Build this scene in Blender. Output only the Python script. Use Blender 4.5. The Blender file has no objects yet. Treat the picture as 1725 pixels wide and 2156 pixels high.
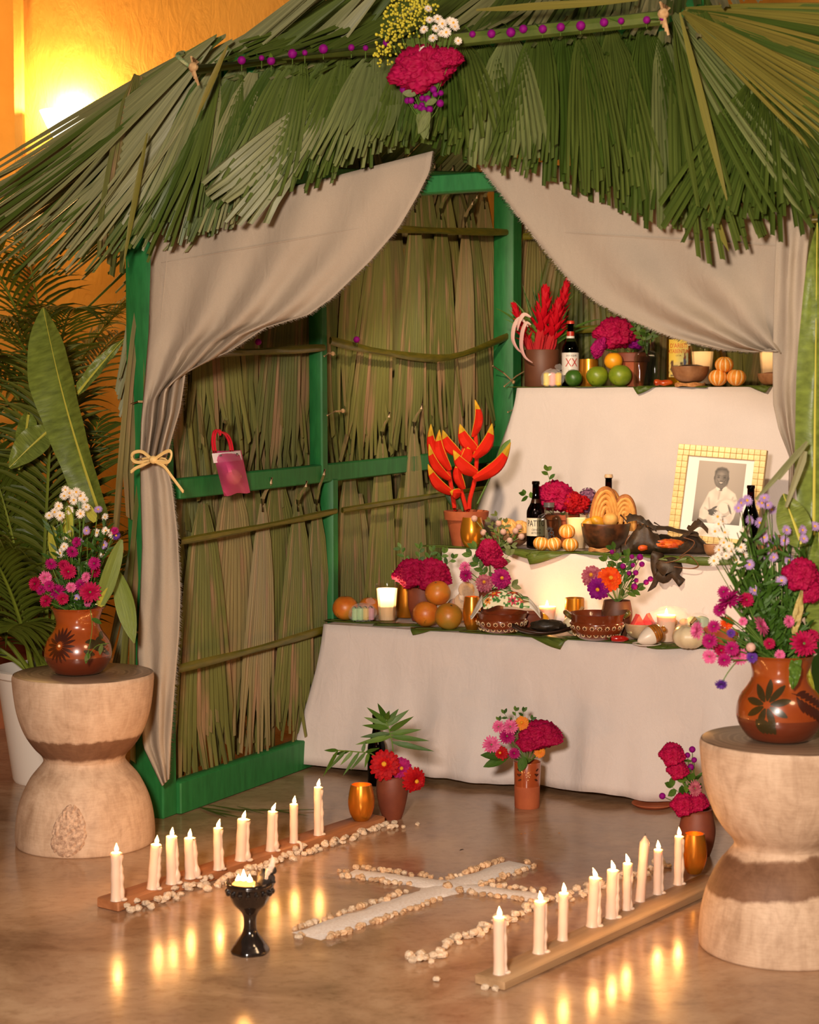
import bpy, math, random
import numpy as np
from mathutils import Vector, Matrix, Quaternion, noise
random.seed(7)
V = Vector
rnd = random.uniform
sc = bpy.context.scene
C = sc.collection
# ------------------------------------------------------------------ camera
F_PX, PITCH, CAM_H = 3700.0, math.radians(3.53), 1.24
W_PX, H_PX = 1725.0, 2156.0
cd = bpy.data.cameras.new('camera')
cam = bpy.data.objects.new('camera', cd)
C.objects.link(cam)
cam.location = (0, 0, CAM_H)
cam.rotation_euler = (math.radians(90) - PITCH, 0, 0)
cd.sensor_fit = 'HORIZONTAL'
cd.sensor_width = 24.0
cd.lens = 24.0 * F_PX / W_PX
cd.clip_start = 0.05
cd.dof.use_dof = True
cd.dof.focus_distance = 5.6
cd.dof.aperture_fstop = 5.0
sc.camera = cam
# ------------------------------------------------------------------ world and light
w = bpy.data.worlds.new('world')
sc.world = w
w.use_nodes = True
w.node_tree.nodes['Background'].inputs[0].default_value = (1.0, 0.72, 0.48, 1)
w.node_tree.nodes['Background'].inputs[1].default_value = 0.10
sc.view_settings.view_transform = 'Standard'
sc.view_settings.look = 'None'
sc.view_settings.exposure = 0.0
sc.view_settings.gamma = 1.0
sc.view_settings.use_curve_mapping = False
sc.cycles.use_denoising = True
sc.cycles.max_bounces = 8
sc.cycles.transparent_max_bounces = 16
sc.cycles.caustics_reflective = False
sc.cycles.caustics_refractive = False
sc.cycles.sample_clamp_indirect = 4.0


def lamp(name, kind, loc, power, color, size=0.1, target=None, parent=None):
    d = bpy.data.lights.new(name, kind)
    d.energy = power
    d.color = color
    if kind == 'AREA':
        d.shape = 'DISK'
        d.size = size
    else:
        d.shadow_soft_size = size
    o = bpy.data.objects.new(name, d)
    C.objects.link(o)
    o.location = loc
    if target is not None:
        o.rotation_euler = (V(target) - V(loc)).to_track_quat('-Z', 'Y').to_euler()
    if parent is not None:
        o.parent = parent
    return o


# the photographer's flash head, above and beside the camera, and a weak warm wash from an unseen source
lamp('flash_light', 'AREA', (-0.45, 0.1, 1.65), 225, (1.0, 0.85, 0.72), 0.35, (0.2, 5.6, 0.85))
lamp('warm_wash_light', 'AREA', (2.6, 0.6, 3.6), 60, (1.0, 0.66, 0.36), 1.2, (0.2, 5.2, 0.8))

# ------------------------------------------------------------------ geometry of the view and of the hut
cp, sp = math.cos(PITCH), math.sin(PITCH)
CAM = V((0, 0, CAM_H))


def ray(px, py):
    dx, dy = (px - W_PX / 2) / F_PX, (H_PX / 2 - py) / F_PX
    return V((dx, cp + dy * sp, -sp + dy * cp))


def depth(p):
    return p[1] * cp - (p[2] - CAM_H) * sp


def FL(px, py, z=0.0):                       # where a sight line meets a level plane
    r = ray(px, py)
    return CAM + r * ((z - CAM_H) / r.z)


def DE(px, py, d):                           # a point at a given distance
    return CAM + ray(px, py) * d


O = FL(343, 1725)
ANG = math.radians(-27.0)
U = V((math.cos(ANG), math.sin(ANG), 0))     # along the front of the hut
W = V((-math.sin(ANG), math.cos(ANG), 0))    # into the hut


def hut(u, v, z):
    return V((O.x, O.y, 0)) + U * u + W * v + V((0, 0, z))


def HV(px, py, v):                           # sight line meets a plane parallel to the front
    r = ray(px, py)
    t = (v - (CAM - V((O.x, O.y, 0))).dot(W)) / r.dot(W)
    return CAM + r * t


def HU(px, py, u):                           # sight line meets a plane parallel to the side wall
    r = ray(px, py)
    t = (u - (CAM - V((O.x, O.y, 0))).dot(U)) / r.dot(U)
    return CAM + r * t


def spot(px, z, v):                          # the place on a shelf (height z, row v) under column px
    k = (px - W_PX / 2) / F_PX
    b = hut(0, v, z)
    u = -(b.x - k * depth(b)) / (U.x - k * U.y * cp)
    return hut(u, v, z)


def mpp(p):
    return depth(p) / F_PX


def uvz(p):
    q = V(p) - V((O.x, O.y, 0))
    return q.dot(U), q.dot(W), p[2]


# warm fill with no fixture, added under the thatch to brighten the top tier
spot_l = lamp('top_tier_fill', 'SPOT', hut(0.72, 0.22, 1.97), 135, (1.0, 0.74, 0.49), 0.03, hut(0.92, 2.1, 1.22))
spot_l.data.spot_size = math.radians(95)
spot_l.data.spot_blend = 0.8


# ------------------------------------------------------------------ materials
def lin(c, a=1.0):
    o = []
    for x in c[:3]:
        x = x / 255.0
        o.append(x / 12.92 if x <= 0.04045 else ((x + 0.055) / 1.055) ** 2.4)
    return (o[0], o[1], o[2], a)


MATS = {}


class NT:
    def __init__(s, name):
        s.m = bpy.data.materials.new(name)
        s.m.use_nodes = True
        s.t = s.m.node_tree
        s.b = s.t.nodes['Principled BSDF']
        s.out = s.t.nodes['Material Output']

    def n(s, typ, **kw):
        x = s.t.nodes.new(typ)
        for k, v in kw.items():
            if k in x.inputs:
                x.inputs[k].default_value = v
            else:
                setattr(x, k, v)
        return x

    def l(s, a, b):
        s.t.links.new(a, b)

    def mix(s, fac, a, b, blend='MIX'):
        x = s.t.nodes.new('ShaderNodeMix')
        x.data_type = 'RGBA'
        x.blend_type = blend
        for src, i in ((fac, 0), (a, 6), (b, 7)):
            if isinstance(src, (int, float)):
                x.inputs[i].default_value = src
            elif isinstance(src, tuple):
                x.inputs[i].default_value = src
            else:
                s.l(src, x.inputs[i])
        return x.outputs[2]

    def ramp(s, fac, stops):
        r = s.t.nodes.new('ShaderNodeValToRGB')
        e = r.color_ramp.elements
        while len(e) > len(stops):
            e.remove(e[-1])
        while len(e) < len(stops):
            e.new(0.5)
        for i, (p, c) in enumerate(stops):
            e[i].position = p
            e[i].color = c
        s.l(fac, r.inputs[0])
        return r.outputs[0]

    def coord(s, kind='Object', scale=(1, 1, 1)):
        tc = s.t.nodes.new('ShaderNodeTexCoord')
        mp = s.t.nodes.new('ShaderNodeMapping')
        mp.inputs['Scale'].default_value = scale
        s.l(tc.outputs[kind], mp.inputs[0])
        return mp.outputs[0]

    def noise(s, co, scale=5.0, detail=4.0, rough=0.55, dist=0.0):
        x = s.t.nodes.new('ShaderNodeTexNoise')
        x.inputs['Scale'].default_value = scale
        x.inputs['Detail'].default_value = detail
        x.inputs['Roughness'].default_value = rough
        x.inputs['Distortion'].default_value = dist
        s.l(co, x.inputs['Vector'])
        return x.outputs['Fac']

    def bump(s, h, strength=0.3, dist=0.01):
        x = s.t.nodes.new('ShaderNodeBump')
        x.inputs['Strength'].default_value = strength
        x.inputs['Distance'].default_value = dist
        s.l(h, x.inputs['Height'])
        s.l(x.outputs[0], s.b.inputs['Normal'])


def pm(name, c1, c2=None, scale=20, rough=0.6, bump=0.0, bdist=0.004, metal=0.0, sss=0.0, sssr=0.02, coat=0.0, stretch=(1, 1, 1), rand=0.0, kind='Object', sheen=0.0, lo=0.35, hi=0.65, spec=0.5):
    if name in MATS:
        return MATS[name]
    s = NT(name)
    b = s.b
    b.inputs['Roughness'].default_value = rough
    b.inputs['Metallic'].default_value = metal
    b.inputs['Coat Weight'].default_value = coat
    b.inputs['Coat Roughness'].default_value = 0.06
    b.inputs['Specular IOR Level'].default_value = spec
    b.inputs['Sheen Weight'].default_value = sheen
    if sss:
        b.inputs['Subsurface Weight'].default_value = sss
        b.inputs['Subsurface Radius'].default_value = (1.0, 0.5, 0.25)
        b.inputs['Subsurface Scale'].default_value = sssr
    col = None
    nz = None
    if c2 is not None or bump:
        nz = s.noise(s.coord(kind, stretch), scale)
    if c2 is not None:
        col = s.ramp(nz, [(lo, lin(c1)), (hi, lin(c2))])
    if rand:
        oi = s.n('ShaderNodeObjectInfo')
        hs = s.n('ShaderNodeHueSaturation')
        mr = s.n('ShaderNodeMapRange')
        mr.inputs['To Min'].default_value = 1 - rand
        mr.inputs['To Max'].default_value = 1 + rand
        s.l(oi.outputs['Random'], mr.inputs[0])
        s.l(mr.outputs[0], hs.inputs['Value'])
        if col is None:
            hs.inputs['Color'].default_value = lin(c1)
        else:
            s.l(col, hs.inputs['Color'])
        col = hs.outputs[0]
    if col is None:
        b.inputs['Base Color'].default_value = lin(c1)
    else:
        s.l(col, b.inputs['Base Color'])
    if bump:
        s.bump(nz, bump, bdist)
    MATS[name] = s.m
    return s.m


def glass(name, tint, gloss=0.16, rough=0.03):
    if name in MATS:
        return MATS[name]
    s = NT(name)
    tr = s.n('ShaderNodeBsdfTransparent')
    tr.inputs[0].default_value = lin(tint)
    gl = s.n('ShaderNodeBsdfGlossy')
    gl.inputs['Roughness'].default_value = rough
    gl.inputs[0].default_value = (1, 1, 1, 1)
    lw = s.n('ShaderNodeLayerWeight')
    lw.inputs['Blend'].default_value = gloss
    mx = s.n('ShaderNodeMixShader')
    mu = s.n('ShaderNodeMath', operation='MULTIPLY')
    mu.inputs[1].default_value = 0.5
    s.l(lw.outputs['Fresnel'], mu.inputs[0])
    s.l(mu.outputs[0], mx.inputs[0])
    s.l(tr.outputs[0], mx.inputs[1])
    s.l(gl.outputs[0], mx.inputs[2])
    s.l(mx.outputs[0], s.out.inputs[0])
    MATS[name] = s.m
    return s.m


def flame_mat(name, color, strength):
    s = NT(name)
    e = s.n('ShaderNodeEmission')
    e.inputs[0].default_value = color
    e.inputs[1].default_value = strength
    t = s.n('ShaderNodeBsdfTransparent')
    a = s.n('ShaderNodeAddShader')
    s.l(e.outputs[0], a.inputs[0])
    s.l(t.outputs[0], a.inputs[1])
    s.l(a.outputs[0], s.out.inputs[0])
    s.m.cycles.emission_sampling = 'NONE'
    return s.m


def emit(name, color, strength):
    s = NT(name)
    e = s.n('ShaderNodeEmission')
    e.inputs[0].default_value = color
    e.inputs[1].default_value = strength
    s.l(e.outputs[0], s.out.inputs[0])
    s.m.cycles.emission_sampling = 'NONE'
    return s.m


def leafmat(name, stops, rough=0.45, stripe=60.0, rand=0.25, trans=0.25, tint=None):
    """a leaf: the colour runs by object from one tone to another, fine veins along the blade (uv)"""
    s = NT(name)
    b = s.b
    oi = s.n('ShaderNodeObjectInfo')
    co = s.coord('UV', (stripe, 2.5, 1))
    vn = s.noise(co, 1.0, 3.0)
    base = s.ramp(oi.outputs['Random'], [(p, lin(c)) for p, c in stops])
    big = s.noise(s.coord('UV', (3.0, 1.6, 1)), 1.3, 3.0)
    v1 = s.ramp(vn, [(0.3, (0.62, 0.62, 0.55, 1)), (0.7, (1.25, 1.22, 1.1, 1))])
    col = s.mix(1.0, base, v1, 'MULTIPLY')
    if tint:
        msk = s.ramp(big, [(0.50, (0, 0, 0, 1)), (0.64, (1, 1, 1, 1))])
        col = s.mix(msk, col, s.mix(1.0, lin(tint), v1, 'MULTIPLY'))
    s.l(col, b.inputs['Base Color'])
    b.inputs['Roughness'].default_value = rough
    b.inputs['Specular IOR Level'].default_value = 0.35
    s.bump(vn, 0.35, 0.003)
    if trans:
        t = s.n('ShaderNodeBsdfTranslucent')
        s.l(col, t.inputs[0])
        mx = s.n('ShaderNodeMixShader')
        mx.inputs[0].default_value = trans
        s.l(b.outputs[0], mx.inputs[1])
        s.l(t.outputs[0], mx.inputs[2])
        s.l(mx.outputs[0], s.out.inputs[0])
    return s.m


def clothmat(name, c, rough=0.9, weave=900.0, trans=0.2, alpha=1.0):
    s = NT(name)
    b = s.b
    co = s.coord('Object', (weave, weave, weave * 0.6))
    nz = s.noise(co, 1.0, 2.0)
    bg = s.noise(s.coord('Object'), 6.0, 4.0)
    col = s.mix(0.5, s.ramp(nz, [(0.3, lin([x * 0.90 for x in c])), (0.7, lin(c))]), s.ramp(bg, [(0.3, lin([x * 0.95 for x in c])), (0.7, lin(c))]))
    s.l(col, b.inputs['Base Color'])
    b.inputs['Roughness'].default_value = rough
    b.inputs['Specular IOR Level'].default_value = 0.15
    wr = s.noise(s.coord('Object', (1, 1, 0.5)), 22.0, 3.0, 0.5, 0.8)
    s.bump(wr, 0.25, 0.012)
    t = s.n('ShaderNodeBsdfTranslucent')
    s.l(col, t.inputs[0])
    mx = s.n('ShaderNodeMixShader')
    mx.inputs[0].default_value = trans
    s.l(b.outputs[0], mx.inputs[1])
    s.l(t.outputs[0], mx.inputs[2])
    last = mx.outputs[0]
    if alpha < 1:
        tp = s.n('ShaderNodeBsdfTransparent')
        m2 = s.n('ShaderNodeMixShader')
        m2.inputs[0].default_value = alpha
        s.l(tp.outputs[0], m2.inputs[1])
        s.l(last, m2.inputs[2])
        last = m2.outputs[0]
    s.l(last, s.out.inputs[0])
    return s.m


def vcol(name, rough=0.6):
    if name in MATS:
        return MATS[name]
    s = NT(name)
    a = s.n('ShaderNodeVertexColor')
    a.layer_name = 'print'
    s.l(a.outputs[0], s.b.inputs['Base Color'])
    s.b.inputs['Roughness'].default_value = rough
    MATS[name] = s.m
    return s.m


# ------------------------------------------------------------------ mesh building
def sm(pts, k=4):
    """a smooth curve through points of any dimension"""
    P = [tuple(p) for p in pts]
    out = []
    for i in range(len(P) - 1):
        p0, p1, p2, p3 = P[max(i - 1, 0)], P[i], P[i + 1], P[min(i + 2, len(P) - 1)]
        for j in range(k):
            t = j / k
            out.append(tuple(0.5 * (2 * b + (c - a) * t + (2 * a - 5 * b + 4 * c - d) * t * t + (3 * b - a - 3 * c + d) * t ** 3) for a, b, c, d in zip(p0, p1, p2, p3)))
    out.append(P[-1])
    return out


def perp(d):
    d = V(d).normalized()
    a = V((0, 0, 1)) if abs(d.z) < 0.9 else V((1, 0, 0))
    x = d.cross(a).normalized()
    return x, x.cross(d).normalized()


class MB:
    def __init__(s):
        s.v, s.f, s.uv, s.mi, s.col = [], [], [], [], []

    def add(s, vs, fs, mi=0, uvs=None):
        o = len(s.v)
        s.v += [tuple(p) for p in vs]
        s.uv += uvs if uvs else [(0.5, 0.5)] * len(vs)
        s.f += [tuple(o + i for i in f) for f in fs]
        s.mi += [mi] * len(fs)
        return s

    def grid(s, rows, mi=0, closed=False, uv=None):
        n, m = len(rows), len(rows[0])
        vs = [p for r in rows for p in r]
        uvs = uv or [(j / max(m - 1, 1), i / max(n - 1, 1)) for i in range(n) for j in range(m)]
        fs = []
        for i in range(n - 1):
            for j in range(m if closed else m - 1):
                k = (j + 1) % m
                fs.append((i * m + j, i * m + k, (i + 1) * m + k, (i + 1) * m + j))
        return s.add(vs, fs, mi, uvs)

    def tube(s, pts, rad, n=6, mi=0, cap=True):
        pts = [V(p) for p in pts]
        rows = []
        x = y = None
        for i, p in enumerate(pts):
            d = (pts[min(i + 1, len(pts) - 1)] - pts[max(i - 1, 0)]).normalized()
            if x is None:
                x, y = perp(d)
            else:
                x = (x - d * x.dot(d)).normalized()
                y = d.cross(x)
            r = rad[i] if isinstance(rad, (list, tuple)) else rad
            rows.append([p + (x * math.cos(2 * math.pi * j / n) + y * math.sin(2 * math.pi * j / n)) * r for j in range(n)])
        b = len(s.v)
        s.grid(rows, mi, True)
        if cap:
            L = len(rows)
            s.f.append(tuple(b + j for j in range(n)))
            s.f.append(tuple(b + (L - 1) * n + n - 1 - j for j in range(n)))
            s.mi += [mi, mi]
        return s

    def lathe(s, prof, n=28, c=(0, 0, 0), mi=0, sc2=(1, 1), warp=None):
        c = V(c)
        rows = []
        for r, z in prof:
            row = []
            for j in range(n):
                a = 2 * math.pi * j / n
                rr = max(r, 1e-5) * (warp(a, z) if warp else 1)
                row.append(c + V((math.cos(a) * rr * sc2[0], math.sin(a) * rr * sc2[1], z)))
            rows.append(row)
        return s.grid(rows, mi, True)

    def ball(s, c, r, n=16, m=10, mi=0, fn=None):
        c = V(c)
        r = V((r, r, r)) if isinstance(r, (int, float)) else V(r)
        rows = []
        for i in range(m + 1):
            t = math.pi * i / m
            row = []
            for j in range(n):
                a = 2 * math.pi * j / n
                d = V((math.sin(t) * math.cos(a), math.sin(t) * math.sin(a), -math.cos(t)))
                if i in (0, m):
                    d = V((0, 0, -1 if i == 0 else 1)) + V((math.cos(a), math.sin(a), 0)) * 1e-4
                k = fn(d, a, t) if fn else 1.0
                row.append(c + V((d.x * r.x, d.y * r.y, d.z * r.z)) * k)
            rows.append(row)
        return s.grid(rows, mi, True)

    def box(s, c, d, mi=0, R=None, bev=0.0):
        c = V(c)
        hx, hy, hz = d[0] / 2, d[1] / 2, d[2] / 2
        if bev <= 0:
            vs = [V((x * hx, y * hy, z * hz)) for z in (-1, 1) for y in (-1, 1) for x in (-1, 1)]
            fs = [(0, 2, 3, 1), (4, 5, 7, 6), (0, 1, 5, 4), (2, 6, 7, 3), (0, 4, 6, 2), (1, 3, 7, 5)]
        else:
            b = min(bev, hx * .9, hy * .9, hz * .9)
            vs, fs = [], []
            lv = [(-hz, b), (-hz + b, 0), (hz - b, 0), (hz, b)]
            for z, ins in lv:
                X, Y = hx - ins, hy - ins
                vs += [V(p) for p in ((-X + b, -Y, z), (X - b, -Y, z), (X, -Y + b, z), (X, Y - b, z), (X - b, Y, z), (-X + b, Y, z), (-X, Y - b, z), (-X, -Y + b, z))]
            for i in range(3):
                for j in range(8):
                    k = (j + 1) % 8
                    fs.append((i * 8 + j, i * 8 + k, i * 8 + 8 + k, i * 8 + 8 + j))
            fs.append(tuple(range(7, -1, -1)))
            fs.append(tuple(range(24, 32)))
        if R is not None:
            vs = [R @ p for p in vs]
        return s.add([c + p for p in vs], fs, mi, [((p.x + p.y), p.z) for p in vs])

    def bar(s, p, q, wd, ht, up=(0, 0, 1), mi=0, bev=0.0):
        p, q = V(p), V(q)
        d = q - p
        x = d.normalized()
        z = V(up)
        z = (z - x * z.dot(x)).normalized()
        y = z.cross(x)
        R = Matrix((x, y, z)).transposed()
        return s.box((p + q) / 2, (d.length, wd, ht), mi, R, bev)

    def blade(s, base, d, nrm, L, wd, mi=0, droop=0.0, fold=0.15, shape=None, rows=6, curl=0.0, seg=2):
        """a leaf or petal: base point, direction, face normal, length, width"""
        d = V(d).normalized()
        nrm = V(nrm)
        nrm = (nrm - d * nrm.dot(d)).normalized()
        side = d.cross(nrm)
        base = V(base)
        R = []
        for i in range(rows + 1):
            t = i / rows
            k = shape(t) if shape else math.sin(math.pi * min(1, t * 0.94 + 0.05)) ** 0.8
            cen = base + d * (L * t) - V((0, 0, 1)) * (droop * L * t * t) + nrm * (curl * L * t * t)
            row = []
            for j in range(seg + 1):
                e = 2 * j / seg - 1
                row.append(cen + side * (e * wd / 2 * k) + nrm * (abs(e) * fold * wd * k))
            R.append(row)
        return s.grid(R, mi)

    def mesh(s, name, mats, smooth=True, sharp=0.75):
        me = bpy.data.meshes.new(name)
        me.from_pydata(s.v, [], s.f)
        for m in (mats if isinstance(mats, (list, tuple)) else [mats]):
            me.materials.append(m)
        me.polygons.foreach_set('material_index', s.mi)
        ul = me.uv_layers.new(name='uv')
        li = np.zeros(len(me.loops), dtype=np.int32)
        me.loops.foreach_get('vertex_index', li)
        ul.data.foreach_set('uv', np.array(s.uv, dtype=np.float32)[li].ravel())
        if s.col:
            ca = me.color_attributes.new('print', 'FLOAT_COLOR', 'POINT')
            ca.data.foreach_set('color', np.array(s.col, dtype=np.float32).ravel())
        me.polygons.foreach_set('use_smooth', [smooth] * len(me.polygons))
        if smooth and sharp:
            me.set_sharp_from_angle(angle=sharp)
        me.update()
        return me

    def build(s, name, mats, parent=None, loc=None, smooth=True, sharp=0.75):
        return link(name, s.mesh(name, mats, smooth, sharp), parent, loc)


def link(name, me, parent=None, loc=None):
    o = bpy.data.objects.new(name, me)
    C.objects.link(o)
    if parent is not None:
        o.parent = parent
    if loc is not None:
        o.location = loc
    return o


def tag(o, label=None, cat=None, group=None, kind=None):
    if label:
        o['label'] = label
    if cat:
        o['category'] = cat
    if group:
        o['group'] = group
    if kind:
        o['kind'] = kind
    return o


def thing(name, label, cat, loc, group=None, rot=None):
    o = bpy.data.objects.new(name, None)
    o.empty_display_size = 0.05
    C.objects.link(o)
    o.location = loc
    if rot is not None:
        o.rotation_euler = rot
    return tag(o, label, cat, group)


def kids(o):
    return [c for c in o.children]


def dup(root, loc, label=None, rotz=None, scale=None):
    r = root.copy()
    C.objects.link(r)
    r.location = loc
    if label:
        r['label'] = label
    if rotz is not None:
        r.rotation_euler.z = rotz
    if scale is not None:
        r.scale = (scale, scale, scale)
    for ch in root.children:
        c = ch.copy()
        C.objects.link(c)
        c.parent = r
        for g in ch.children:
            d = g.copy()
            C.objects.link(d)
            d.parent = c
    return r


def struct(name, mb, mat, **k):
    return tag(mb.build(name, mat, **k), kind='structure')


def text(name, body, size, mat, parent, M, ext=0.0003):
    cu = bpy.data.curves.new(name, 'FONT')
    cu.body = body
    cu.size = size
    cu.align_x = 'CENTER'
    cu.align_y = 'CENTER'
    cu.extrude = ext
    cu.resolution_u = 2
    t = bpy.data.objects.new(name, cu)
    me = bpy.data.meshes.new_from_object(t)
    bpy.data.objects.remove(t)
    me.materials.clear()
    me.materials.append(mat)
    o = link(name, me, parent)
    o.matrix_local = M
    return o


def wrap_text(name, body, size, mat, parent, R, z, sx=1.0, a0=-math.pi / 2, flat=None):
    """lettering laid round a bottle of radius R (or on a flat face at y = flat), facing -y"""
    o = text(name, body, size, mat, parent, Matrix.Identity(4))
    for v in o.data.vertices:
        x, y, d = v.co.x * sx, v.co.y, v.co.z
        if flat is not None:
            v.co = (x, flat - d, z + y)
        else:
            a = a0 + x / R
            v.co = (math.cos(a) * (R + d), math.sin(a) * (R + d), z + y)
    return o


ORD = ['first', 'second', 'third', 'fourth', 'fifth', 'sixth', 'seventh', 'eighth', 'ninth', 'tenth', 'eleventh', 'twelfth', 'thirteenth', 'fourteenth', 'fifteenth', 'sixteenth', 'seventeenth', 'eighteenth', 'nineteenth', 'twentieth'] + ['twenty-' + x for x in ('first', 'second', 'third', 'fourth', 'fifth', 'sixth', 'seventh', 'eighth', 'ninth')] + ['thirtieth']
FACE = math.atan2(0, 1)                       # things on the shelves face the viewer (-y)
# ------------------------------------------------------------------ shared materials
def floor_mat():
    s = NT('polished_stone_floor')
    co = s.coord('Object')
    a = s.noise(co, 0.9, 6.0, 0.6, 0.5)
    b2 = s.noise(co, 3.2, 8.0, 0.62, 0.9)
    c = s.noise(s.coord('Object', (1, 1.5, 1)), 24.0, 6.0, 0.72, 0.3)
    col = s.ramp(a, [(0.32, lin((134, 100, 74))), (0.5, lin((170, 136, 106))), (0.66, lin((190, 158, 128))), (0.8, lin((160, 122, 92)))])
    col = s.mix(0.45, col, s.ramp(b2, [(0.36, lin((116, 80, 56))), (0.5, lin((168, 132, 102))), (0.64, lin((198, 168, 138)))]))
    vein = s.ramp(c, [(0.36, (0.66, 0.6, 0.55, 1)), (0.5, (1, 1, 1, 1)), (0.7, (1.05, 1.04, 1.03, 1))])
    col = s.mix(0.5, col, vein, 'MULTIPLY')
    s.l(col, s.b.inputs['Base Color'])
    rr = s.n('ShaderNodeMapRange')
    rr.inputs['From Min'].default_value = 0.3
    rr.inputs['From Max'].default_value = 0.7
    rr.inputs['To Min'].default_value = 0.10
    rr.inputs['To Max'].default_value = 0.26
    s.l(b2, rr.inputs[0])
    s.l(rr.outputs[0], s.b.inputs['Roughness'])
    s.bump(b2, 0.06, 0.004)
    return s.m


def wall_mat():
    s = NT('ochre_plaster')
    co = s.coord('Object')
    a = s.noise(co, 2.2, 6.0, 0.6, 0.6)
    f = s.noise(s.coord('Object', (1, 1, 0.35)), 14.0, 6.0, 0.65, 1.5)
    s.l(s.ramp(a, [(0.3, lin((208, 142, 42))), (0.7, lin((226, 162, 62)))]), s.b.inputs['Base Color'])
    s.b.inputs['Roughness'].default_value = 0.75
    s.bump(f, 0.2, 0.03)
    return s.m


M_floor, M_wall = floor_mat(), wall_mat()
M_green = pm('green_paint', (24, 98, 44), (36, 118, 56), 9, 0.55, 0.25, 0.002, stretch=(6, 6, 1.2), lo=0.3, hi=0.7)
M_wallleaf = leafmat('drying_palm_leaf', [(0.0, (92, 100, 50)), (0.35, (132, 130, 72)), (0.6, (104, 110, 62)), (0.85, (146, 132, 92)), (1.0, (122, 120, 60))], 0.5, 40, tint=(158, 126, 96))
M_thatch = leafmat('fresh_palm_leaf', [(0.0, (62, 86, 28)), (0.4, (90, 106, 46)), (0.7, (76, 98, 36)), (0.9, (122, 132, 84)), (1.0, (104, 116, 62))], 0.42, 40)
M_thatchpale = leafmat('pale_palm_leaf', [(0.0, (150, 150, 112)), (0.5, (126, 132, 88)), (1.0, (164, 160, 126))], 0.42, 40)
M_thatchdry = leafmat('yellowing_palm_leaf', [(0.0, (140, 128, 60)), (1.0, (122, 122, 52))], 0.42, 40)
M_cut = pm('cut_petiole', (206, 178, 140), rough=0.7)
M_rib = pm('palm_midrib', (110, 100, 26), (84, 84, 22), 14, 0.4, stretch=(1, 1, 6))
M_ribg = pm('green_midrib', (66, 86, 30), (92, 104, 44), 14, 0.4)
M_twine = pm('sisal_twine', (200, 164, 116), (170, 132, 88), 60, 0.9)
M_gauze = clothmat('raw_gauze', (186, 170, 150), 0.95, 700, 0.18)
M_linen = clothmat('white_cotton', (230, 218, 212), 0.9, 900, 0.10)
M_raffia = pm('raffia', (226, 190, 122), rough=0.6)
M_stem = pm('flower_stem', (86, 116, 44), rough=0.5)
M_leaf = leafmat('garden_leaf', [(0.0, (48, 82, 24)), (0.5, (70, 108, 38)), (1.0, (100, 134, 52))], 0.4, 8)
M_paleaf = leafmat('pale_garden_leaf', [(0.0, (120, 128, 80)), (1.0, (104, 118, 62))], 0.5, 8)
M_banana = leafmat('banana_leaf', [(0.0, (116, 136, 56)), (0.5, (130, 146, 72)), (1.0, (120, 140, 60))], 0.35, 46, trans=0.3)
M_bananadk = leafmat('cut_banana_leaf', [(0.0, (76, 96, 34)), (0.5, (94, 110, 46)), (1.0, (84, 102, 38))], 0.38, 30, trans=0.15)
M_yleaf = leafmat('yellow_leaf', [(0.0, (180, 176, 70)), (1.0, (168, 172, 60))], 0.45, 12)
M_terra = pm('terracotta', (158, 76, 40), (176, 92, 52), 14, 0.75, 0.1, 0.001)
M_terradk = pm('dark_terracotta', (112, 52, 32), (126, 62, 38), 20, 0.6)
M_brownpot = pm('brown_clay', (92, 52, 32), (100, 58, 36), 20, 0.55)
M_glaze = pm('glazed_clay', (146, 66, 20), (128, 52, 16), 8, 0.25, coat=1.0)
M_glazedk = pm('glaze_drip', (106, 44, 20), (94, 38, 18), 10, 0.3, coat=0.8)
M_paint = pm('brown_slip', (60, 22, 10), rough=0.3, coat=0.8)
M_paintgreen = pm('green_slip', (50, 40, 14), rough=0.3, coat=0.8)
M_cream = pm('cream_slip', (238, 214, 168), rough=0.4)
M_gold = pm('gold_lacquer', (214, 142, 38), (204, 128, 30), 6, 0.28, metal=0.75, coat=0.3)
M_soil = pm('pale_gravel_soil', (196, 176, 156), (120, 100, 84), 90, 0.9, 0.6)


def waxmat():
    m = pm('candle_wax', (232, 200, 176), rough=0.42, sss=0.5, sssr=0.015)
    m.node_tree.nodes['Principled BSDF'].inputs['Subsurface Radius'].default_value = (1.0, 0.72, 0.5)
    return m


M_wax = waxmat()


def glowmat(name, c, tr=0.55, metal=0.0, rough=0.4):
    s = NT(name)
    s.b.inputs['Base Color'].default_value = lin(c)
    s.b.inputs['Roughness'].default_value = rough
    s.b.inputs['Metallic'].default_value = metal
    t = s.n('ShaderNodeBsdfTranslucent')
    t.inputs[0].default_value = lin(c)
    mx = s.n('ShaderNodeMixShader')
    mx.inputs[0].default_value = tr
    s.l(s.b.outputs[0], mx.inputs[1])
    s.l(t.outputs[0], mx.inputs[2])
    s.l(mx.outputs[0], s.out.inputs[0])
    return s.m


M_waxwell = glowmat('thin_wax_wall', (246, 230, 208), 0.4)
M_amberlit = glowmat('amber_translucent_lacquer', (214, 140, 44), 0.16, 0.75, 0.25)
M_wick = pm('burnt_wick', (24, 18, 14), rough=0.9)
M_flame = flame_mat('flame', (1.0, 0.56, 0.20, 1), 14.0)
FLAME_W = 0.42
FLAME_COL = (1.0, 0.42, 0.10)

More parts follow.
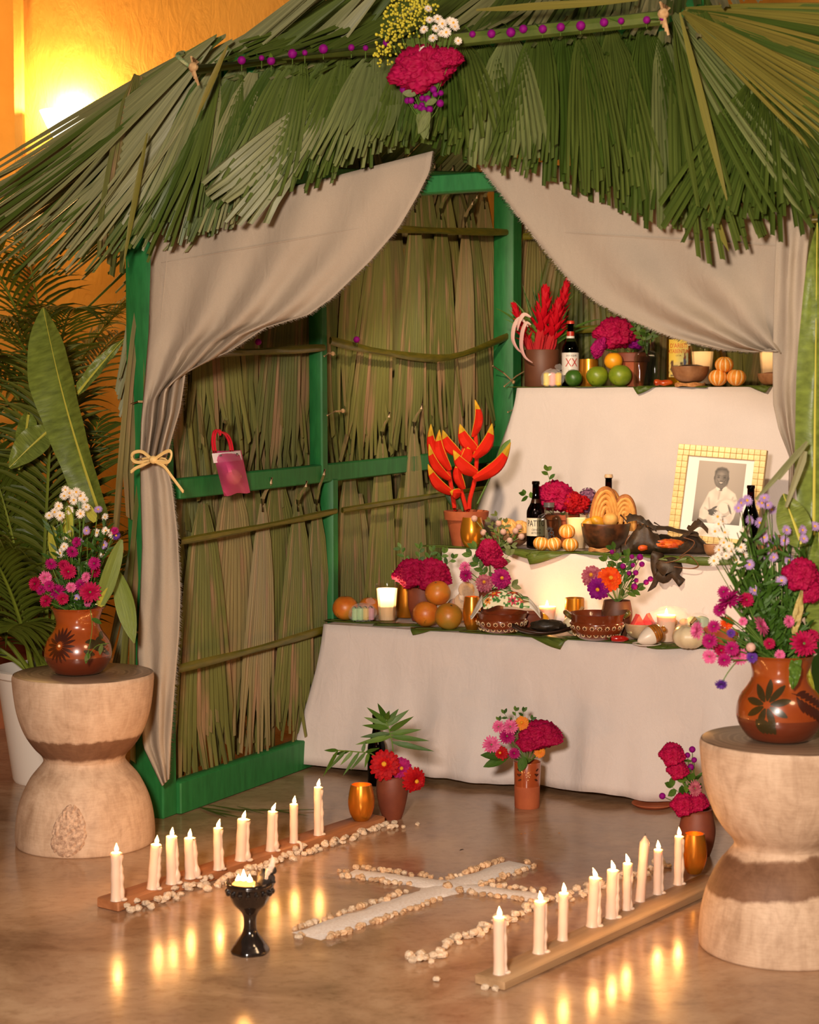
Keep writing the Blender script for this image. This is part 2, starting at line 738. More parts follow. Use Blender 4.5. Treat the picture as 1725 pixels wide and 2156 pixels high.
# ------------------------------------------------------------------ structure: floor, walls
b = MB()
b.grid([[V((x, y, 0)) for x in (-6, -2, 2, 6)] for y in (-1.5, 2, 5, 9.2)])
struct('floor', b, M_floor)
b = MB()
WY = 8.6
b.box((0, WY + 0.15, 1.9), (12, 0.3, 3.8))
struct('wall_back', b, M_wall)
px_p = DE(65, 200, WY)
b = MB()
b.box((px_p.x - 1.0, WY - 0.06, 1.9), (2.0, 0.12, 3.8), bev=0.03)
struct('wall_back_pier', b, M_wall)
b = MB()
b.box((-6.1, 4, 1.9), (0.2, 11, 3.8))
struct('wall_left', b, M_wall)
b = MB()
b.box((px_p.x - 1.2, WY - 0.135, 0.06), (2.4, 0.03, 0.12))
struct('baseboard_back', b, pm('skirting_stone', (150, 104, 70), (176, 130, 92), 9, 0.35))

# the wall lamp behind the hut
lp = DE(150, 268, WY - 0.14)
t = thing('wall_sconce', 'lit white wall sconce washing the ochre plaster beside the thatch edge', 'wall lamp', lp)
b = MB()
rows = []
for z, r in ((0.075, 0.150), (0.0, 0.115), (-0.06, 0.08), (-0.085, 0.05)):
    rows.append([V((-math.cos(math.pi * j / 16) * r, -math.sin(math.pi * j / 16) * r * 0.8, z)) for j in range(17)])
b.grid(rows)
b.v += []
b.build('lamp_shade', emit('lit_shade', (1.0, 0.86, 0.6, 1), 5.0), t)
b = MB()
b.box((0, 0.06, -0.02), (0.12, 0.14, 0.12), bev=0.01)
b.build('wall_bracket', pm('white_metal', (240, 230, 210), rough=0.4), t)
lamp('sconce_bulb', 'POINT', (0, -0.03, 0.08), 46, (1.0, 0.72, 0.40), 0.03, parent=t)
# unseen fill light added to brighten the ochre wall from the viewer's left
lamp('wall_fill_light', 'POINT', (-2.3, 7.3, 2.9), 70, (1.0, 0.58, 0.2), 0.15)


# ------------------------------------------------------------------ fan palm leaves
def fan_leaf(mb, base, d, nrm, L, wd, nseg=14, split=0.55, g=0.6, pleat=0.012, droop=0.0, jit=0.08, taper=0.55, petiole=0.0, blunt=True, skew=0.0, out=0.0, rows=5, crown=0.03):
    """one pleated fan leaf: a sheet folded into ribs that splits into separate blades"""
    d = V(d).normalized()
    nrm = V(nrm)
    nrm = (nrm - d * nrm.dot(d)).normalized()
    side = d.cross(nrm)
    base = V(base)

    def P(a, t, h, Lk):
        x = wd / 2 * a * (t ** g) + skew * L * t * t
        return base + d * (Lk * t * (1 - 0.10 * a * a)) + side * x + nrm * (h + out * L * t * t - crown * L * (1 - abs(a)) * math.sin(3.1 * t)) - V((0, 0, 1)) * (droop * L * t * t)

    lens = [L * (1 + rnd(-jit, jit)) for _ in range(nseg)]
    for k in range(nseg):
        a0, a1 = -1 + 2 * k / nseg, -1 + 2 * (k + 1) / nseg
        am, hw = (a0 + a1) / 2, (a1 - a0) / 2
        R, UVs = [], []
        sw = rnd(-0.5, 0.5) * hw
        lift = rnd(-0.02, 0.03)
        tw = rnd(0.7, 1.15)
        for i in range(rows + 1):
            t = 0.02 + 0.98 * i / rows
            if t <= split:
                k_, s_ = 1.02, 0.0
            else:
                q = (t - split) / (1 - split)
                k_ = 1.0 - (1 - taper * tw) * q ** 1.4
                s_ = q
            hp = pleat * min(1, t * 4) * (1 - 0.5 * s_)
            R.append([P(am - hw * k_ + sw * s_, t, lift * s_, lens[k]), P(am + sw * s_, t, hp + lift * s_, lens[k]), P(am + hw * k_ + sw * s_, t, lift * s_, lens[k])])
            UVs += [((k + 0.05) / nseg, t), ((k + 0.5) / nseg, t), ((k + 0.95) / nseg, t)]
        if not blunt:
            R.append([R[-1][1] + d * 0.04] * 3)
            UVs += [((k + .5) / nseg, 1)] * 3
        mb.grid(R, 0, uv=UVs)
    if petiole:
        q = base - d * petiole
        mb.tube([base + d * 0.05 * L, base, base - d * petiole * 0.5 + nrm * 0.012, q + nrm * 0.03], [0.006, 0.008, 0.006, 0.005], 6, 0)
        e = q + nrm * 0.03
        mb.tube([e, e - d * 0.02 + nrm * 0.004], [0.006, 0.004], 5, 1)
    return mb


# ------------------------------------------------------------------ the hut
HUT = thing('palm_hut', 'green timber hut thatched and walled with fan palm leaves around the white altar', 'hut', (O.x, O.y, 0))
INV = Matrix.Translation((-O.x, -O.y, 0))


def hpart(mb, name, mats, **k):
    o = mb.build(name, mats, HUT, **k)
    o.matrix_parent_inverse = INV
    return o


def beam(name, p, q, wd, ht, up=(0, 0, 1)):
    b = MB()
    b.bar(p, q, wd, ht, up, bev=0.004)
    hpart(b, name, M_green)


beam('post', hut(-0.058, 0.035, 0), hut(-0.058, 0.035, 1.86), 0.122, 0.07, W)
beam('post', hut(1.975, 0.035, 0), hut(1.975, 0.035, 1.86), 0.07, 0.07, W)
beam('post', hut(0.015, 2.5, 0), hut(0.015, 2.5, 2.24), 0.09, 0.09, W)
beam('post', hut(1.96, 2.6, 0), hut(1.96, 2.6, 2.24), 0.09, 0.09, W)
beam('post', hut(0.0, 0.94, 0.98), hut(0.0, 0.93, 1.99), 0.052, 0.04, W)
beam('post', hut(0.0, 1.01, 0.10), hut(0.0, 1.01, 0.98), 0.052, 0.04, W)
beam('rail', hut(-0.005, 0.07, 0.05), hut(-0.005, 2.46, 0.05), 0.045, 0.10)
beam('rail', hut(0.005, 0.07, 0.985), hut(0.005, 2.46, 1.03), 0.035, 0.062)
beam('rail', hut(0.0, 0.0, 1.90), hut(0.0, 2.46, 2.16), 0.05, 0.075)
beam('rail', hut(0.06, 2.62, 0.99), hut(1.92, 2.62, 0.99), 0.035, 0.06)
beam('rail', hut(0.06, 2.62, 2.16), hut(1.92, 2.62, 2.16), 0.05, 0.07)
beam('rail', hut(1.96, 0.07, 0.05), hut(1.96, 2.55, 0.05), 0.045, 0.10)
beam('rail', hut(1.96, 0.07, 1.90), hut(1.96, 2.55, 2.16), 0.05, 0.07)
beam('beam', hut(0.235, 0.02, 2.18), hut(1.60, 0.02, 2.18), 0.06, 0.06)
beam('beam', hut(-0.05, 0.02, 1.83), hut(1.95, 0.02, 1.83), 0.04, 0.05)
beam('brace', hut(-0.05, 0.02, 1.80), hut(0.255, 0.02, 2.19), 0.05, 0.06)
beam('brace', hut(1.95, 0.02, 1.78), hut(1.58, 0.02, 2.19), 0.05, 0.06)
beam('rafter', hut(0.25, 0.05, 2.2), hut(0.6, 1.3, 2.86), 0.05, 0.06)
beam('rafter', hut(1.60, 0.05, 2.2), hut(1.4, 1.3, 2.86), 0.05, 0.06)
beam('rafter', hut(0.0, 2.5, 2.2), hut(0.6, 1.3, 2.86), 0.05, 0.06)
beam('rafter', hut(1.95, 2.55, 2.2), hut(1.4, 1.3, 2.86), 0.05, 0.06)
beam('beam', hut(0.55, 1.3, 2.87), hut(1.45, 1.3, 2.87), 0.06, 0.06)
beam('crosspiece', hut(-0.14, 0.05, 0.985), hut(-0.09, 0.05, 0.985), 0.04, 0.05)


def rib(pts, wd, mat=None, name='midrib', N=None):
    """a split palm midrib lashed across the leaves"""
    b = MB()
    pts = [V(p) for p in sm(pts, 5)]
    rows = []
    for i, p in enumerate(pts):
        d = (pts[min(i + 1, len(pts) - 1)] - pts[max(i - 1, 0)]).normalized()
        n = V(N)
        u = d.cross(n).normalized()
        k = wd * (0.9 + 0.15 * math.sin(i))
        rows.append([p - u * k / 2, p - u * k * .25 + n * .006, p + u * k * .25 + n * .006, p + u * k / 2, p + u * k * .3 - n * .004, p - u * k * .3 - n * .004])
    b.grid(rows, 0, True)
    hpart(b, name, mat or M_rib)


WU = 0.034
rib([hut(WU, 1.2, 1.86), hut(WU, 1.8, 1.90), hut(WU, 2.45, 1.95)], 0.03, N=U)
rib([hut(WU, 0.12, 1.39), hut(WU, 0.5, 1.405), hut(WU, 0.92, 1.43)], 0.027, N=U)
rib([hut(WU, 0.96, 1.455), hut(WU, 1.35, 1.425), hut(WU, 1.9, 1.42), hut(WU, 2.46, 1.52)], 0.030, N=U)
rib([hut(WU, 0.05, 0.83), hut(WU, 0.6, 0.85), hut(WU, 1.0, 0.87)], 0.022, N=U)
rib([hut(WU, 1.04, 0.87), hut(WU, 2.4, 0.9)], 0.022, N=U)
rib([hut(WU, 0.03, 0.45), hut(WU, 0.5, 0.455), hut(WU, 1.0, 0.47)], 0.027, N=U)
rib([hut(0.06, 2.56, 1.94), hut(0.9, 2.56, 1.95), hut(1.9, 2.56, 1.96)], 0.03, N=-W)
rib([hut(0.06, 2.56, 1.54), hut(0.9, 2.56, 1.555), hut(1.9, 2.56, 1.53)], 0.03, N=-W)

MW = [M_wallleaf, M_cut]


def wall_row(n, at, dcol, nrm, z0, L, wd, jz=0.05, off=0.0, pet=0.05, nseg=13, tilt=0.06, v0=0.0, v1=1.0):
    for i in range(n):
        q = v0 + (v1 - v0) * (i + 0.5 + rnd(-0.25, 0.25)) / n
        b = MB()
        z = z0 + rnd(-jz, jz)
        lay = 0.011 * ((i * 2) % 3 - 1)
        ll = L * rnd(0.88, 1.08)
        ll = min(ll, (z - 0.06))
        fan_leaf(b, at(q, z, off + lay), V((0, 0, -1)) + dcol * rnd(-tilt, tilt), nrm, ll, wd * rnd(0.8, 1.2), nseg, rnd(0.7, 0.97), 0.5, 0.008, jit=0.05, taper=0.75, crown=0.006, petiole=pet * rnd(0.6, 1.2), skew=rnd(-0.05, 0.05), rows=6, out=-0.015)
        hpart(b, 'palm_leaf', MW)


sideat = lambda q, z, off: hut(off, q, z)
backat = lambda q, z, off: hut(q, 2.62 - off, z)
wall_row(14, sideat, W, U, 2.24, 0.6, 0.40, 0.02, -0.10, 0.0, v0=0.0, v1=2.5)
wall_row(12, sideat, W, U, 1.66, 0.92, 0.46, 0.10, -0.075, 0.0, v0=0.05, v1=2.45)
wall_row(15, sideat, W, U, 2.06, 1.05, 0.38, 0.05, -0.036, 0.06, v0=0.06, v1=2.44)
wall_row(4, sideat, W, U, 1.99, 0.98, 0.32, 0.04, 0.0, 0.07, v0=1.3, v1=2.3)
wall_row(14, sideat, W, U, 1.28, 1.16, 0.42, 0.07, -0.072, 0.0, v0=0.05, v1=2.45)
wall_row(13, sideat, W, U, 0.99, 0.93, 0.36, 0.06, -0.034, 0.0, v0=0.05, v1=2.0)
wall_row(3, sideat, W, U, 0.93, 0.86, 0.28, 0.02, 0.003, 0.07, v0=0.55, v1=0.98)
wall_row(2, sideat, W, U, 1.15, 0.95, 0.30, 0.03, 0.01, 0.06, v0=1.25, v1=1.7)
wall_row(12, backat, U, -W, 2.22, 0.6, 0.40, 0.03, -0.06, 0.0, v0=0.0, v1=1.95)
wall_row(12, backat, U, -W, 2.08, 1.05, 0.38, 0.05, -0.01, 0.06, v0=0.02, v1=1.95)
wall_row(12, backat, U, -W, 1.6, 0.95, 0.42, 0.08, -0.045, 0.0, v0=0.02, v1=1.95)
wall_row(8, backat, U, -W, 1.0, 0.93, 0.46, 0.06, -0.045, 0.0, v0=0.1, v1=1.95)
# loose dry leaves at the top of the wall and grey blades outside by the front post
for i in range(16):
    b = MB()
    q = rnd(1.4, 2.4)
    b.blade(hut(-0.06, q, rnd(1.9, 2.0)), V((0, 0, 1)) + W * rnd(-0.9, 0.9), U, rnd(0.2, 0.34), rnd(0.02, 0.04), rows=4)
    hpart(b, 'dry_blade', MW)
for i in range(9):
    b = MB()
    fan_leaf(b, hut(-0.20 + rnd(-0.03, 0.01), rnd(0.2, 0.4), 1.9 - i * 0.17), V((0, 0, -1)) + U * rnd(-0.25, -0.08), -W - U * 0.5, rnd(0.5, 0.7), 0.12, 6, 0.5, petiole=0.0, out=0.02)
    hpart(b, 'palm_leaf', [M_thatchpale, M_cut])
# fallen strips of leaf at the foot of the wall rail
for i in range(8):
    b = MB()
    p = FL(rnd(370, 560), rnd(1690, 1712), 0.004)
    b.blade(p, U * rnd(0.4, 1) - W * rnd(-0.3, 0.5), (0, 0, 1), rnd(0.12, 0.25), 0.012, fold=0.1)
    tag(b.build('leaf_strip', M_thatch), 'thin strip of palm leaf fallen on the floor along the green bottom rail', 'leaf', 'fallen leaf strips by the rail')

# thatch over the front: leaves tied along the bar and hanging to the eave
MT = [M_thatch, M_cut]
MP = [M_thatchpale, M_cut]
MY = [M_thatchdry, M_cut]


def eave_z(u):
    pts = [(-0.15, 1.74), (0.1, 1.70), (0.25, 1.73), (0.45, 1.83), (0.7, 1.86), (0.85, 1.91), (1.0, 1.90), (1.15, 1.87), (1.35, 1.80), (1.5, 1.74), (1.65, 1.67), (1.8, 1.68), (2.0, 1.75)]
    return float(np.interp(u, [p[0] for p in pts], [p[1] for p in pts]))


def front_leaf(u0, z0, u1, v0=-0.045, v1=-0.16, wd=0.24, mats=MT, dz=0.0, n=15):
    p = hut(u0, v0, z0)
    q = hut(u1, v1, eave_z(u1) + dz)
    b = MB()
    fan_leaf(b, p, q - p, -W + V((0, 0, 0.25)), (q - p).length, wd, n, rnd(0.6, 0.85), 0.45, 0.008, jit=0.06, taper=0.8, out=0.0, rows=6, skew=rnd(-0.05, 0.05))
    hpart(b, 'palm_leaf', mats)


for i in range(17):                                                    # back layer
    u = 0.22 + 1.45 * i / 16
    front_leaf(u, 2.20, u + (u - 0.92) * 0.22 + rnd(-0.04, 0.04), -0.03, -0.10, 0.26, MT, rnd(0.0, 0.04))
for i in range(21):
    u = 0.24 + 1.40 * (i + rnd(-0.2, 0.2)) / 20
    m = MP if rnd(0, 1) < (0.3 if u < 0.55 else 0.06) else MT
    front_leaf(u, 2.19 + rnd(-0.02, 0.02), u + (u - 0.92) * 0.20 + rnd(-0.05, 0.05), -0.05, rnd(-0.17, -0.13), rnd(0.17, 0.25), m, rnd(-0.03, 0.02))
front_leaf(0.60, 2.06, 0.36, -0.07, -0.2, 0.26, MP, -0.02, 11)         # the broad pale fan
# shoulders: leaves fanned out round the ends of the bar
for i in range(15):
    a = i / 14
    tip = [(-0.78, 0.15, 1.90), (-0.66, -0.02, 1.80), (-0.40, -0.10, 1.70), (-0.16, -0.14, 1.69), (0.02, -0.16, 1.70), (0.2, -0.16, 1.71)]
    k = a * 5
    j = min(int(k), 4)
    tt = V(tip[j]).lerp(V(tip[j + 1]), k - j)
    p = hut(0.24 + rnd(-0.03, 0.02), rnd(-0.04, 0.08), 2.22 + 0.09 * (1 - a))
    q = hut(tt.x + rnd(-0.03, 0.03), tt.y + rnd(-0.04, 0.04), tt.z + rnd(-0.03, 0.03))
    b = MB()
    fan_leaf(b, p, q - p, -W + V((0, 0, 0.6)) - U * 0.4, (q - p).length, rnd(0.22, 0.32), 11, rnd(0.4, 0.6), 0.7, 0.009, droop=0.03, jit=0.1, taper=0.5, rows=6)
    hpart(b, 'palm_leaf', MP if (i < 9 and i % 2 == 0) else MT)
for i in range(9):
    p = hut(0.50 + 0.03 * i + rnd(-.02, .02), 0.12 + rnd(0, 0.15), 2.44 + rnd(-.03, .05))
    q = hut(-0.72 + 0.10 * i + rnd(-.04, .04), 0.05 + rnd(-.06, .1), 1.90 - 0.015 * i + rnd(-.03, .03))
    b = MB()
    fan_leaf(b, p, q - p, -W + V((0, 0, 0.9)) - U * 0.3, (q - p).length, rnd(0.2, 0.3), 12, rnd(0.5, 0.7), 0.75, 0.009, droop=0.02, jit=0.1, taper=0.5, rows=6)
    hpart(b, 'palm_leaf', MP if i % 3 != 1 else MT)
for i in range(17):                                                    # side slope behind them
    v0 = 0.15 + i * 0.13
    p = hut(0.25 + 0.22 * min(v0, 1.4), v0, min(2.26 + 0.34 * v0, 2.74))
    q = hut(-0.72 + rnd(-0.06, 0.08), v0 + rnd(-0.05, 0.1), 1.74 + rnd(-0.06, 0.06))
    b = MB()
    fan_leaf(b, p, q - p, V((0, 0, 1)) - U * 0.7, (q - p).length, 0.38, 13, 0.5, 0.7, 0.01, droop=0.04, jit=0.1, taper=0.45, rows=6)
    hpart(b, 'palm_leaf', MP if i % 3 == 0 else MT)
for i in range(14):                                                    # right shoulder
    a = i / 13
    tip = [(1.74, -0.16, 1.67), (1.86, -0.17, 1.68), (2.02, -0.16, 1.74), (2.2, -0.10, 1.84), (2.36, 0.0, 1.98), (2.45, 0.1, 2.1)]
    k = a * 5
    j = min(int(k), 4)
    tt = V(tip[j]).lerp(V(tip[j + 1]), k - j)
    p = hut(1.60 + rnd(-0.02, 0.03), rnd(-0.07, 0.0), 2.20 + 0.02 * a)
    q = hut(tt.x + rnd(-0.03, 0.03), tt.y + rnd(-0.03, 0.03), tt.z + rnd(-0.03, 0.03))
    b = MB()
    fan_leaf(b, p, q - p, -W + V((0, 0, 0.4)) + U * 0.3, (q - p).length, rnd(0.18, 0.28), 10, rnd(0.3, 0.5), 0.75, 0.009, droop=0.02, jit=0.14, taper=0.45, rows=6, blunt=i < 5)
    hpart(b, 'palm_leaf', MY if (i > 5 and i % 2) else MT)
for i in range(5):                                                     # a second bunch lower down the right brace
    p = hut(1.80 + i * 0.02, -0.10, 2.02 - i * 0.02)
    q = hut(1.66 + i * 0.09, -0.2, 1.66 + rnd(-0.02, 0.05))
    b = MB()
    fan_leaf(b, p, q - p, -W, (q - p).length, 0.15, 8, 0.35, 0.7, 0.012, jit=0.12, taper=0.75)
    hpart(b, 'palm_leaf', MT)
for i in range(24):                                                    # roof slope above the bar
    u = 0.22 + 1.42 * (i % 16) / 15 + (0.045 if i > 15 else 0) + (0.6 * (i - 16) / 8 if i > 15 else 0) * 0
    p = hut(0.92 + (u - 0.92) * 0.62, 0.75 + rnd(-0.1, 0.1), 2.63)
    q = hut(u + rnd(-0.05, 0.05), -0.05 + rnd(-0.04, 0.03), 2.17 + rnd(-0.03, 0.02))
    b = MB()
    fan_leaf(b, p, q - p, -W + V((0, 0, 1)), (q - p).length, 0.36, 14, 0.75, 0.5, 0.009, jit=0.06, taper=0.6)
    hpart(b, 'palm_leaf', MP if i % 3 == 0 else MT)
for i in range(8):                                                     # top course from the ridge
    u = 0.5 + 0.9 * i / 7
    p = hut(u, 1.3, 2.92)
    q = hut(0.92 + (u - 0.92) * 1.35, 0.6, 2.58)
    b = MB()
    fan_leaf(b, p, q - p, -W + V((0, 0, 1)), (q - p).length, 0.34, 10, 0.6, 0.6, 0.009)
    hpart(b, 'palm_leaf', MT)
for k, (u0, z0, u1, z1) in enumerate([(1.1, 2.24, 1.55, 2.21), (1.64, 2.18, 1.78, 1.70), (0.35, 2.22, 0.27, 2.02), (0.08, 2.0, 0.02, 1.62), (1.7, 1.76, 1.78, 1.6)]):
    b = MB()
    p, q = hut(u0, -0.16, z0), hut(u1, -0.2, z1)
    b.blade(p, q - p, -W, (q - p).length, 0.02, rows=6, fold=0.1)
    hpart(b, 'loose_blade', M_thatchdry)
# the lashed bar with its twine
b = MB()
b.tube([hut(0.235, -0.135, 2.168), hut(0.9, -0.145, 2.172), hut(1.60, -0.135, 2.178)], [0.014, 0.019, 0.018], 8)
hpart(b, 'midrib', M_ribg)
for u, z in ((0.24, 2.17), (1.60, 2.18)):
    b = MB()
    for k in range(5):
        b.tube([hut(u + k * 0.006 - 0.01, -0.16, z + 0.03 - k * 0.004), hut(u + 0.004, -0.17, z - 0.005), hut(u - k * 0.006 + 0.01, -0.155, z - 0.05 + k * 0.01)], 0.0035, 5)
    b.ball(hut(u, -0.165, z), 0.014, 8, 6)
    hpart(b, 'twine', M_twine)
b = MB()
pts = sm([hut(0.13, -0.05, 2.24), hut(0.17, -0.14, 2.21), hut(0.23, -0.16, 2.17)], 5)
b.tube([V(p) for p in pts], 0.006, 5)
hpart(b, 'twine', pm('green_twine', (40, 130, 80), (180, 180, 130), 50, 0.8))
for p, q in ((hut(0.045, 0.92, 1.20), hut(0.05, 1.02, 1.215)), (hut(0.09, 2.30, 1.31), hut(0.075, 2.58, 1.385)), (hut(0.08, 2.36, 1.205), hut(0.08, 2.46, 1.21)), (hut(-0.1, -0.02, 1.235), hut(-0.02, -0.02, 1.245)), (hut(-0.1, -0.02, 0.55), hut(-0.05, -0.02, 0.56)), (hut(0.045, 0.90, 1.40), hut(0.05, 0.95, 1.41)), (hut(0.03, 2.32, 1.395), hut(0.06, 2.46, 1.33))):
    b = MB()
    m = (p + q) / 2 + V((0, 0, 0.006))
    b.tube([p, m, q], 0.0032, 5)
    for k in range(3):
        b.tube([q, q + V((rnd(-0.008, 0.012), -0.003, rnd(-0.010, 0.008)))], [0.003, 0.0015], 4)
    b.ball(q, 0.008, 6, 5)
    hpart(b, 'twine', M_twine)


# ------------------------------------------------------------------ curtains
def resample(pts, n):
    P = [V((p[0], p[1], 0)) for p in pts]
    ln = [0]
    for i in range(1, len(P)):
        ln.append(ln[-1] + (P[i] - P[i - 1]).length)
    out = []
    for k in range(n):
        s_ = ln[-1] * k / (n - 1)
        out.append((float(np.interp(s_, ln, [p.x for p in P])), float(np.interp(s_, ln, [p.y for p in P]))))
    return out


def curtain(t, outer, inner, v, nt=60, ns=36, pleats=5, amp=0.03, grow=1.0, frayed=True, rip=None, name='fabric'):
    """cloth between two edges drawn on the plane of the hut's front"""
    A, B = resample(outer, nt), resample(inner, nt)
    rows = []
    for i in range(nt):
        q = i / (nt - 1)
        row = []
        for j in range(ns):
            s_ = j / (ns - 1)
            x = A[i][0] + (B[i][0] - A[i][0]) * s_
            y = A[i][1] + (B[i][1] - A[i][1]) * s_
            k = math.sin(math.pi * s_)
            if rip and i == nt - 1:
                y += rip * (noise.noise(V((s_ * 9, 0, 3))) * 1.2)
            dv = v - amp * (0.25 + grow * q) * (0.5 + 0.5 * math.sin(s_ * pleats * math.pi * 2 + 1.5 * q)) * (0.3 + 0.7 * k) + 0.012 * noise.noise(V((s_ * 4, q * 6, 1.3)))
            row.append(HV(x, y, dv))
        rows.append(row)
    b = MB()
    b.grid(rows)
    o = b.build(name, M_gauze, t)
    o.matrix_parent_inverse = t.matrix_world.inverted()
    m = o.modifiers.new('thick', 'SOLIDIFY')
    m.thickness = 0.002
    if frayed:
        f = MB()
        for i in range(nt - 1):
            for k in range(13):
                s_ = rnd(0, 1)
                p = rows[i][-1].lerp(rows[i + 1][-1], s_)
                dd = (rows[i][-1] - rows[i][-2]).normalized() + V((0, 0, -0.6))
                f.tube([p, p + dd.normalized() * rnd(0.003, 0.012) + V((rnd(-.003, .003), 0, 0))], [0.0009, 0.0006], 3, cap=False)
        o2 = f.build('frayed_edge', M_gauze, t)
        o2.matrix_parent_inverse = t.matrix_world.inverted()
        o2['kind'] = 'stuff'
    return rows


def cpart(b, name, mat, t):
    o = b.build(name, mat, t)
    o.matrix_parent_inverse = t.matrix_world.inverted()
    return o


vC = -0.055
t = thing('curtain', 'beige gauze curtain tied back with a raffia bow on the post beside the pink bag', 'curtain', hut(0, vC, 0))
bpy.context.view_layer.update()
RWS = curtain(t, [(316, 470), (318, 560), (314, 700), (306, 800), (298, 890), (296, 945), (294, 972)], [(912, 318), (905, 362), (880, 412), (840, 480), (780, 550), (700, 628), (650, 663), (560, 690), (480, 742), (420, 765), (392, 780), (380, 860), (362, 920), (348, 972)], vC, 70, 48, 4, 0.05)
curtain(t, [(296, 968), (297, 1040), (300, 1150), (295, 1280), (290, 1380), (296, 1480), (302, 1572), (342, 1655)], [(348, 968), (362, 1020), (374, 1120), (380, 1240), (378, 1330), (368, 1450), (360, 1560), (356, 1640)], vC - 0.01, 50, 26, 2, 0.05, 0.2, True, 0, 'fabric_tail')
b = MB()
b.tube([q - W * 0.002 for q in RWS[12][2:40]], [0.0005 + 0.003 * math.sin(math.pi * i / 37) for i in range(38)], 6)
b.tube([RWS[i][3] - W * 0.002 for i in range(6, 30)], [0.0005 + 0.0025 * math.sin(math.pi * i / 23) for i in range(24)], 6)
cpart(b, 'seam', M_gauze, t)
b = MB()
for dy in (0, 5, 9):
    b.tube([HV(x, y + dy, vC - 0.085 + 0.002 * dy) for x, y in ((280, 968), (300, 966), (325, 962), (348, 966), (352, 970))], 0.003, 5)
for loop in ([(322, 968), (300, 950), (281, 952), (278, 964), (290, 972), (322, 968)], [(322, 968), (345, 952), (358, 948), (361, 958), (352, 972), (322, 968)], [(322, 966), (300, 978), (286, 984), (276, 992)], [(322, 968), (345, 980), (362, 1002), (386, 1034)]):
    for k in (0, 1):
        b.tube([HV(p[0], p[1] + 3 * k, vC - 0.10) for p in sm(loop, 5)], 0.0032, 5)
b.ball(HV(323, 968, vC - 0.10), 0.012, 8, 6)
cpart(b, 'raffia_bow', M_raffia, t)

t = thing('curtain', 'beige gauze curtain swept across above the liqueur bottle and tall wax-filled glasses', 'curtain', hut(1.9, vC, 0))
bpy.context.view_layer.update()
RWS = curtain(t, [(1712, 440), (1702, 520), (1698, 600), (1692, 690), (1672, 735), (1652, 748)], [(1000, 318), (1012, 352), (1050, 400), (1100, 465), (1150, 530), (1200, 590), (1260, 638), (1320, 670), (1400, 704), (1460, 722), (1520, 736), (1585, 741), (1628, 734)], vC, 60, 48, 3, 0.045)
curtain(t, [(1712, 425), (1698, 560), (1694, 640), (1688, 800), (1684, 920), (1674, 1060)], [(1640, 425), (1634, 520), (1630, 640), (1628, 760), (1628, 850), (1640, 905), (1662, 960), (1660, 1060)], vC - 0.025, 40, 20, 2, 0.04, 0.2, False, None, 'fabric_tail')
b = MB()
b.tube([q - W * 0.002 for q in RWS[15][2:42]], [0.0005 + 0.003 * math.sin(math.pi * i / 39) for i in range(40)], 6)
cpart(b, 'seam', M_gauze, t)

# ------------------------------------------------------------------ the pink bag hung on the wall
c0 = HU(488, 985, 0.085)
t = thing('mesh_bag', 'small pink mesh bag with red handles holding a pale fruit on the green rail', 'bag', HU(488, 1040, 0.085))
bpy.context.view_layer.update()
M_pink = pm('pink_mesh', (206, 60, 112), (186, 40, 96), 120, 0.55, stretch=(1, 1, 1))


def bagpt(px, py, u):
    return HU(px, py, u)


def bagsurf(du, poly):
    (x0, y0), (x1, y1), (x2, y2), (x3, y3) = poly
    rows = []
    for i in range(9):
        q = i / 8
        row = []
        for j in range(9):
            s_ = j / 8
            x = (x0 + (x1 - x0) * s_) * (1 - q) + (x3 + (x2 - x3) * s_) * q
            y = (y0 + (y1 - y0) * s_) * (1 - q) + (y3 + (y2 - y3) * s_) * q
            row.append(bagpt(x, y + 2 * math.sin(s_ * 9) * q, 0.075 + du * math.sin(math.pi * min(1, q * 1.02)) * math.sin(math.pi * s_)))
        rows.append(row)
    return rows


b = MB()
P4 = [(447, 950), (508, 948), (527, 1036), (472, 1044)]
b.grid(bagsurf(0.085, P4))
b.grid(bagsurf(-0.02, P4))
sb = NT('pink_net')
sb.b.inputs['Base Color'].default_value = lin((230, 84, 140))
sb.b.inputs['Roughness'].default_value = 0.5
tp = sb.n('ShaderNodeBsdfTransparent')
mx = sb.n('ShaderNodeMixShader')
mx.inputs[0].default_value = 0.72
sb.l(tp.outputs[0], mx.inputs[1])
sb.l(sb.b.outputs[0], mx.inputs[2])
sb.l(mx.outputs[0], sb.out.inputs[0])
cpart(b, 'bag_body', sb.m, t)
b = MB()
b.grid([[bagpt(446 + 60 * s_ / 6 + 4 * k, 955 + 20 * k - 1.0 * s_, 0.082 + 0.008 * math.sin(math.pi * s_ / 6) + 0.012 * k * math.sin(math.pi * s_ / 6)) for s_ in range(7)] for k in (0, 1)])
cpart(b, 'white_band', pm('white_tape', (225, 215, 215), rough=0.5), t)
b = MB()
for xo in (0, 5):
    b.tube([bagpt(x, y, 0.085) for x, y in sm([(450 + xo, 953), (447 + xo, 930), (450 + xo, 910), (458 + xo, 906), (464, 916)], 4)], 0.0035, 6)
    b.tube([bagpt(x, y, 0.085) for x, y in sm([(486 + xo, 952), (482 + xo, 930), (474 + xo, 915), (466, 910)], 4)], 0.0035, 6)
cpart(b, 'handle', pm('red_plastic', (200, 24, 44), rough=0.3), t)
for x, y in ((465, 960), (499, 957)):
    b = MB()
    b.ball(bagpt(x, y, 0.098), 0.0045, 8, 6)
    cpart(b, 'stud', pm('steel', (200, 200, 205), rough=0.2, metal=1.0), t)
b = MB()
b.ball((0, 0, 0), (0.024, 0.023, 0.024), 16, 10)
o = b.build('bagged_fruit', pm('guava_skin', (255, 214, 150), (250, 180, 140), 30, 0.4), None, bagpt(492, 1004, 0.100))
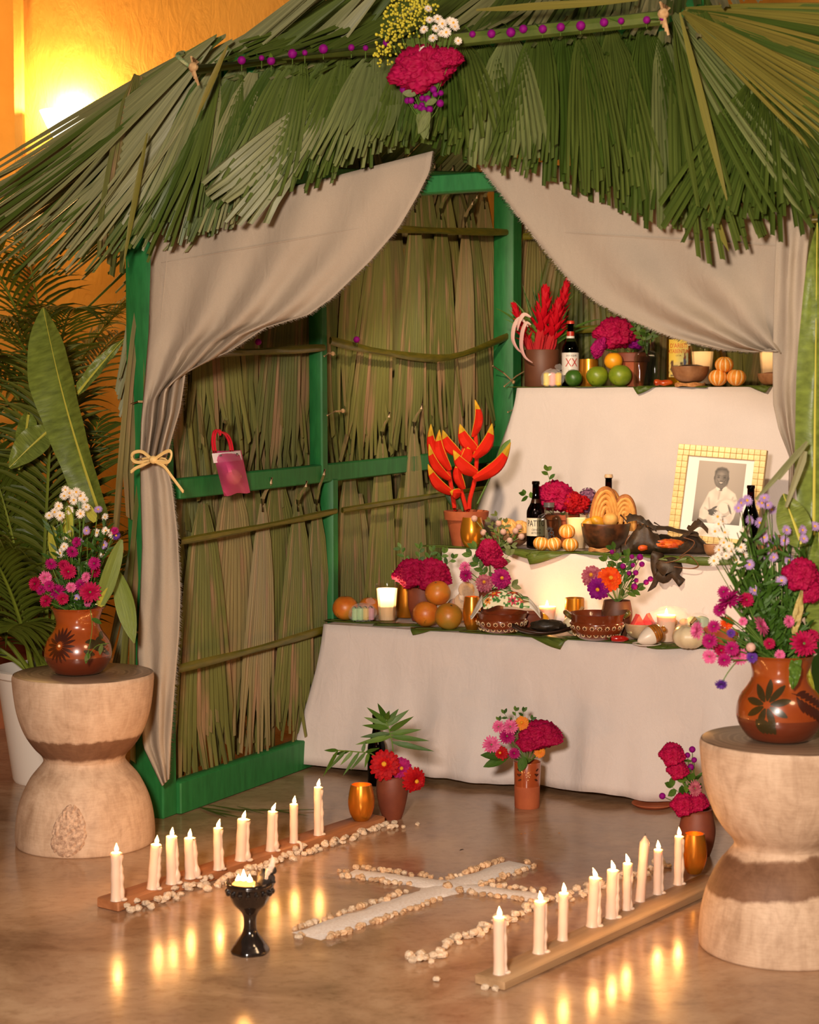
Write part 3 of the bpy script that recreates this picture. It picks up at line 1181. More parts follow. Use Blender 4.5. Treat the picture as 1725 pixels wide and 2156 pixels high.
tag(o, 'pale peach fruit inside the pink mesh bag', 'fruit')
b = MB()
b.tube([HU(468, 925, 0.06), HU(474, 890, 0.07), HU(477, 882, 0.085)], [0.01, 0.008, 0.006], 6)
hpart(b, 'petiole', M_wallleaf)
# ------------------------------------------------------------------ the altar: three tiers under white cotton
Z1, Z2, Z3 = 0.49, 0.72, 1.30
V1, V2, V3, VB = 0.875, 1.36, 2.10, 2.55


def tier_cloth(name, label, zt, zb, vf, vb, uL, uR, flare_f, flare_s, amp, seed, hem=0.01, side_hem=None, nf=9):
    """flat top, front and side drops that flare and fold towards the hem"""
    rows = []
    path = []
    n_side, n_front = 26, 110
    for i in range(n_side):
        q = i / n_side
        path.append((uL, vb + (vf - vb) * q, -1, 0, q * 0.6))
    for i in range(n_front + 1):
        q = i / n_front
        path.append((uL + (uR - uL) * q, vf, 0, -1, 0.6 + q * 2))
    drop = 16
    b = MB()
    top = []
    for k in range(4):
        q = k / 3 * 0.985
        row = []
        for (u, v, du, dv, s_) in path:
            cu, cv = (uL + uR) / 2 + 0.2, (vf + vb) / 2
            if du:
                row.append(hut(u + (0.3) * (1 - q), v if k else v, zt))
            else:
                row.append(hut(max(u, uL + 0.3 * (1 - q)) if q < 1 else u, vf + (vb - vf) * 0.5 * (1 - q), zt + 0.0005 * noise.noise(V((u * 5, v * 5, seed)))))
        top.append(row)
    rows = top
    for k in range(drop + 1):
        t = k / drop
        row = []
        for idx, (u, v, du, dv, s_) in enumerate(path):
            f = t ** 1.3
            corner = math.exp(-((idx - n_side) / 7.0) ** 2)
            w1 = noise.noise(V((s_ * nf * 0.55, t * 0.5, seed))) + 0.5 * noise.noise(V((s_ * nf * 1.4, t * 0.9, seed + 4)))
            fold = amp * w1 * f
            z = zt - 0.004 * (t > 0) + (zb - zt) * t
            if du:
                out = flare_s * (0.35 * math.sin(math.pi * t / 2) + 0.65 * f) + fold + corner * 0.03 * f
                zz = z if side_hem is None else zt + (side_hem - zt) * t
                row.append(hut(u - out, v - corner * flare_f * f * 0.8, zz + 0.012 * f * noise.noise(V((s_ * 7, 2, seed)))))
            else:
                out = flare_f * (0.3 * math.sin(math.pi * t / 2) + 0.7 * f) + fold + corner * 0.02 * f
                row.append(hut(u - corner * flare_s * f * 0.9 + 0.02 * f * noise.noise(V((s_ * 9, 7, seed))), v - out, z + hem * f * noise.noise(V((s_ * 5, 5, seed)))))
        rows.append(row)
    b.grid(rows)
    # back part of the top
    b.grid([[hut(u, v, zt - 0.0008) for u in (uL + 0.02, uR)] for v in (vf + (vb - vf) * 0.4, vb)])
    me = b.mesh(name, M_linen, True, None)
    o = link(name, me)
    m = o.modifiers.new('thick', 'SOLIDIFY')
    m.thickness = 0.002
    m.offset = -1
    return tag(o, label, 'tablecloth')


tier_cloth('tablecloth', 'white cotton cloth over the lowest altar tier, hanging to the stone floor', Z1, 0.025, V1, V2 + 0.02, 0.055, 1.90, 0.05, 0.09, 0.05, 2.0, 0.012)
tier_cloth('tablecloth', 'narrow white cotton cloth on the middle altar tier behind the painted bowls', Z2, Z1 + 0.004, V2, V3 + 0.02, 0.27, 1.90, 0.025, 0.05, 0.03, 11.0, 0.0)
tier_cloth('tablecloth', 'white cotton cloth hanging from the top altar tier behind the framed portrait', Z3, Z2 + 0.004, V3, VB - 0.02, 0.235, 1.90, 0.09, 0.16, 0.035, 21.0, 0.0, nf=7)


# ------------------------------------------------------------------ helpers for the offerings
def unit(name_prof):
    return name_prof


def onfloor(px, py, z):
    return FL(px, py, z)


def lathe_thing(name, label, cat, p, prof, mat, sx=1.0, part='body', n=28, group=None, smooth_k=0, parts=(), rot=None, warp=None, sc2=(1, 1)):
    """prof in metres (r, z); extra parts: (name, prof, mat)"""
    t = thing(name, label, cat, p, group, rot)
    b = MB()
    b.lathe(sm(prof, smooth_k) if smooth_k else prof, n, warp=warp, sc2=sc2)
    b.build(part, mat, t)
    for (nm, pr, m) in parts:
        b = MB()
        b.lathe(pr, n, sc2=sc2)
        b.build(nm, m, t)
    return t


def flame_on(t, p, h=0.02, r=0.0045, lean=(0, 0), power=FLAME_W, wick=True, col=FLAME_COL):
    p = V(p)
    if wick:
        b = MB()
        b.tube([p - V((0, 0, 0.004)), p + V((lean[0] * .3, lean[1] * .3, 0.006))], 0.0008, 5)
        b.build('wick', M_wick, t)
    b = MB()
    rows = []
    for z, k in ((0.0, 0.15), (0.12, 0.65), (0.3, 1.0), (0.5, 0.88), (0.75, 0.45), (0.92, 0.15), (1.0, 0.02)):
        rows.append([p + V((lean[0] * z * z + math.cos(a) * r * k, lean[1] * z * z + math.sin(a) * r * k, 0.003 + z * h)) for a in [2 * math.pi * j / 10 for j in range(10)]])
    b.grid(rows, 0, True)
    b.build('flame', M_flame, t)
    return lamp('flame_light', 'POINT', p + V((lean[0] * .5, lean[1] * .5, 0.003 + h * 0.7)), power, col, 0.006, parent=t)


def cup_prof(R, H, th=0.0025):
    o = sm([(R * 0.52, 0.0), (R * 0.62, 0.004), (R * 0.86, H * 0.2), (R, H * 0.45), (R * 0.96, H * 0.7), (R * 0.80, H)], 5)
    i = [(r - th, z) for r, z in reversed(o[3:])]
    return [(0.0, 0.0)] + o + i + [(0.0, i[-1][1])]


def gold_cup(p, R, H, label, straight=False, lit=0.0):
    if straight:
        o = [(R * 0.9, 0), (R * 0.97, 0.004), (R, H * 0.5), (R * 0.97, H)]
        pr = [(0, 0)] + o + [(r - 0.0025, z) for r, z in reversed(o)] + [(0, 0.004)]
    else:
        pr = cup_prof(R, H)
    m = M_gold
    if lit:
        m = M_amberlit
    t = lathe_thing('gold_cup', label, 'cup', p, pr, m, n=32, group='gold cups of the altar')
    if lit:
        b = MB()
        b.lathe([(0, 0.006), (R * 0.5, 0.006), (R * 0.55, 0.02), (R * .5, 0.03), (0, 0.03)], 16)
        b.build('tealight', M_wax, t)
        flame_on(t, (0, 0, 0.031), 0.018, 0.004, power=lit)
    return t


def votive(p, R, H, label, fill=0.86, power=0.11, hidden=False):
    t = thing('votive_candle', label, 'candle', p, 'tall glass candles on the altar')
    fl = lambda a, z: 1 + 0.02 * abs(math.sin(a * 9))
    b = MB()
    r0, r1 = R * 0.72, R
    b.lathe([(0, 0), (r0, 0.001), (r0, 0.006), (r1 * .985, H * 0.9), (r1 * 1.03, H), (r1 * 0.99, H), (r1 * 0.94, H * 0.9), (r0 * 0.94, 0.008), (0, 0.008)], 54, warp=fl)
    b.build('glass', glass('clear_glass', (252, 250, 244), 0.22), t)
    b = MB()
    hz = H * fill
    rw = lambda z: (r0 + (r1 - r0) * z / H) * 0.93
    wz = H * 0.42
    b.lathe([(0, 0.009), (rw(0.009), 0.009), (rw(wz), wz), (rw(hz), hz)], 28)
    b.lathe([(rw(wz) * 0.99, wz), (0, wz - 0.002)], 28)
    b.build('wax', M_waxwell, t)
    flame_on(t, (0, 0, hz - 0.030), 0.022, 0.005, power=power, col=(1.0, 0.62, 0.28))
    return t


def cyl_bottle(name, label, p, R, H, neck_r, sh, gl, parts=(), cap=None, liquid=None):
    t = thing(name, label, 'bottle', p)
    b = MB()
    prof = [(0, 0.0), (R * 0.92, 0), (R, 0.006), (R, H * sh)] + sm([(R, H * sh), (R * 0.92, H * (sh + 0.06)), (neck_r * 1.35, H * (sh + 0.17)), (neck_r, H * (sh + 0.27))], 4)[1:] + [(neck_r * 0.95, H * 0.95), (neck_r * 1.12, H * 0.955), (neck_r * 1.12, H * 0.99), (neck_r, H)]
    b.lathe(prof + [(neck_r * 0.7, H), (neck_r * .7, H * 0.9)], 28)
    b.build('bottle_glass', gl, t)
    if cap:
        b = MB()
        fl = lambda a, z: 1 + (0.06 * math.sin(a * 21) if z < H * 1.0 else 0)
        b.lathe([(neck_r * 1.28, H * 0.965), (neck_r * 1.28, H * 0.985), (neck_r * 1.1, H * 1.012), (0, H * 1.014)], 42, warp=fl)
        b.build('crown_cap', cap, t)
    return t


def lathe_band(t, name, R, z0, z1, mat, a0=-math.pi, a1=0.0, n=20):
    b = MB()
    b.grid([[V((math.cos(a0 + (a1 - a0) * j / n) * R, math.sin(a0 + (a1 - a0) * j / n) * R, z)) for j in range(n + 1)] for z in (z0, z1)])
    return b.build(name, mat, t)


def flask(p, wd, H, label, logo=False, liquid=None, name='glass_flask'):
    """a flat shouldered clear spirit bottle"""
    t = thing(name, label, 'bottle', p)
    b = MB()
    hw, hd = wd / 2, wd * 0.27
    nw = wd * 0.20
    secs = [(0.0, hw * 0.94, hd * .94), (0.012, hw, hd), (H * 0.62, hw, hd), (H * 0.72, hw * 0.86, hd * .95), (H * 0.775, nw * 1.1, nw * 1.0), (H * 0.80, nw, nw), (H * 0.90, nw, nw)]
    def sec(z, a_, b_, k, n=32):
        r = []
        for j in range(n):
            a = 2 * math.pi * j / n
            c, s_ = math.cos(a), math.sin(a)
            e = 2 / k
            r.append(V((a_ * math.copysign(abs(c) ** e, c), b_ * math.copysign(abs(s_) ** e, s_), z)))
        return r
    rows = [sec(z, x, y, 5 if z < H * 0.74 else 2) for z, x, y in secs]
    rows.insert(0, [V((0, 0, 0))] * 32)
    b.grid(rows, 0, True)
    rows = [sec(z, x * 0.86, y * 0.80, 5 if z < H * 0.74 else 2) for z, x, y in [(0.014, hw, hd)] + secs[2:]]
    b.grid(rows, 0, True)
    b.build('bottle_glass', glass('flask_glass', (236, 238, 234), 0.34, 0.02), t)
    b = MB()
    b.lathe([(nw * 1.05, H * 0.9), (nw * 1.18, H * 0.905), (nw * 1.18, H * 0.92), (nw * 1.1, H * 0.925), (nw * 1.15, H), (0, H)], 24)
    b.build('cap', pm('grey_cap', (120, 120, 122), rough=0.25, metal=0.6), t)
    if logo:
        ink = pm('black_print', (22, 20, 20), rough=0.5)
        wrap_text('print_letter', 'E', wd * 0.42, ink, t, 1, H * 0.29, 0.62, flat=-hd * 1.01)
        o = wrap_text('print_letter', 'B', wd * 0.50, ink, t, 1, H * 0.31, 0.85, flat=-hd * 1.01)
        for v in o.data.vertices:
            v.co.x += wd * 0.10
        b = MB()
        for k in range(7):
            a = math.radians(20 + k * 140 / 6)
            b.blade((0, -hd * 1.012, H * 0.415), (math.cos(a), 0, math.sin(a)), (0, -1, 0), wd * 0.17, wd * 0.035, fold=0, rows=3)
        b.build('print_crest', ink, t)
    return t


def pebbly(d, a, t, s, k=0.05):
    return 1 + k * noise.noise(d * s)


def fruit(p, r, label, mat, name='fruit', cat='fruit', group=None, squash=0.95, bump=0.03, dimple=True, stem=True, rot=None, seg=20):
    sd = rnd(0, 50)

    def f(d, a, t):
        k = 1 + bump * noise.noise(d * 1.3 + V((sd, 0, 0)))
        if dimple:
            k -= 0.10 * math.exp(-((math.pi - t) / 0.28) ** 2)
        return k
    t = thing(name, label, cat, p, group, rot)
    b = MB()
    b.ball((0, 0, r * squash), (r, r, r * squash), seg, 12, fn=f)
    b.build('skin', mat, t)
    if stem:
        b = MB()
        b.tube([(0, 0, r * squash * 1.86), (0.001, 0, r * squash * 1.93)], r * 0.09, 6)
        b.build('stem_end', pm('stem_end', (96, 72, 36), rough=0.8), t)
    return t


def orangemat(name, c1, c2, c3):
    s = NT(name)
    n1 = s.noise(s.coord('Object'), 14.0, 3.0)
    n2 = s.noise(s.coord('Object'), 220.0, 2.0)
    sp_ = s.noise(s.coord('Object'), 60.0, 2.0)
    col = s.ramp(n1, [(0.3, lin(c1)), (0.5, lin(c2)), (0.7, lin(c3))])
    col = s.mix(s.ramp(sp_, [(0.70, (0, 0, 0, 1)), (0.76, (1, 1, 1, 1))]), col, lin([x * 0.55 for x in c1]))
    s.l(col, s.b.inputs['Base Color'])
    s.b.inputs['Roughness'].default_value = 0.38
    s.bump(n2, 0.12, 0.002)
    return s.m


M_sapote = orangemat('blushed_orange_skin', (190, 92, 28), (208, 120, 36), (168, 124, 44))
M_sapote2 = orangemat('orange_skin_olive', (196, 112, 32), (170, 120, 36), (138, 118, 44))
M_lime = orangemat('lime_skin', (98, 124, 24), (122, 140, 30), (88, 112, 22))
M_limedk = orangemat('dark_lime_skin', (44, 86, 22), (60, 100, 28), (36, 74, 18))
M_lemon = orangemat('yellow_orange_skin', (232, 166, 26), (226, 150, 22), (204, 150, 34))


def tangerine_mat():
    s = NT('peeled_tangerine')
    g = s.n('ShaderNodeTexCoord')
    col = None
    a = s.noise(s.coord('Object'), 120.0, 3.0)
    u = s.n('ShaderNodeUVMap')
    sx = s.n('ShaderNodeSeparateXYZ')
    s.l(u.outputs[0], sx.inputs[0])
    mt = s.n('ShaderNodeMath', operation='MULTIPLY')
    mt.inputs[1].default_value = 10 * math.pi
    s.l(sx.outputs[0], mt.inputs[0])
    si = s.n('ShaderNodeMath', operation='SINE')
    s.l(mt.outputs[0], si.inputs[0])
    ab = s.n('ShaderNodeMath', operation='ABSOLUTE')
    s.l(si.outputs[0], ab.inputs[0])
    ad = s.n('ShaderNodeMath', operation='ADD')
    s.l(ab.outputs[0], ad.inputs[0])
    m3 = s.n('ShaderNodeMath', operation='MULTIPLY')
    m3.inputs[1].default_value = 0.55
    s.l(a, m3.inputs[0])
    s.l(m3.outputs[0], ad.inputs[1])
    s.l(s.ramp(ad.outputs[0], [(0.42, lin((255, 232, 190))), (0.66, lin((242, 176, 84))), (1.0, lin((234, 150, 50)))]), s.b.inputs['Base Color'])
    s.b.inputs['Roughness'].default_value = 0.5
    s.b.inputs['Subsurface Weight'].default_value = 0.2
    s.b.inputs['Subsurface Scale'].default_value = 0.006
    return s.m


M_tang = tangerine_mat()


def tangerine(p, r, label, group):
    t = thing('peeled_tangerine', label, 'tangerine', p, group, (rnd(-.25, .25), rnd(-.25, .25), rnd(0, 6)))
    b = MB()
    b.ball((0, 0, r * 0.86), (r, r, r * 0.86), 40, 12, fn=lambda d, a, tt: (0.93 + 0.07 * abs(math.sin(a * 5)) ** 0.5) - 0.12 * math.exp(-((math.pi - tt) / 0.3) ** 2))
    # uv: once round
    b.uv = [((j / 40), i / 12) for i in range(13) for j in range(40)]
    b.build('segments', M_tang, t)
    return t


def leaf_runner(pts_front, z, label, drops, mat=None):
    """strips of banana leaf lying on a tier with ends that hang over the edge"""
    for (u, v, ang, L, wd, hang, lab) in drops:
        t = thing('banana_leaf_strip', lab, 'leaf', hut(u, v, z + 0.003), 'banana leaf strips under the offerings')
        rows = []
        n = 14
        d = U * math.cos(ang) + W * math.sin(ang)
        s_ = V((-d.y, d.x, 0))
        for i in range(n + 1):
            q = i / n - 0.5
            row = []
            for j in range(5):
                e = j / 4 - 0.5
                k = 1 - 0.25 * abs(2 * q) ** 3
                p = d * (q * L) + s_ * (e * wd * k)
                wv = (p.dot(W) + v)
                over = max(0.0, hang[0] - wv) if hang else 0
                z_ = 0.0012 * (1 + noise.noise(V((q * 5 + u * 7, e * 4, v)))) 
                if over > 0:
                    p = p + W * (over * 0.80)
                    z_ -= over * 0.9 + 0.0
                    p = p - W * 0.004
                row.append(V((p.x, p.y, z_)))
            rows.append(row)
        b = MB()
        b.grid(rows)
        o = b.build('leaf_blade', mat or M_bananadk, t)
        m = o.modifiers.new('thick', 'SOLIDIFY')
        m.thickness = 0.0012
        b = MB()
        b.tube([V(r[2]) + V((0, 0, 0.001)) for r in rows], 0.0022, 5)
        b.build('leaf_midrib', M_ribg, t)


def edge_u(px, z, v):
    return uvz(spot(px, z, v))[0]


# banana leaf strips
for (z, v, items) in (
    (Z1, V1, [(745, 0.10, 0.05, .20, .085, 1, 'dark green leaf strip under the candy and orange fruits beside the green post'),
              (840, 0.08, 0.35, .17, .075, 0, 'leaf strip under the fluted candle glass at the cloth corner'),
              (935, 0.055, 0.5, .22, .10, 1, 'cut leaf strip curling under the pile of orange fruits'),
              (1040, 0.05, 0.05, .22, .09, 0, 'leaf strip under the bowl with the embroidered napkin'),
              (1140, 0.03, 2.7, .22, .085, 1, 'leaf strip with its corner hanging below the dark wooden dish'),
              (1245, 0.045, 0.1, .22, .09, 1, 'leaf strip under the painted bowl with green handles'),
              (1350, 0.04, 2.9, .22, .09, 1, 'leaf strip under the white and ochre spinning top'),
              (1440, 0.03, 0.15, .22, .09, 1, 'leaf strip under the white ribbed squash'),
              (1530, 0.03, 2.95, .24, .09, 1, 'leaf strip behind the tall asters at the end of the lowest tier')]),
    (Z2, V2, [(955, 0.06, 0.1, .24, .10, 0, 'leaf strip under the heliconia pot'),
              (1085, 0.035, 2.8, .24, .10, 1, 'leaf strip under the brown beer bottle and white clovers'),
              (1185, 0.03, 0.45, .26, .10, 1, 'leaf strip hanging over the edge below the peeled tangerines'),
              (1300, 0.03, 0.0, .28, .09, 1, 'leaf strip under the dark gourd bowl of pastries'),
              (1420, 0.02, 3.05, .30, .09, 1, 'long leaf strip under the burnt leaf parcel'),
              (1530, 0.02, 0.1, .26, .10, 1, 'leaf strip under the small gourd bowl by the portrait')]),
    (Z3, V3, [(1120, 0.05, 0.1, .20, .09, 0, 'leaf strip under the brown pot of red ginger'),
              (1190, 0.03, 2.9, .18, .06, 1, 'leaf strip under the wrapped candy and dark lime'),
              (1270, 0.03, 0.1, .20, .08, 1, 'leaf strip under the pair of green limes'),
              (1375, 0.02, 0.6, .15, .07, 1, 'pointed leaf strip hanging below the red dried date'),
              (1440, 0.03, 2.95, .22, .07, 1, 'leaf strip under the wooden gourd bowl on the top tier'),
              (1585, 0.03, 2.6, .18, .07, 1, 'leaf strip poking over the edge right of the three tangerines')])):
    drops = []
    for (px, dv, ang, L, wd, hang, lab) in items:
        u = edge_u(px, z, v + dv)
        drops.append((u, v + dv, ang, L, wd, (v - 0.012,) if hang else None, lab))
    leaf_runner(None, z, None, drops)
T = 0.006      # thickness of the leaf bed on each tier


def P1(px, py, dz=T):
    return FL(px, py, Z1 + dz)


def P2(px, py, dz=T):
    return FL(px, py, Z2 + dz)


def P3(px, v, dz=T):
    return spot(px, Z3 + dz, v)


# ------------------------------------------------------------------ top tier
k3 = 7.05 / F_PX                                    # metres per pixel there
p = P3(1141, V3 + 0.10)
lathe_thing('brown_pot', 'matte brown cylinder pot holding red ginger on the top tier', 'pot', p, [(0, 0), (0.066, 0), (0.069, 0.004), (0.071, 0.143), (0.069, 0.147), (0.065, 0.145), (0.063, 0.02), (0, 0.02)], M_brownpot, n=32)
POT_GINGER = p + V((0, 0, 0.14))
# lager bottle
p = P3(1201, V3 + 0.075)
t = cyl_bottle('beer_bottle', 'green beer bottle with red double X label on the top tier', p, 0.0335, 0.255, 0.0125, 0.56, glass('green_bottle_glass', (60, 76, 28), 0.3), cap=pm('red_cap', (190, 60, 40), rough=0.35, metal=0.3))
b = MB()
b.lathe([(0, 0.004), (0.0318, 0.006), (0.0318, 0.142), (0.024, 0.170), (0.0115, 0.20), (0, 0.205)], 24)
b.build('beer', pm('dark_beer', (28, 36, 10), rough=0.2), t)
lathe_band(t, 'paper_label', 0.0340, 0.045, 0.133, pm('silver_label', (214, 208, 200), rough=0.4))
lathe_band(t, 'neck_label', 0.0160, 0.186, 0.198, pm('silver_label', (214, 208, 200)), -math.pi * 1.5, math.pi * .5, 28)
lathe_band(t, 'neck_label', 0.0150, 0.1985, 0.216, pm('red_label', (170, 40, 24), rough=0.4), -math.pi * 1.5, math.pi * .5, 28)
red = pm('red_print', (176, 28, 22), rough=0.4)
ink = pm('black_print', (22, 20, 20), rough=0.5)
wrap_text('print_letters', 'XX', 0.046, red, t, 0.0344, 0.093, 0.78, -math.pi / 2 + 0.05)
wrap_text('print_letters', 'DOS EQUIS', 0.0095, ink, t, 0.0344, 0.121, 0.9, -math.pi / 2 + 0.05)
wrap_text('print_letters', 'LAGER', 0.010, ink, t, 0.0344, 0.064, 0.9, -math.pi / 2 + 0.05)
# wrapped candy
s = NT('plastic_wrap')
tp_ = s.n('ShaderNodeBsdfTransparent')
s.b.inputs['Base Color'].default_value = (0.9, 0.87, 0.84, 1)
s.b.inputs['Roughness'].default_value = 0.15
mx_ = s.n('ShaderNodeMixShader')
mx_.inputs[0].default_value = 0.16
s.l(tp_.outputs[0], mx_.inputs[1])
s.l(s.b.outputs[0], mx_.inputs[2])
s.l(mx_.outputs[0], s.out.inputs[0])
M_plastic = s.m


def wrapped_candy(p, s, label, cols, rot=0.0, bagged=True):
    t = thing('wrapped_candy', label, 'candy', p, 'wrapped sugar candies', (0, 0, rot))
    n = len(cols)
    for i, c in enumerate(cols):
        b = MB()
        wd = s[0] / n
        b.box((-s[0] / 2 + wd * (i + 0.5), 0, s[2] / 2 + 0.001), (wd * 0.98, s[1], s[2]), bev=0.006)
        b.build('sugar_block', pm('sugar_%d_%d_%d' % c, c, rough=0.7, sss=0.3, sssr=0.01), t)
    b = MB()
    f = lambda d, a, tt: 1 + 0.10 * noise.noise(d * 3 + V((s[0] * 100, 0, 0))) + 0.05 * noise.noise(d * 9)
    b.ball((0, 0, s[2] * 0.55), (s[0] * 0.68, s[1] * 0.75, s[2] * 0.72), 20, 12, fn=f)
    b.v = [(x, y, max(z, 0.0)) for x, y, z in b.v]
    b.blade((s[0] * .3, 0, s[2] * 1.15), (0.3, 0, 1), (0, -1, 0), s[2] * 0.5, s[0] * 0.5, rows=3, fold=0.3)
    b.build('plastic_wrap', M_plastic, t, smooth=False)
    return t


wrapped_candy(P3(1164, V3 + 0.02), (0.07, 0.035, 0.055), 'yellow and pink sugar candy in clear wrap beside the dark lime', [(236, 214, 110), (240, 176, 176), (232, 198, 70)], -0.2)
fruit(P3(1208, V3 + 0.015), 0.0345, 'small dark green lime in front of the double X bottle', M_limedk, 'lime', 'lime', squash=0.98, stem=False)
fruit(P3(1258, V3 + 0.035), 0.0435, 'large green lime in front of the gold cup on the top tier', M_lime, 'lime', 'lime', squash=0.93)
fruit(P3(1306, V3 + 0.03), 0.0455, 'large green lime next to the clear flask with leaves', M_lime, 'lime', 'lime', squash=0.93, stem=False)
fruit(P3(1292, V3 + 0.05, T + 0.064), 0.036, 'yellow orange fruit resting on the two green limes', M_lemon, 'orange', 'fruit')
gold_cup(P3(1240, V3 + 0.11), 0.039, 0.108, 'tall gold cup behind the limes on the top tier', True)
p = P3(1330, V3 + 0.15)
lathe_thing('terracotta_pot', 'terracotta pot with a dark rim behind the limes on the top tier', 'pot', p, [(0, 0), (0.046, 0), (0.062, 0.095), (0.068, 0.097), (0.070, 0.128), (0.064, 0.13), (0.056, 0.1), (0, 0.1)], M_terra, parts=[('pot_rim', [(0.0685, 0.096), (0.0712, 0.098), (0.0722, 0.129), (0.0685, 0.132)], M_terradk)])
POT3 = p + V((0, 0, 0.12))
t = flask(P3(1362, V3 + 0.055), 0.098, 0.178, 'clear empty flask with a green leafy sprig on the top tier')
bpy.data.objects.remove([c for c in t.children if c.name.startswith('cap')][0])
b = MB()
b.lathe([(0.0195, 0.160), (0.0225, 0.161), (0.0225, 0.170), (0.0195, 0.171), (0.0195, 0.178), (0.0165, 0.178), (0.0165, 0.16)], 24)
b.build('glass_lip', glass('flask_glass', (236, 238, 234)), t)
FLASK3 = V(t.location) + V((0, 0, 0.175))
b = MB()
b.lathe(sm([(0, 0), (0.03, 0), (0.034, 0.01), (0.034, 0.10), (0.028, 0.118)], 3), 24)
o = b.build('clear_jar', glass('jar_glass', (225, 228, 220), 0.3), None, P3(1291, V3 + 0.12))
tag(o, 'small clear jar half hidden behind the yellow fruit', 'jar')
# liqueur bottle
p = P3(1429, V3 + 0.13)
t = cyl_bottle('liqueur_bottle', 'round liqueur bottle with yellow and blue paper label', p, 0.047, 0.30, 0.016, 0.64, glass('amber_glass', (232, 206, 120), 0.3))
b = MB()
b.lathe([(0, 0.004), (0.0445, 0.006), (0.0445, 0.186), (0.0, 0.187)], 28)
b.build('liqueur', pm('honey_liqueur', (150, 110, 40), (120, 110, 40), 12, 0.25), t)
b = MB()
rows, cols = [], []
for i in range(25):
    q = i / 24
    row = []
    for j in range(33):
        s_ = j / 32
        a = -math.pi / 2 - 1.05 + 1.75 * s_
        row.append(V((math.cos(a) * 0.0476, math.sin(a) * 0.0476, 0.035 + 0.145 * q)))
        k = min(1, max(0, (s_ - 0.35) * 1.6)) * min(1, max(0, 1.25 - q))
        c = np.array((236, 206, 84)) * (1 - k) + np.array((176, 212, 214)) * k
        if q < 0.38:
            nz = noise.noise(V((s_ * 7, q * 12, 2)))
            c = c * 0.4 + np.array((214, 188, 120)) * 0.6
            if nz > 0.18:
                c = np.array((90, 74, 56))
        if abs(s_ - 0.80) < 0.06 * (1.4 - abs(q - 0.40) * 4) and 0.12 < q < 0.66:
            c = np.array((84, 96, 128)) if q < 0.5 else np.array((130, 74, 52))
        if abs(s_ - 0.2) < 0.05 and 0.15 < q < 0.42:
            c = np.array((96, 66, 44))
        cols.append(lin(c))
    rows.append(row)
b.grid(rows)
b.col = cols
b.build('paper_label', vcol('printed_label'), t)
orr = pm('orange_print', (216, 92, 34), rough=0.5)
wrap_text('print_letters', "D'ARISTI", 0.024, orr, t, 0.0482, 0.154, 0.78, -math.pi / 2 - 0.17)
wrap_text('print_letters', 'XTABENTUN', 0.021, orr, t, 0.0482, 0.133, 0.72, -math.pi / 2 - 0.17)
wrap_text('print_letters', 'LICOR', 0.008, pm('brown_print', (140, 92, 50), rough=0.5), t, 0.0482, 0.117, 0.9, -math.pi / 2 - 0.17)
lathe_band(t, 'tax_strip', 0.0482, 0.155, 0.185, pm('white_paper', (230, 224, 214), rough=0.6), -math.pi / 2 + 0.62, -math.pi / 2 + 1.1, 6)
lathe_band(t, 'side_label', 0.0478, 0.035, 0.15, pm('orange_pattern', (190, 110, 40), (90, 50, 24), 240, 0.5), -math.pi / 2 + 0.74, -math.pi / 2 + 1.1, 6)
votive(P3(1479, V3 + 0.085), 0.0455, 0.152, 'tall candle glass behind the wooden gourd bowl on the top tier')
votive(P3(1622, V3 + 0.085), 0.0455, 0.152, 'tall candle glass half hidden by the gauze curtain on the top tier')


def gourd_bowl(p, R, H, label, mat, fill=None, fillname='filling', th=0.004, warp=None, ring=False):
    t = thing('gourd_bowl', label, 'bowl', p)
    b = MB()
    o = sm([(R * 0.30, 0), (R * 0.62, H * 0.12), (R * 0.88, H * 0.45), (R, H * 0.92), (R * 0.995, H)], 4)
    w_ = warp or (lambda a, z: 1 + 0.02 * math.sin(a * 3 + 1))
    b.lathe([(0, 0.0)] + o + [(r - th, z) for r, z in reversed(o)] + [(0, th)], 32, warp=w_)
    b.build('shell', mat, t)
    if fill:
        b = MB()
        b.ball((0, 0, H * 0.8), (R * 0.86, R * 0.86, H * 0.32), 24, 8, fn=lambda d, a, tt: 1 + 0.16 * noise.noise(d * 4) + 0.08 * noise.noise(d * 9))
        b.build(fillname, fill, t)
    return t


M_gourd = pm('gourd_shell', (172, 124, 84), (128, 82, 50), 26, 0.5, lo=0.3, hi=0.72)
M_gourdpale = pm('pale_gourd_shell', (206, 178, 140), (176, 140, 100), 22, 0.5)
M_gourddk = pm('dark_gourd_shell', (100, 58, 32), (48, 28, 16), 22, 0.4, lo=0.36, hi=0.6)
M_mole = pm('dark_ground_paste', (70, 36, 18), (44, 22, 12), 60, 0.6, 0.4)
M_brownsugar = pm('brown_crumbs', (150, 84, 40), (112, 58, 26), 90, 0.7, 0.5)


def straw_ring(t, R, z=0.004):
    b = MB()
    for k in range(3):
        b.tube([V((math.cos(a) * R, math.sin(a) * R, z + 0.004 * k + 0.002 * math.sin(a * 5 + k))) for a in [2 * math.pi * j / 28 for j in range(29)]], 0.003, 5)
    b.build('straw_ring', pm('straw', (206, 150, 92), (170, 112, 60), 80, 0.8), t)


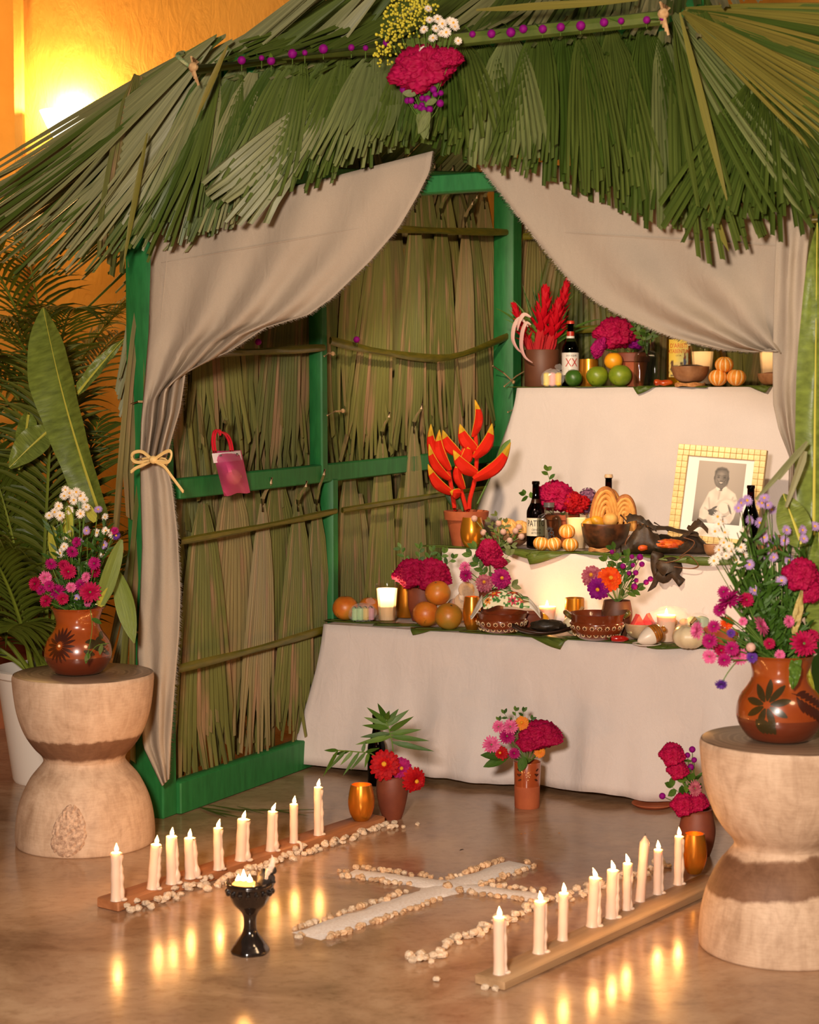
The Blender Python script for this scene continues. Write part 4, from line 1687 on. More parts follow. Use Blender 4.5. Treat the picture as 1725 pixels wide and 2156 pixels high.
t = gourd_bowl(P3(1453, V3 + 0.025, T + 0.012), 0.0715, 0.062, 'brown gourd bowl of dark paste on a straw ring', M_gourd, M_mole)
straw_ring(t, 0.055, -0.011)
gourd_bowl(P3(1625, V3 + 0.03), 0.052, 0.045, 'brown gourd bowl of crumbs at the curtain edge on the top tier', M_gourd, M_brownsugar)
for k, (px, dv, dz) in enumerate(((1511, 0.02, 0), (1549, 0.02, 0), (1525, 0.035, 0.050))):
    tangerine(P3(px, V3 + dv, T + dz), 0.0365 if k < 2 else 0.0355, ['peeled tangerine at the base next to the gourd bowl on the top tier', 'peeled tangerine at the base next to the pointed leaf on the top tier', 'peeled tangerine topping the pile of three on the top tier'][k], 'peeled tangerines on the top tier')
b = MB()
b.tube(sm([(-0.036, 0, 0.012), (-0.02, 0.0, 0.014), (0.0, 0, 0.012), (0.02, 0, 0.014), (0.036, 0, 0.013)], 4), [0.008, 0.011, 0.013, 0.0135, 0.0125, 0.011, 0.010, 0.0105, 0.012, 0.0125, 0.012, 0.0115, 0.011, 0.010, 0.009, 0.007, 0.004], 10)
o = b.build('dried_date', pm('shiny_red_skin', (158, 50, 18), (190, 84, 26), 40, 0.22), None, P3(1397, V3 + 0.008))
tag(o, 'shiny red dried date on the edge beside the gourd bowl', 'date')

# ------------------------------------------------------------------ middle tier
p = spot(982, Z2 + T, V2 + 0.125)
t = lathe_thing('terracotta_pot', 'rimmed terracotta pot planted with red heliconia', 'pot', p, [(0, 0), (0.052, 0), (0.070, 0.092), (0.079, 0.094), (0.083, 0.124), (0.078, 0.126), (0.068, 0.11), (0, 0.108)], M_terra, n=36)
b = MB()
b.ball((0, 0, 0.108), (0.068, 0.068, 0.012), 20, 6, fn=lambda d, a, tt: 1 + 0.1 * noise.noise(d * 8))
b.build('gravel', M_soil, t)
POT_HEL = p + V((0, 0, 0.115))
gold_cup(spot(994, Z2 + T, V2 + 0.05), 0.0425, 0.108, 'gold cup in front of the heliconia pot')
# half gourd with peeled citrus
t = gourd_bowl(spot(1074, Z2 + T, V2 + 0.14), 0.07, 0.052, 'brown gourd bowl heaped with a peeled pale citrus behind white clovers', M_gourd)
b = MB()
b.ball((0, 0, 0), 0.039, 40, 14, fn=lambda d, a, tt: (0.94 + 0.06 * abs(math.sin(a * 5)) ** 0.5))
b.uv = [((j / 40), i / 14) for i in range(15) for j in range(40)]
o = b.build('peeled_citrus', pm('pale_citrus', (238, 182, 100), (222, 160, 90), 60, 0.5), None, V(t.location) + V((-0.008, -0.005, 0.064)))
o.rotation_euler = (0.5, 0.2, 0)
tag(o, 'peeled pale citrus piled highest in the gourd bowl behind the clovers', 'fruit')
o2 = o.copy()
C.objects.link(o2)
o2.location = V(t.location) + V((0.038, 0.02, 0.055))
o2['label'] = 'second peeled citrus behind the first in the gourd bowl by the brown bottle'
M_amber = glass('brown_bottle_glass', (96, 44, 14), 0.3)
M_ale = pm('dark_ale', (40, 16, 6), rough=0.25)


def brown_bottle(p, label, H=0.245, R=0.0315, cap=None, lab=None, rotz=0.0):
    t = cyl_bottle('brown_bottle', label, p, R, H, 0.0125, 0.52, M_amber, cap=cap)
    b = MB()
    b.lathe([(0, 0.004), (R * .95, 0.006), (R * .95, H * 0.53), (R * 0.6, H * 0.66), (0.010, H * .8), (0, H * 0.82)], 20)
    b.build('ale', M_ale, t)
    t.rotation_euler.z = rotz
    return t


p = spot(1128, Z2 + T, V2 + 0.135)
t = brown_bottle(p, 'uncapped brown beer bottle with cream paper label beside the clear crested flask', 0.238, 0.0325)
lathe_band(t, 'paper_label', 0.0330, 0.044, 0.108, pm('cream_label', (216, 204, 178), rough=0.5), -math.pi * 0.95, -math.pi * 0.05)
wrap_text('print_letters', 'PATITO', 0.031, ink, t, 0.0334, 0.088, 0.66)
wrap_text('print_letters', 'CERVEZA', 0.010, ink, t, 0.0334, 0.066, 0.8)
wrap_text('print_letters', 'ARTESANAL', 0.009, ink, t, 0.0334, 0.055, 0.75)
flask(spot(1156, Z2 + T, V2 + 0.105), 0.086, 0.165, 'clear flask with black letters under a leafy crest', True)
for k, (px, py, dz, lb) in enumerate(((1137, 1161, 0, 'first peeled tangerine from the brown bottle on the middle tier'), (1170, 1161, 0, 'middle peeled tangerine at the base of the pile under the crested flask'), (1201, 1165, 0, 'peeled tangerine at the base beside the glowing candle glass'), (1194, 1162, 0.046, 'peeled tangerine on top of the middle tier pile'))):
    tangerine(spot(px, Z2 + T + dz, V2 + (0.040, 0.042, 0.032, 0.046)[k]), 0.0285 if k < 3 else 0.029, lb, 'peeled tangerines on the middle tier')
p = spot(1184, Z2 + T, V2 + 0.25)
lathe_thing('terracotta_pot', 'terracotta pot of crimson cockscomb behind the crested flask', 'pot', p, [(0, 0), (0.046, 0), (0.058, 0.095), (0.063, 0.097), (0.064, 0.115), (0.058, 0.117), (0, 0.1)], M_terra)
POT2 = p + V((0, 0, 0.11))
votive(spot(1215, Z2 + T, V2 + 0.10), 0.041, 0.132, 'glowing candle glass between the tangerines and the dark gourd bowl', 0.86, 0.13)
p = spot(1274, Z2 + T, V2 + 0.125)
t = gourd_bowl(p, 0.0875, 0.098, 'large dark gourd bowl holding spiral pastries', M_gourddk)
M_pastry = pm('sugared_pastry', (226, 166, 84), (204, 138, 62), 40, 0.7, 0.3, 0.002)
M_pastrydk = pm('pastry_crust', (176, 110, 52), (146, 84, 38), 60, 0.75)


def palmier(loc, wd, H, label, rot):
    t = thing('pastry', label, 'pastry', loc, None, rot)

    def arch(w_, h_, n=24):
        pts = []
        for i in range(n + 1):
            a = math.pi * i / n
            pts.append(V((-math.cos(a) * w_ / 2, 0, h_ * (math.sin(a) ** 0.8))))
        return pts
    b = MB()
    for k in range(4):
        s_ = 1 - k * 0.22
        pts = arch(wd * s_, H * (1 - k * 0.14))
        b.tube([p_ + V((0, -0.001 * k, 0)) for p_ in pts], [0.0095 * (0.9 + 0.2 * noise.noise(V((i * 0.6, k, 1)))) for i in range(len(pts))], 8, cap=True)
    b.build('coil', M_pastry, t)
    b = MB()
    b.tube([p_ + V((0, 0.004, 0.004)) for p_ in arch(wd * 1.06, H * 1.02)], 0.010, 8)
    b.build('crust', M_pastrydk, t)
    return t


palmier(p + V((-0.002, 0.0, 0.075)), 0.085, 0.136, 'tall spiral pastry standing in the dark gourd bowl', (0.12, 0, 0.1))
palmier(p + V((0.064, 0.005, 0.072)), 0.070, 0.112, 'shorter spiral pastry leaning at the parcel side of the dark bowl', (0.14, 0.06, -0.1))
palmier(p + V((0.026, 0.05, 0.075)), 0.075, 0.125, 'spiral pastry standing behind the other two in the dark bowl', (-0.05, 0, 0.2))
b = MB()
b.ball((0, 0, 0), (0.027, 0.024, 0.026), 20, 10, fn=lambda d, a, tt: 1 + 0.04 * noise.noise(d * 6))
o = b.build('bread_roll', pm('bun_crust', (206, 138, 62), (230, 176, 96), 30, 0.6), None, p + V((0.013, -0.045, 0.112)))
tag(o, 'small round roll at the front of the spiral pastries', 'bread')
for k in range(2):
    b = MB()
    b.ball((0, 0, 0), (0.030, 0.02, 0.019), 18, 8, fn=lambda d, a, tt: 1 + 0.05 * noise.noise(d * 5))
    o = b.build('yellow_sweet', pm('mango_sweet', (214, 156, 40), (188, 128, 28), 30, 0.4), None, p + V((-0.055 + 0.028 * k, -0.02 - 0.012 * k, 0.098 + 0.006 * k)))
    o.rotation_euler = (0, -0.3 + 0.7 * k, 0.2)
    tag(o, ['yellow sweet at the candle side of the dark gourd bowl', 'yellow sweet lying across the other, next to the small roll'][k], 'sweet')
brown_bottle(spot(1281, Z2 + T, V2 + 0.36), 'brown bottle with a pale cap rising behind the spiral pastries', 0.255, cap=pm('pale_cap', (206, 170, 130), rough=0.5))
gold_cup(spot(1352, Z2 + T, V2 + 0.30), 0.032, 0.085, 'gold cup half hidden behind the burnt leaf parcel')
t = thing('straw_ring', 'pale straw ring at the foot of the dark gourd bowl', 'ring', spot(1268, Z2 + T, V2 + 0.10))
straw_ring(t, 0.045, 0.003)

# burnt banana leaf parcel
p = spot(1405, Z2 + T, V2 + 0.075)
t = thing('leaf_parcel', 'burnt banana leaf parcel torn open over an orange filling', 'food', p)
M_burnt = pm('burnt_leaf', (36, 26, 16), (66, 46, 26), 30, 0.55, 0.5, 0.006)
M_fill = pm('spiced_filling', (214, 104, 22), (176, 54, 14), 60, 0.5, 0.5)
kk = mpp(p)


def pl(px, py, dv=0.0):                              # local point of the parcel
    return (HV(px, py, V2 + 0.06 + dv) - p)


b = MB()
f = lambda d, a, tt: 1 + 0.16 * noise.noise(d * 3.2 + V((5, 0, 0))) + 0.09 * noise.noise(d * 8)
rows = []
NU, NR = 44, 18
for i in range(NU + 1):
    q = i / NU
    row = []
    env = (math.sin(math.pi * min(1, q * 0.92 + 0.06)) ** 0.45)
    hx = 0.032 + 0.030 * math.exp(-((q - 0.22) / 0.10) ** 2) + 0.016 * math.exp(-((q - 0.80) / 0.10) ** 2)
    for j in range(NR):
        a = 2 * math.pi * j / NR
        nn = 1 + 0.16 * noise.noise(V((q * 9, math.cos(a) * 1.6, math.sin(a) * 1.6))) + 0.10 * noise.noise(V((q * 22, math.cos(a) * 4, math.sin(a) * 4)))
        dent = 0.5 if (0.42 < q < 0.70 and math.sin(a) > 0.2 and math.cos(a) < 0.3) else 0
        zz = hx * (1 + math.sin(a) * (1 - dent)) * nn * env
        row.append(V((-0.155 + 0.31 * q, 0.052 * math.cos(a) * env * nn + 0.02, max(0, zz))))
    rows.append(row)
b.grid(rows, 0, True)
b.build('leaf_wrapper', M_burnt, t)
b = MB()
b.ball((0.005, -0.005, 0.036), (0.062, 0.036, 0.017), 30, 12, fn=lambda d, a, tt: 1 + 0.2 * noise.noise(d * 4) + 0.12 * noise.noise(d * 11))
b.build('filling', M_fill, t)
b = MB()
b.ball((-0.088, -0.036, 0.026), (0.016, 0.01, 0.010), 12, 8, fn=lambda d, a, tt: 1 + 0.3 * noise.noise(d * 6))
b.build('filling', M_fill, t)
for k, (pts, wd) in enumerate(([[(1318, 1100), (1340, 1096), (1362, 1106), (1382, 1120)], 0.030], [[(1448, 1128), (1466, 1112), (1476, 1110), (1490, 1124)], 0.035], [[(1365, 1118), (1400, 1116), (1435, 1124), (1470, 1130)], 0.02])):
    b = MB()
    pp = [V(x) for x in sm([pl(*q_) for q_ in pts], 4)]
    rows = []
    for i, x in enumerate(pp):
        rows.append([x + V((0, -0.01, 0.01 * noise.noise(V((i, k, 0))))), x + V((0.003, 0, wd * 0.5)), x + V((0, 0.02, wd * (0.7 + 0.3 * noise.noise(V((i * .7, k, 4))))))])
    b.grid(rows)
    b.build('torn_leaf', M_burnt, t)


def strip(pts, wds, mat=M_burnt, nm='hanging_strip'):
    b = MB()
    P_ = sm([tuple(pl(x, y, -0.075 + dv)) for x, y, dv in pts], 4)
    Wd = sm([(w_,) for w_ in wds], 4)
    rows = []
    for i, x in enumerate(P_):
        x = V(x)
        d = (V(P_[min(i + 1, len(P_) - 1)]) - V(P_[max(i - 1, 0)])).normalized()
        s_ = d.cross(V((0.15, -1, 0.2))).normalized()
        w_ = Wd[i][0] * kk * 1.5
        rows.append([x - s_ * w_ / 2 + V((0, 0.004 * noise.noise(V((i * 0.5, 1, 2))), 0)), x + V((0, -0.006, 0)), x + s_ * w_ / 2 + V((0, 0.006 * noise.noise(V((i * 0.5, 7, 2))), 0))])
    b.grid(rows)
    o = b.build(nm, mat, t)
    m = o.modifiers.new('thick', 'SOLIDIFY')
    m.thickness = 0.0015


strip([(1386, 1162, 0.01), (1385, 1172, 0), (1381, 1195, 0), (1383, 1220, 0), (1378, 1248, 0.01)], [14, 20, 14, 10, 20, 6])
strip([(1388, 1180, 0), (1400, 1188, -0.01), (1418, 1198, -0.01), (1424, 1214, -0.01), (1437, 1228, 0)], [12, 26, 30, 12, 14, 3])
strip([(1382, 1205, -0.002), (1398, 1212, -0.01), (1412, 1206, -0.012)], [10, 22, 10])
b = MB()
b.tube([pl(x, y, -0.085) for x, y in sm([(1395, 1186), (1425, 1180), (1448, 1168), (1466, 1182), (1470, 1192), (1455, 1197), (1425, 1194), (1404, 1192)], 5)], 0.0016, 5)
b.tube([pl(x, y, -0.06) for x, y in sm([(1408, 1190), (1432, 1172), (1455, 1155), (1462, 1140), (1440, 1132)], 5)], 0.0016, 5)
b.tube([pl(x, y, -0.05) for x, y in sm([(1318, 1158), (1317, 1145), (1322, 1132), (1327, 1126)], 4)], 0.0018, 5)
b.build('tie_fibre', pm('dark_fibre', (110, 66, 34), rough=0.7), t)
b = MB()
b.tube([pl(1307, 1084, 0.05), pl(1322, 1100, 0.04)], 0.0035, 5)
b.tube([pl(1378, 1100, 0.06), pl(1408, 1118, 0.05)], 0.003, 5)
b.build('leaf_stalk', pm('burnt_stalk', (70, 42, 24), rough=0.7), t)
gourd_bowl(spot(1503, Z2 + T, V2 + 0.06), 0.034, 0.042, 'small plain gourd bowl between the leaf parcel and white asters', M_gourd)
brown_bottle(spot(1580, Z2 + T, V2 + 0.24), 'open brown bottle standing beside the framed portrait', 0.235, 0.0285)
gourd_bowl(spot(1625, Z2 + T, V2 + 0.16), 0.055, 0.07, 'clay coloured gourd bowl behind the lilac asters on the middle tier', M_gourd)
# ------------------------------------------------------------------ the framed portrait
def paint_portrait(nx, ny):
    """a greyish photograph: smiling older man in a pale shirt, hat held to his chest"""
    X, Y = np.meshgrid((np.arange(nx) + 0.5) / nx, (np.arange(ny) + 0.5) / ny)      # y up
    img = np.zeros((ny, nx, 3))
    base = 0.66 + 0.06 * Y - 0.30 * np.clip(0.35 - Y, 0, 1) - 0.12 * (X - 0.4) ** 2
    base = np.where(Y < 0.22, base - 0.10 * (0.22 - Y) / 0.22, base)

    def ell(cx, cy, rx, ry, rot=0.0, soft=0.06):
        c, s_ = math.cos(rot), math.sin(rot)
        dx, dy = X - cx, (Y - cy) * 1.25
        u, v = (dx * c + dy * s_) / rx, (-dx * s_ + dy * c) / (ry * 1.25)
        return np.clip((1 - np.sqrt(u * u + v * v)) / soft, 0, 1)

    g = base

    def put(m, val):
        nonlocal g
        g = g * (1 - m) + val * m

    def poly(pts, soft=0.008):
        P = np.array(pts)
        ins = np.zeros_like(X, bool)
        dist = np.full_like(X, 9.0)
        for i in range(len(P)):
            x0, y0 = P[i]
            x1, y1 = P[(i + 1) % len(P)]
            c = ((y0 > Y) != (y1 > Y)) & (X < (x1 - x0) * (Y - y0) / (y1 - y0 + 1e-9) + x0)
            ins ^= c
            L = (x1 - x0) ** 2 + (y1 - y0) ** 2 + 1e-9
            tt = np.clip(((X - x0) * (x1 - x0) + (Y - y0) * (y1 - y0)) / L, 0, 1)
            dist = np.minimum(dist, np.hypot(X - x0 - tt * (x1 - x0), Y - y0 - tt * (y1 - y0)))
        return np.clip((np.where(ins, dist, -dist) + soft) / (2 * soft), 0, 1)

    shade = 0.90 + 0.05 * np.sin(X * 21 + Y * 9) * np.sin(Y * 17 - X * 8) - 0.10 * np.clip(X - 0.72, 0, 1)
    put(poly([(0.14, 0.08), (0.14, 0.20), (0.22, 0.36), (0.29, 0.50), (0.42, 0.575), (0.47, 0.60), (0.62, 0.60), (0.70, 0.57), (0.84, 0.50), (0.90, 0.40), (0.90, 0.24), (0.86, 0.10), (0.80, 0.02), (0.34, 0.0), (0.30, 0.06), (0.24, 0.05)]), shade)
    for (a, b_) in (((0.30, 0.40), (0.36, 0.16)), ((0.80, 0.44), (0.74, 0.28)), ((0.88, 0.40), (0.80, 0.38)), ((0.52, 0.56), (0.50, 0.40)), ((0.24, 0.24), (0.32, 0.20))):
        d = np.hypot(X - a[0] - np.clip(((X - a[0]) * (b_[0] - a[0]) + (Y - a[1]) * (b_[1] - a[1])) / ((b_[0] - a[0]) ** 2 + (b_[1] - a[1]) ** 2), 0, 1) * (b_[0] - a[0]), Y - a[1] - np.clip(((X - a[0]) * (b_[0] - a[0]) + (Y - a[1]) * (b_[1] - a[1])) / ((b_[0] - a[0]) ** 2 + (b_[1] - a[1]) ** 2), 0, 1) * (b_[1] - a[1]))
        put(np.exp(-(d / 0.018) ** 2) * 0.5, 0.62)
    put(poly([(0.44, 0.60), (0.47, 0.54), (0.55, 0.53), (0.62, 0.60), (0.60, 0.66), (0.46, 0.66)]), 0.34)
    put(poly([(0.42, 0.58), (0.46, 0.525), (0.52, 0.55), (0.46, 0.61)], 0.006), 0.96)
    put(poly([(0.66, 0.60), (0.60, 0.53), (0.55, 0.55), (0.60, 0.61)], 0.006), 0.93)
    put(ell(0.515, 0.735, 0.16, 0.168), 0.44)
    put(ell(0.375, 0.735, 0.02, 0.04), 0.36)
    put(ell(0.655, 0.735, 0.02, 0.04), 0.34)
    put(ell(0.46, 0.72, 0.10, 0.11, 0, 0.9), 0.56)
    put(ell(0.50, 0.82, 0.09, 0.035, 0, 0.9), 0.54)
    put(poly([(0.372, 0.77), (0.365, 0.84), (0.41, 0.895), (0.50, 0.915), (0.60, 0.90), (0.655, 0.85), (0.655, 0.77), (0.635, 0.82), (0.60, 0.855), (0.50, 0.87), (0.42, 0.85), (0.395, 0.81)], 0.014), 0.33)
    put(ell(0.50, 0.895, 0.07, 0.012, 0.0, 0.8) * 0.6, 0.45)
    put(ell(0.60, 0.72, 0.08, 0.13, 0, 0.9) * 0.7, 0.36)
    put(ell(0.51, 0.80, 0.10, 0.03, 0, 0.9) * 0.8, 0.60)
    for cx in (0.45, 0.58):
        put(ell(cx, 0.777, 0.042, 0.009, 0, 0.4) * 0.8, 0.26)
        put(ell(cx, 0.748, 0.034, 0.010, 0, 0.5), 0.15)
        put(ell(cx, 0.730, 0.040, 0.008, 0, 0.8) * 0.6, 0.33)
    put(ell(0.44, 0.695, 0.035, 0.03, 0, 0.9) * 0.7, 0.62)
    put(ell(0.585, 0.695, 0.03, 0.03, 0, 0.9) * 0.7, 0.52)
    put(ell(0.515, 0.705, 0.032, 0.020, 0, 0.7), 0.50)
    put(ell(0.515, 0.692, 0.03, 0.007), 0.24)
    put(ell(0.515, 0.657, 0.055, 0.017), 0.18)
    put(ell(0.515, 0.661, 0.045, 0.010), 0.82)
    put(ell(0.445, 0.69, 0.008, 0.03, 0.5) * 0.6, 0.24)
    put(ell(0.585, 0.69, 0.008, 0.03, -0.5) * 0.6, 0.24)
    put(ell(0.645, 0.70, 0.03, 0.11, 0, 0.8) * 0.5, 0.26)
    put(ell(0.66, 0.255, 0.235, 0.165, 0.55), 0.86)
    put(ell(0.68, 0.26, 0.19, 0.135, 0.55), 0.93)
    put(ell(0.655, 0.24, 0.14, 0.115, 0.6), 0.80)
    put(ell(0.635, 0.26, 0.11, 0.09, 0.6), 0.95)
    put(ell(0.76, 0.245, 0.02, 0.085, 0.45) * 0.8, 0.30)
    put(ell(0.60, 0.115, 0.13, 0.012, 0.25) * 0.7, 0.50)
    put(ell(0.41, 0.175, 0.115, 0.052, -0.15), 0.30)
    for k in range(4):
        put(ell(0.45 + 0.012 * k, 0.215 - 0.026 * k, 0.085, 0.015, -0.25 + 0.04 * k), 0.38 - 0.03 * k)
        put(ell(0.45 + 0.012 * k, 0.201 - 0.026 * k, 0.08, 0.004, -0.25) * 0.7, 0.16)
    put(ell(0.44, 0.252, 0.07, 0.018, 0.6), 0.36)
    put(ell(0.285, 0.155, 0.05, 0.05), 0.9)
    g = np.clip(g, 0, 1)
    return np.stack([g * 238 + 4, g * 222 + 3, g * 206 + 2], -1)


fp = spot(1497, Z2 + T, V2 + 0.40)
t = thing('picture_frame', 'bone tiled frame with a black and white portrait of a smiling man holding a hat', 'picture', fp, None, (math.radians(-11), math.radians(3.6), ANG + math.radians(2)))
kf = mpp(fp)
FWd, FHt = 0.322, 0.365
bd = 0.040
b = MB()
for x, z, wx, wz in ((0, bd / 2, FWd, bd), (0, FHt - bd / 2, FWd, bd), (-FWd / 2 + bd / 2, FHt / 2, bd, FHt - 2 * bd), (FWd / 2 - bd / 2, FHt / 2, bd, FHt - 2 * bd)):
    b.box((x, 0, z), (wx, 0.018, wz))
b.box((0, 0.006, FHt / 2), (FWd - 0.01, 0.006, FHt - 0.01))
b.build('frame_moulding', pm('grout_bone', (190, 160, 104), rough=0.6), t)
tm = pm('bone_tile', (238, 210, 148), (226, 190, 120), 60, 0.35, rand=0.10, coat=0.3)
cw = FWd / 15
ch = bd / 2
tile_me = MB().box((0, 0, 0), (cw * 0.95, 0.004, ch * 0.95), bev=0.001).mesh('bone_tile', tm, smooth=False)
tile_me2 = MB().box((0, 0, 0), (ch * 0.95, 0.004, cw * 0.97), bev=0.001).mesh('bone_tile', tm, smooth=False)
for row in (0, 1):
    for zz in (ch * (row + 0.5), FHt - ch * (row + 0.5)):
        for i in range(15):
            link('bone_tile', tile_me, t, ((i + 0.5) * cw - FWd / 2, -0.0105 - rnd(0, .0006), zz))
    n = 13
    st = (FHt - 2 * bd) / n
    for xx in (-FWd / 2 + ch * (row + 0.5), FWd / 2 - ch * (row + 0.5)):
        for i in range(n):
            o = link('bone_tile', tile_me2, t, (xx, -0.0105 - rnd(0, .0006), bd + (i + 0.5) * st))
            o.scale.z = st / cw
b = MB()
b.box((0, -0.0005, FHt / 2), (FWd - 2 * bd, 0.002, FHt - 2 * bd))
b.build('white_mat', pm('mat_paper', (238, 230, 222), rough=0.55), t)
b = MB()
NX, NY = 96, 128
img = paint_portrait(NX, NY)
pw, ph = 0.172, 0.222
pz = FHt / 2 - ph / 2 + 0.018
rows, cols = [], []
for i in range(NY):
    rows.append([V((-pw / 2 + pw * j / (NX - 1) + 0.006, -0.0022, pz + ph * i / (NY - 1))) for j in range(NX)])
    cols += [lin(c) for c in img[i]]
b.grid(rows)
b.col = cols
b.build('portrait_print', vcol('printed_label'), t)
b = MB()
b.bar((0, 0.012, FHt * 0.7), (0, 0.075, -0.006 + 0.02), 0.06, 0.004, (0, 1, 0))
b.build('easel_back', pm('dark_board', (60, 44, 30), rough=0.8), t)

# ------------------------------------------------------------------ lowest tier
p = P1(728, 1308)
fruit(spot(727, Z1 + T, V1 + 0.10), 0.0445, 'blushed orange fruit against the green post behind the pale green candy', M_sapote, 'round_fruit', 'fruit', 'orange fruits on the lowest tier')
fruit(spot(778, Z1 + T, V1 + 0.17), 0.040, 'blushed orange fruit half hidden by the fluted candle glass', M_sapote, 'round_fruit', 'fruit', 'orange fruits on the lowest tier')
wrapped_candy(P1(764, 1308), (0.075, 0.042, 0.05), 'pale green and pink sugar candy in clear wrap by the fluted candle glass', [(170, 206, 150), (166, 204, 146), (222, 190, 100), (206, 146, 160)], 0.15)
votive(P1(815, 1310), 0.0385, 0.131, 'fluted candle glass nearest the green post on the lowest tier', 0.88, 1.2)
gold_cup(P1(855, 1299), 0.0355, 0.112, 'dull gold tumbler beside the fluted candle glass', True)
p = spot(890, Z1 + T, V1 + 0.21)
lathe_thing('terracotta_pot', 'dark terracotta pot of cockscomb behind the pile of orange fruits', 'pot', p, [(0, 0), (0.036, 0), (0.05, 0.05), (0.052, 0.11), (0.048, 0.116), (0.044, 0.11), (0, 0.1)], M_terradk)
POT1A = p + V((0, 0, 0.10))
for px, py, r, dz, mt, lb in ((888, 1318, 0.0455, 0, M_sapote, 'front blushed orange fruit of the pile with a dark navel'), (939, 1323, 0.0465, 0, M_sapote2, 'olive tinged orange fruit at the front of the pile'), (927, 1313, 0.0445, 0.066, M_sapote, 'blushed orange fruit crowning the pile on the lowest tier'), (872, 1298, 0.040, 0, M_sapote, 'orange fruit at the back of the pile beside the gold tumbler'), (963, 1305, 0.041, 0, M_sapote, 'orange fruit at the back of the pile beside the amber glowing cup')):
    o = P1(px, py)
    fruit(o + V((0, 0, dz)), r, lb, mt, 'round_fruit', 'fruit', 'orange fruits on the lowest tier', rot=(0.2, 0.3, px * 0.1), bump=0.04)
gold_cup(P1(994, 1326), 0.030, 0.110, 'amber glowing cup between the orange fruits and the embroidered napkin bowl', lit=0.5)
# bag of biscuits
p = spot(976, Z1 + T, V1 + 0.24)
t = thing('biscuit_bag', 'clear plastic bag of pale biscuits behind the crowning orange fruit', 'bag', p)
b = MB()
b.ball((0, 0, 0.06), (0.05, 0.03, 0.075), 20, 14, fn=lambda d, a, tt: 1 + 0.12 * noise.noise(d * 2.5) + 0.06 * noise.noise(d * 8))
b.blade((0.01, 0, 0.12), (0.1, 0, 1), (0, -1, 0), 0.06, 0.05, fold=0.3, rows=3)
b.build('plastic_bag', M_plastic, t, smooth=False)
for k in range(5):
    b = MB()
    b.lathe([(0, 0), (0.026, 0.001), (0.028, 0.004), (0.026, 0.008), (0, 0.009)], 18)
    o = b.build('biscuit', pm('biscuit', (206, 162, 104), (184, 136, 80), 70, 0.8), t, (rnd(-.012, .012), rnd(-.006, .006), 0.03 + k * 0.02))
    o.rotation_euler = (1.2 + rnd(-.3, .3), rnd(-.6, .6), 0)
p = spot(1034, Z1 + T, V1 + 0.22)
lathe_thing('terracotta_pot', 'dark terracotta pot behind the embroidered napkin holding magenta zinnias', 'pot', p, [(0, 0), (0.034, 0), (0.042, 0.05), (0.041, 0.105), (0.045, 0.118), (0.041, 0.118), (0, 0.1)], M_terradk)
POT1B = p + V((0, 0, 0.115))


# painted clay bowls
def dot_flowers(t, R_at, zs, n, a_range, rdot=0.0020, rf=0.0062):
    dots, cen = MB(), MB()
    for row, z in enumerate(zs):
        for k in range(n):
            a = a_range[0] + (a_range[1] - a_range[0]) * (k + 0.5 * row) / n
            R = R_at(z)
            T_ = V((-math.sin(a), math.cos(a), 0))
            N_ = V((math.cos(a), math.sin(a), -0.35)).normalized()
            Z_ = N_.cross(T_)
            c = V((math.cos(a) * R, math.sin(a) * R, z))
            cen.ball(c, 0.0030, 8, 4)
            for m in range(8):
                w_ = 2 * math.pi * m / 8
                q = c + T_ * (math.cos(w_) * rf) + Z_ * (math.sin(w_) * rf)
                dots.ball(q, rdot, 5, 4)
    dots.build('painted_dots', M_cream, t)
    cen.build('painted_centres', M_paintgreen, t)


def clay_bowl(p, R, H, label, handles=False):
    t = thing('painted_bowl', label, 'bowl', p, 'dotted clay bowls')
    prof = sm([(R * 0.55, 0), (R * 0.74, H * 0.10), (R * 0.90, H * 0.35), (R * 0.95, H * 0.62), (R * 0.90, H * 0.72)], 4)
    prof = [(0, 0.001)] + prof + sm([(R * 0.90, H * 0.72), (R * 0.94, H * 0.86), (R, H)], 3)[1:] + [(R * 0.97, H * 1.01), (R * 0.86, H * 0.74), (R * 0.84, H * 0.4), (0, H * 0.12)]
    b = MB()
    b.lathe(prof, 40)
    b.build('bowl_body', pm('red_brown_glaze', (122, 54, 24), (106, 44, 20), 12, 0.22, coat=1.0), t)
    Rz = lambda z: float(np.interp(z / H, [0, .1, .35, .62, .72], [.55, .74, .90, .95, .90])) * R
    dot_flowers(t, Rz, (H * 0.24, H * 0.50), 11, (-math.pi * 1.0, 0.0))
    if handles:
        for s_ in (-1, 1):
            b = MB()
            b.tube([V(q) for q in sm([(s_ * R * 0.90, -0.014, H * 0.86), (s_ * R * 1.06, -0.018, H * 1.0), (s_ * R * 1.10, 0.0, H * 1.04), (s_ * R * 1.05, 0.018, H * 1.0), (s_ * R * 0.9, 0.014, H * 0.86)], 4)], 0.008, 8)
            b.build('green_handle', pm('green_glaze', (84, 84, 34), (104, 74, 30), 30, 0.25, coat=0.8), t)
    return t


p = P1(1056, 1331)
t = clay_bowl(p, 0.088, 0.066, 'dotted clay bowl covered with an embroidered napkin')
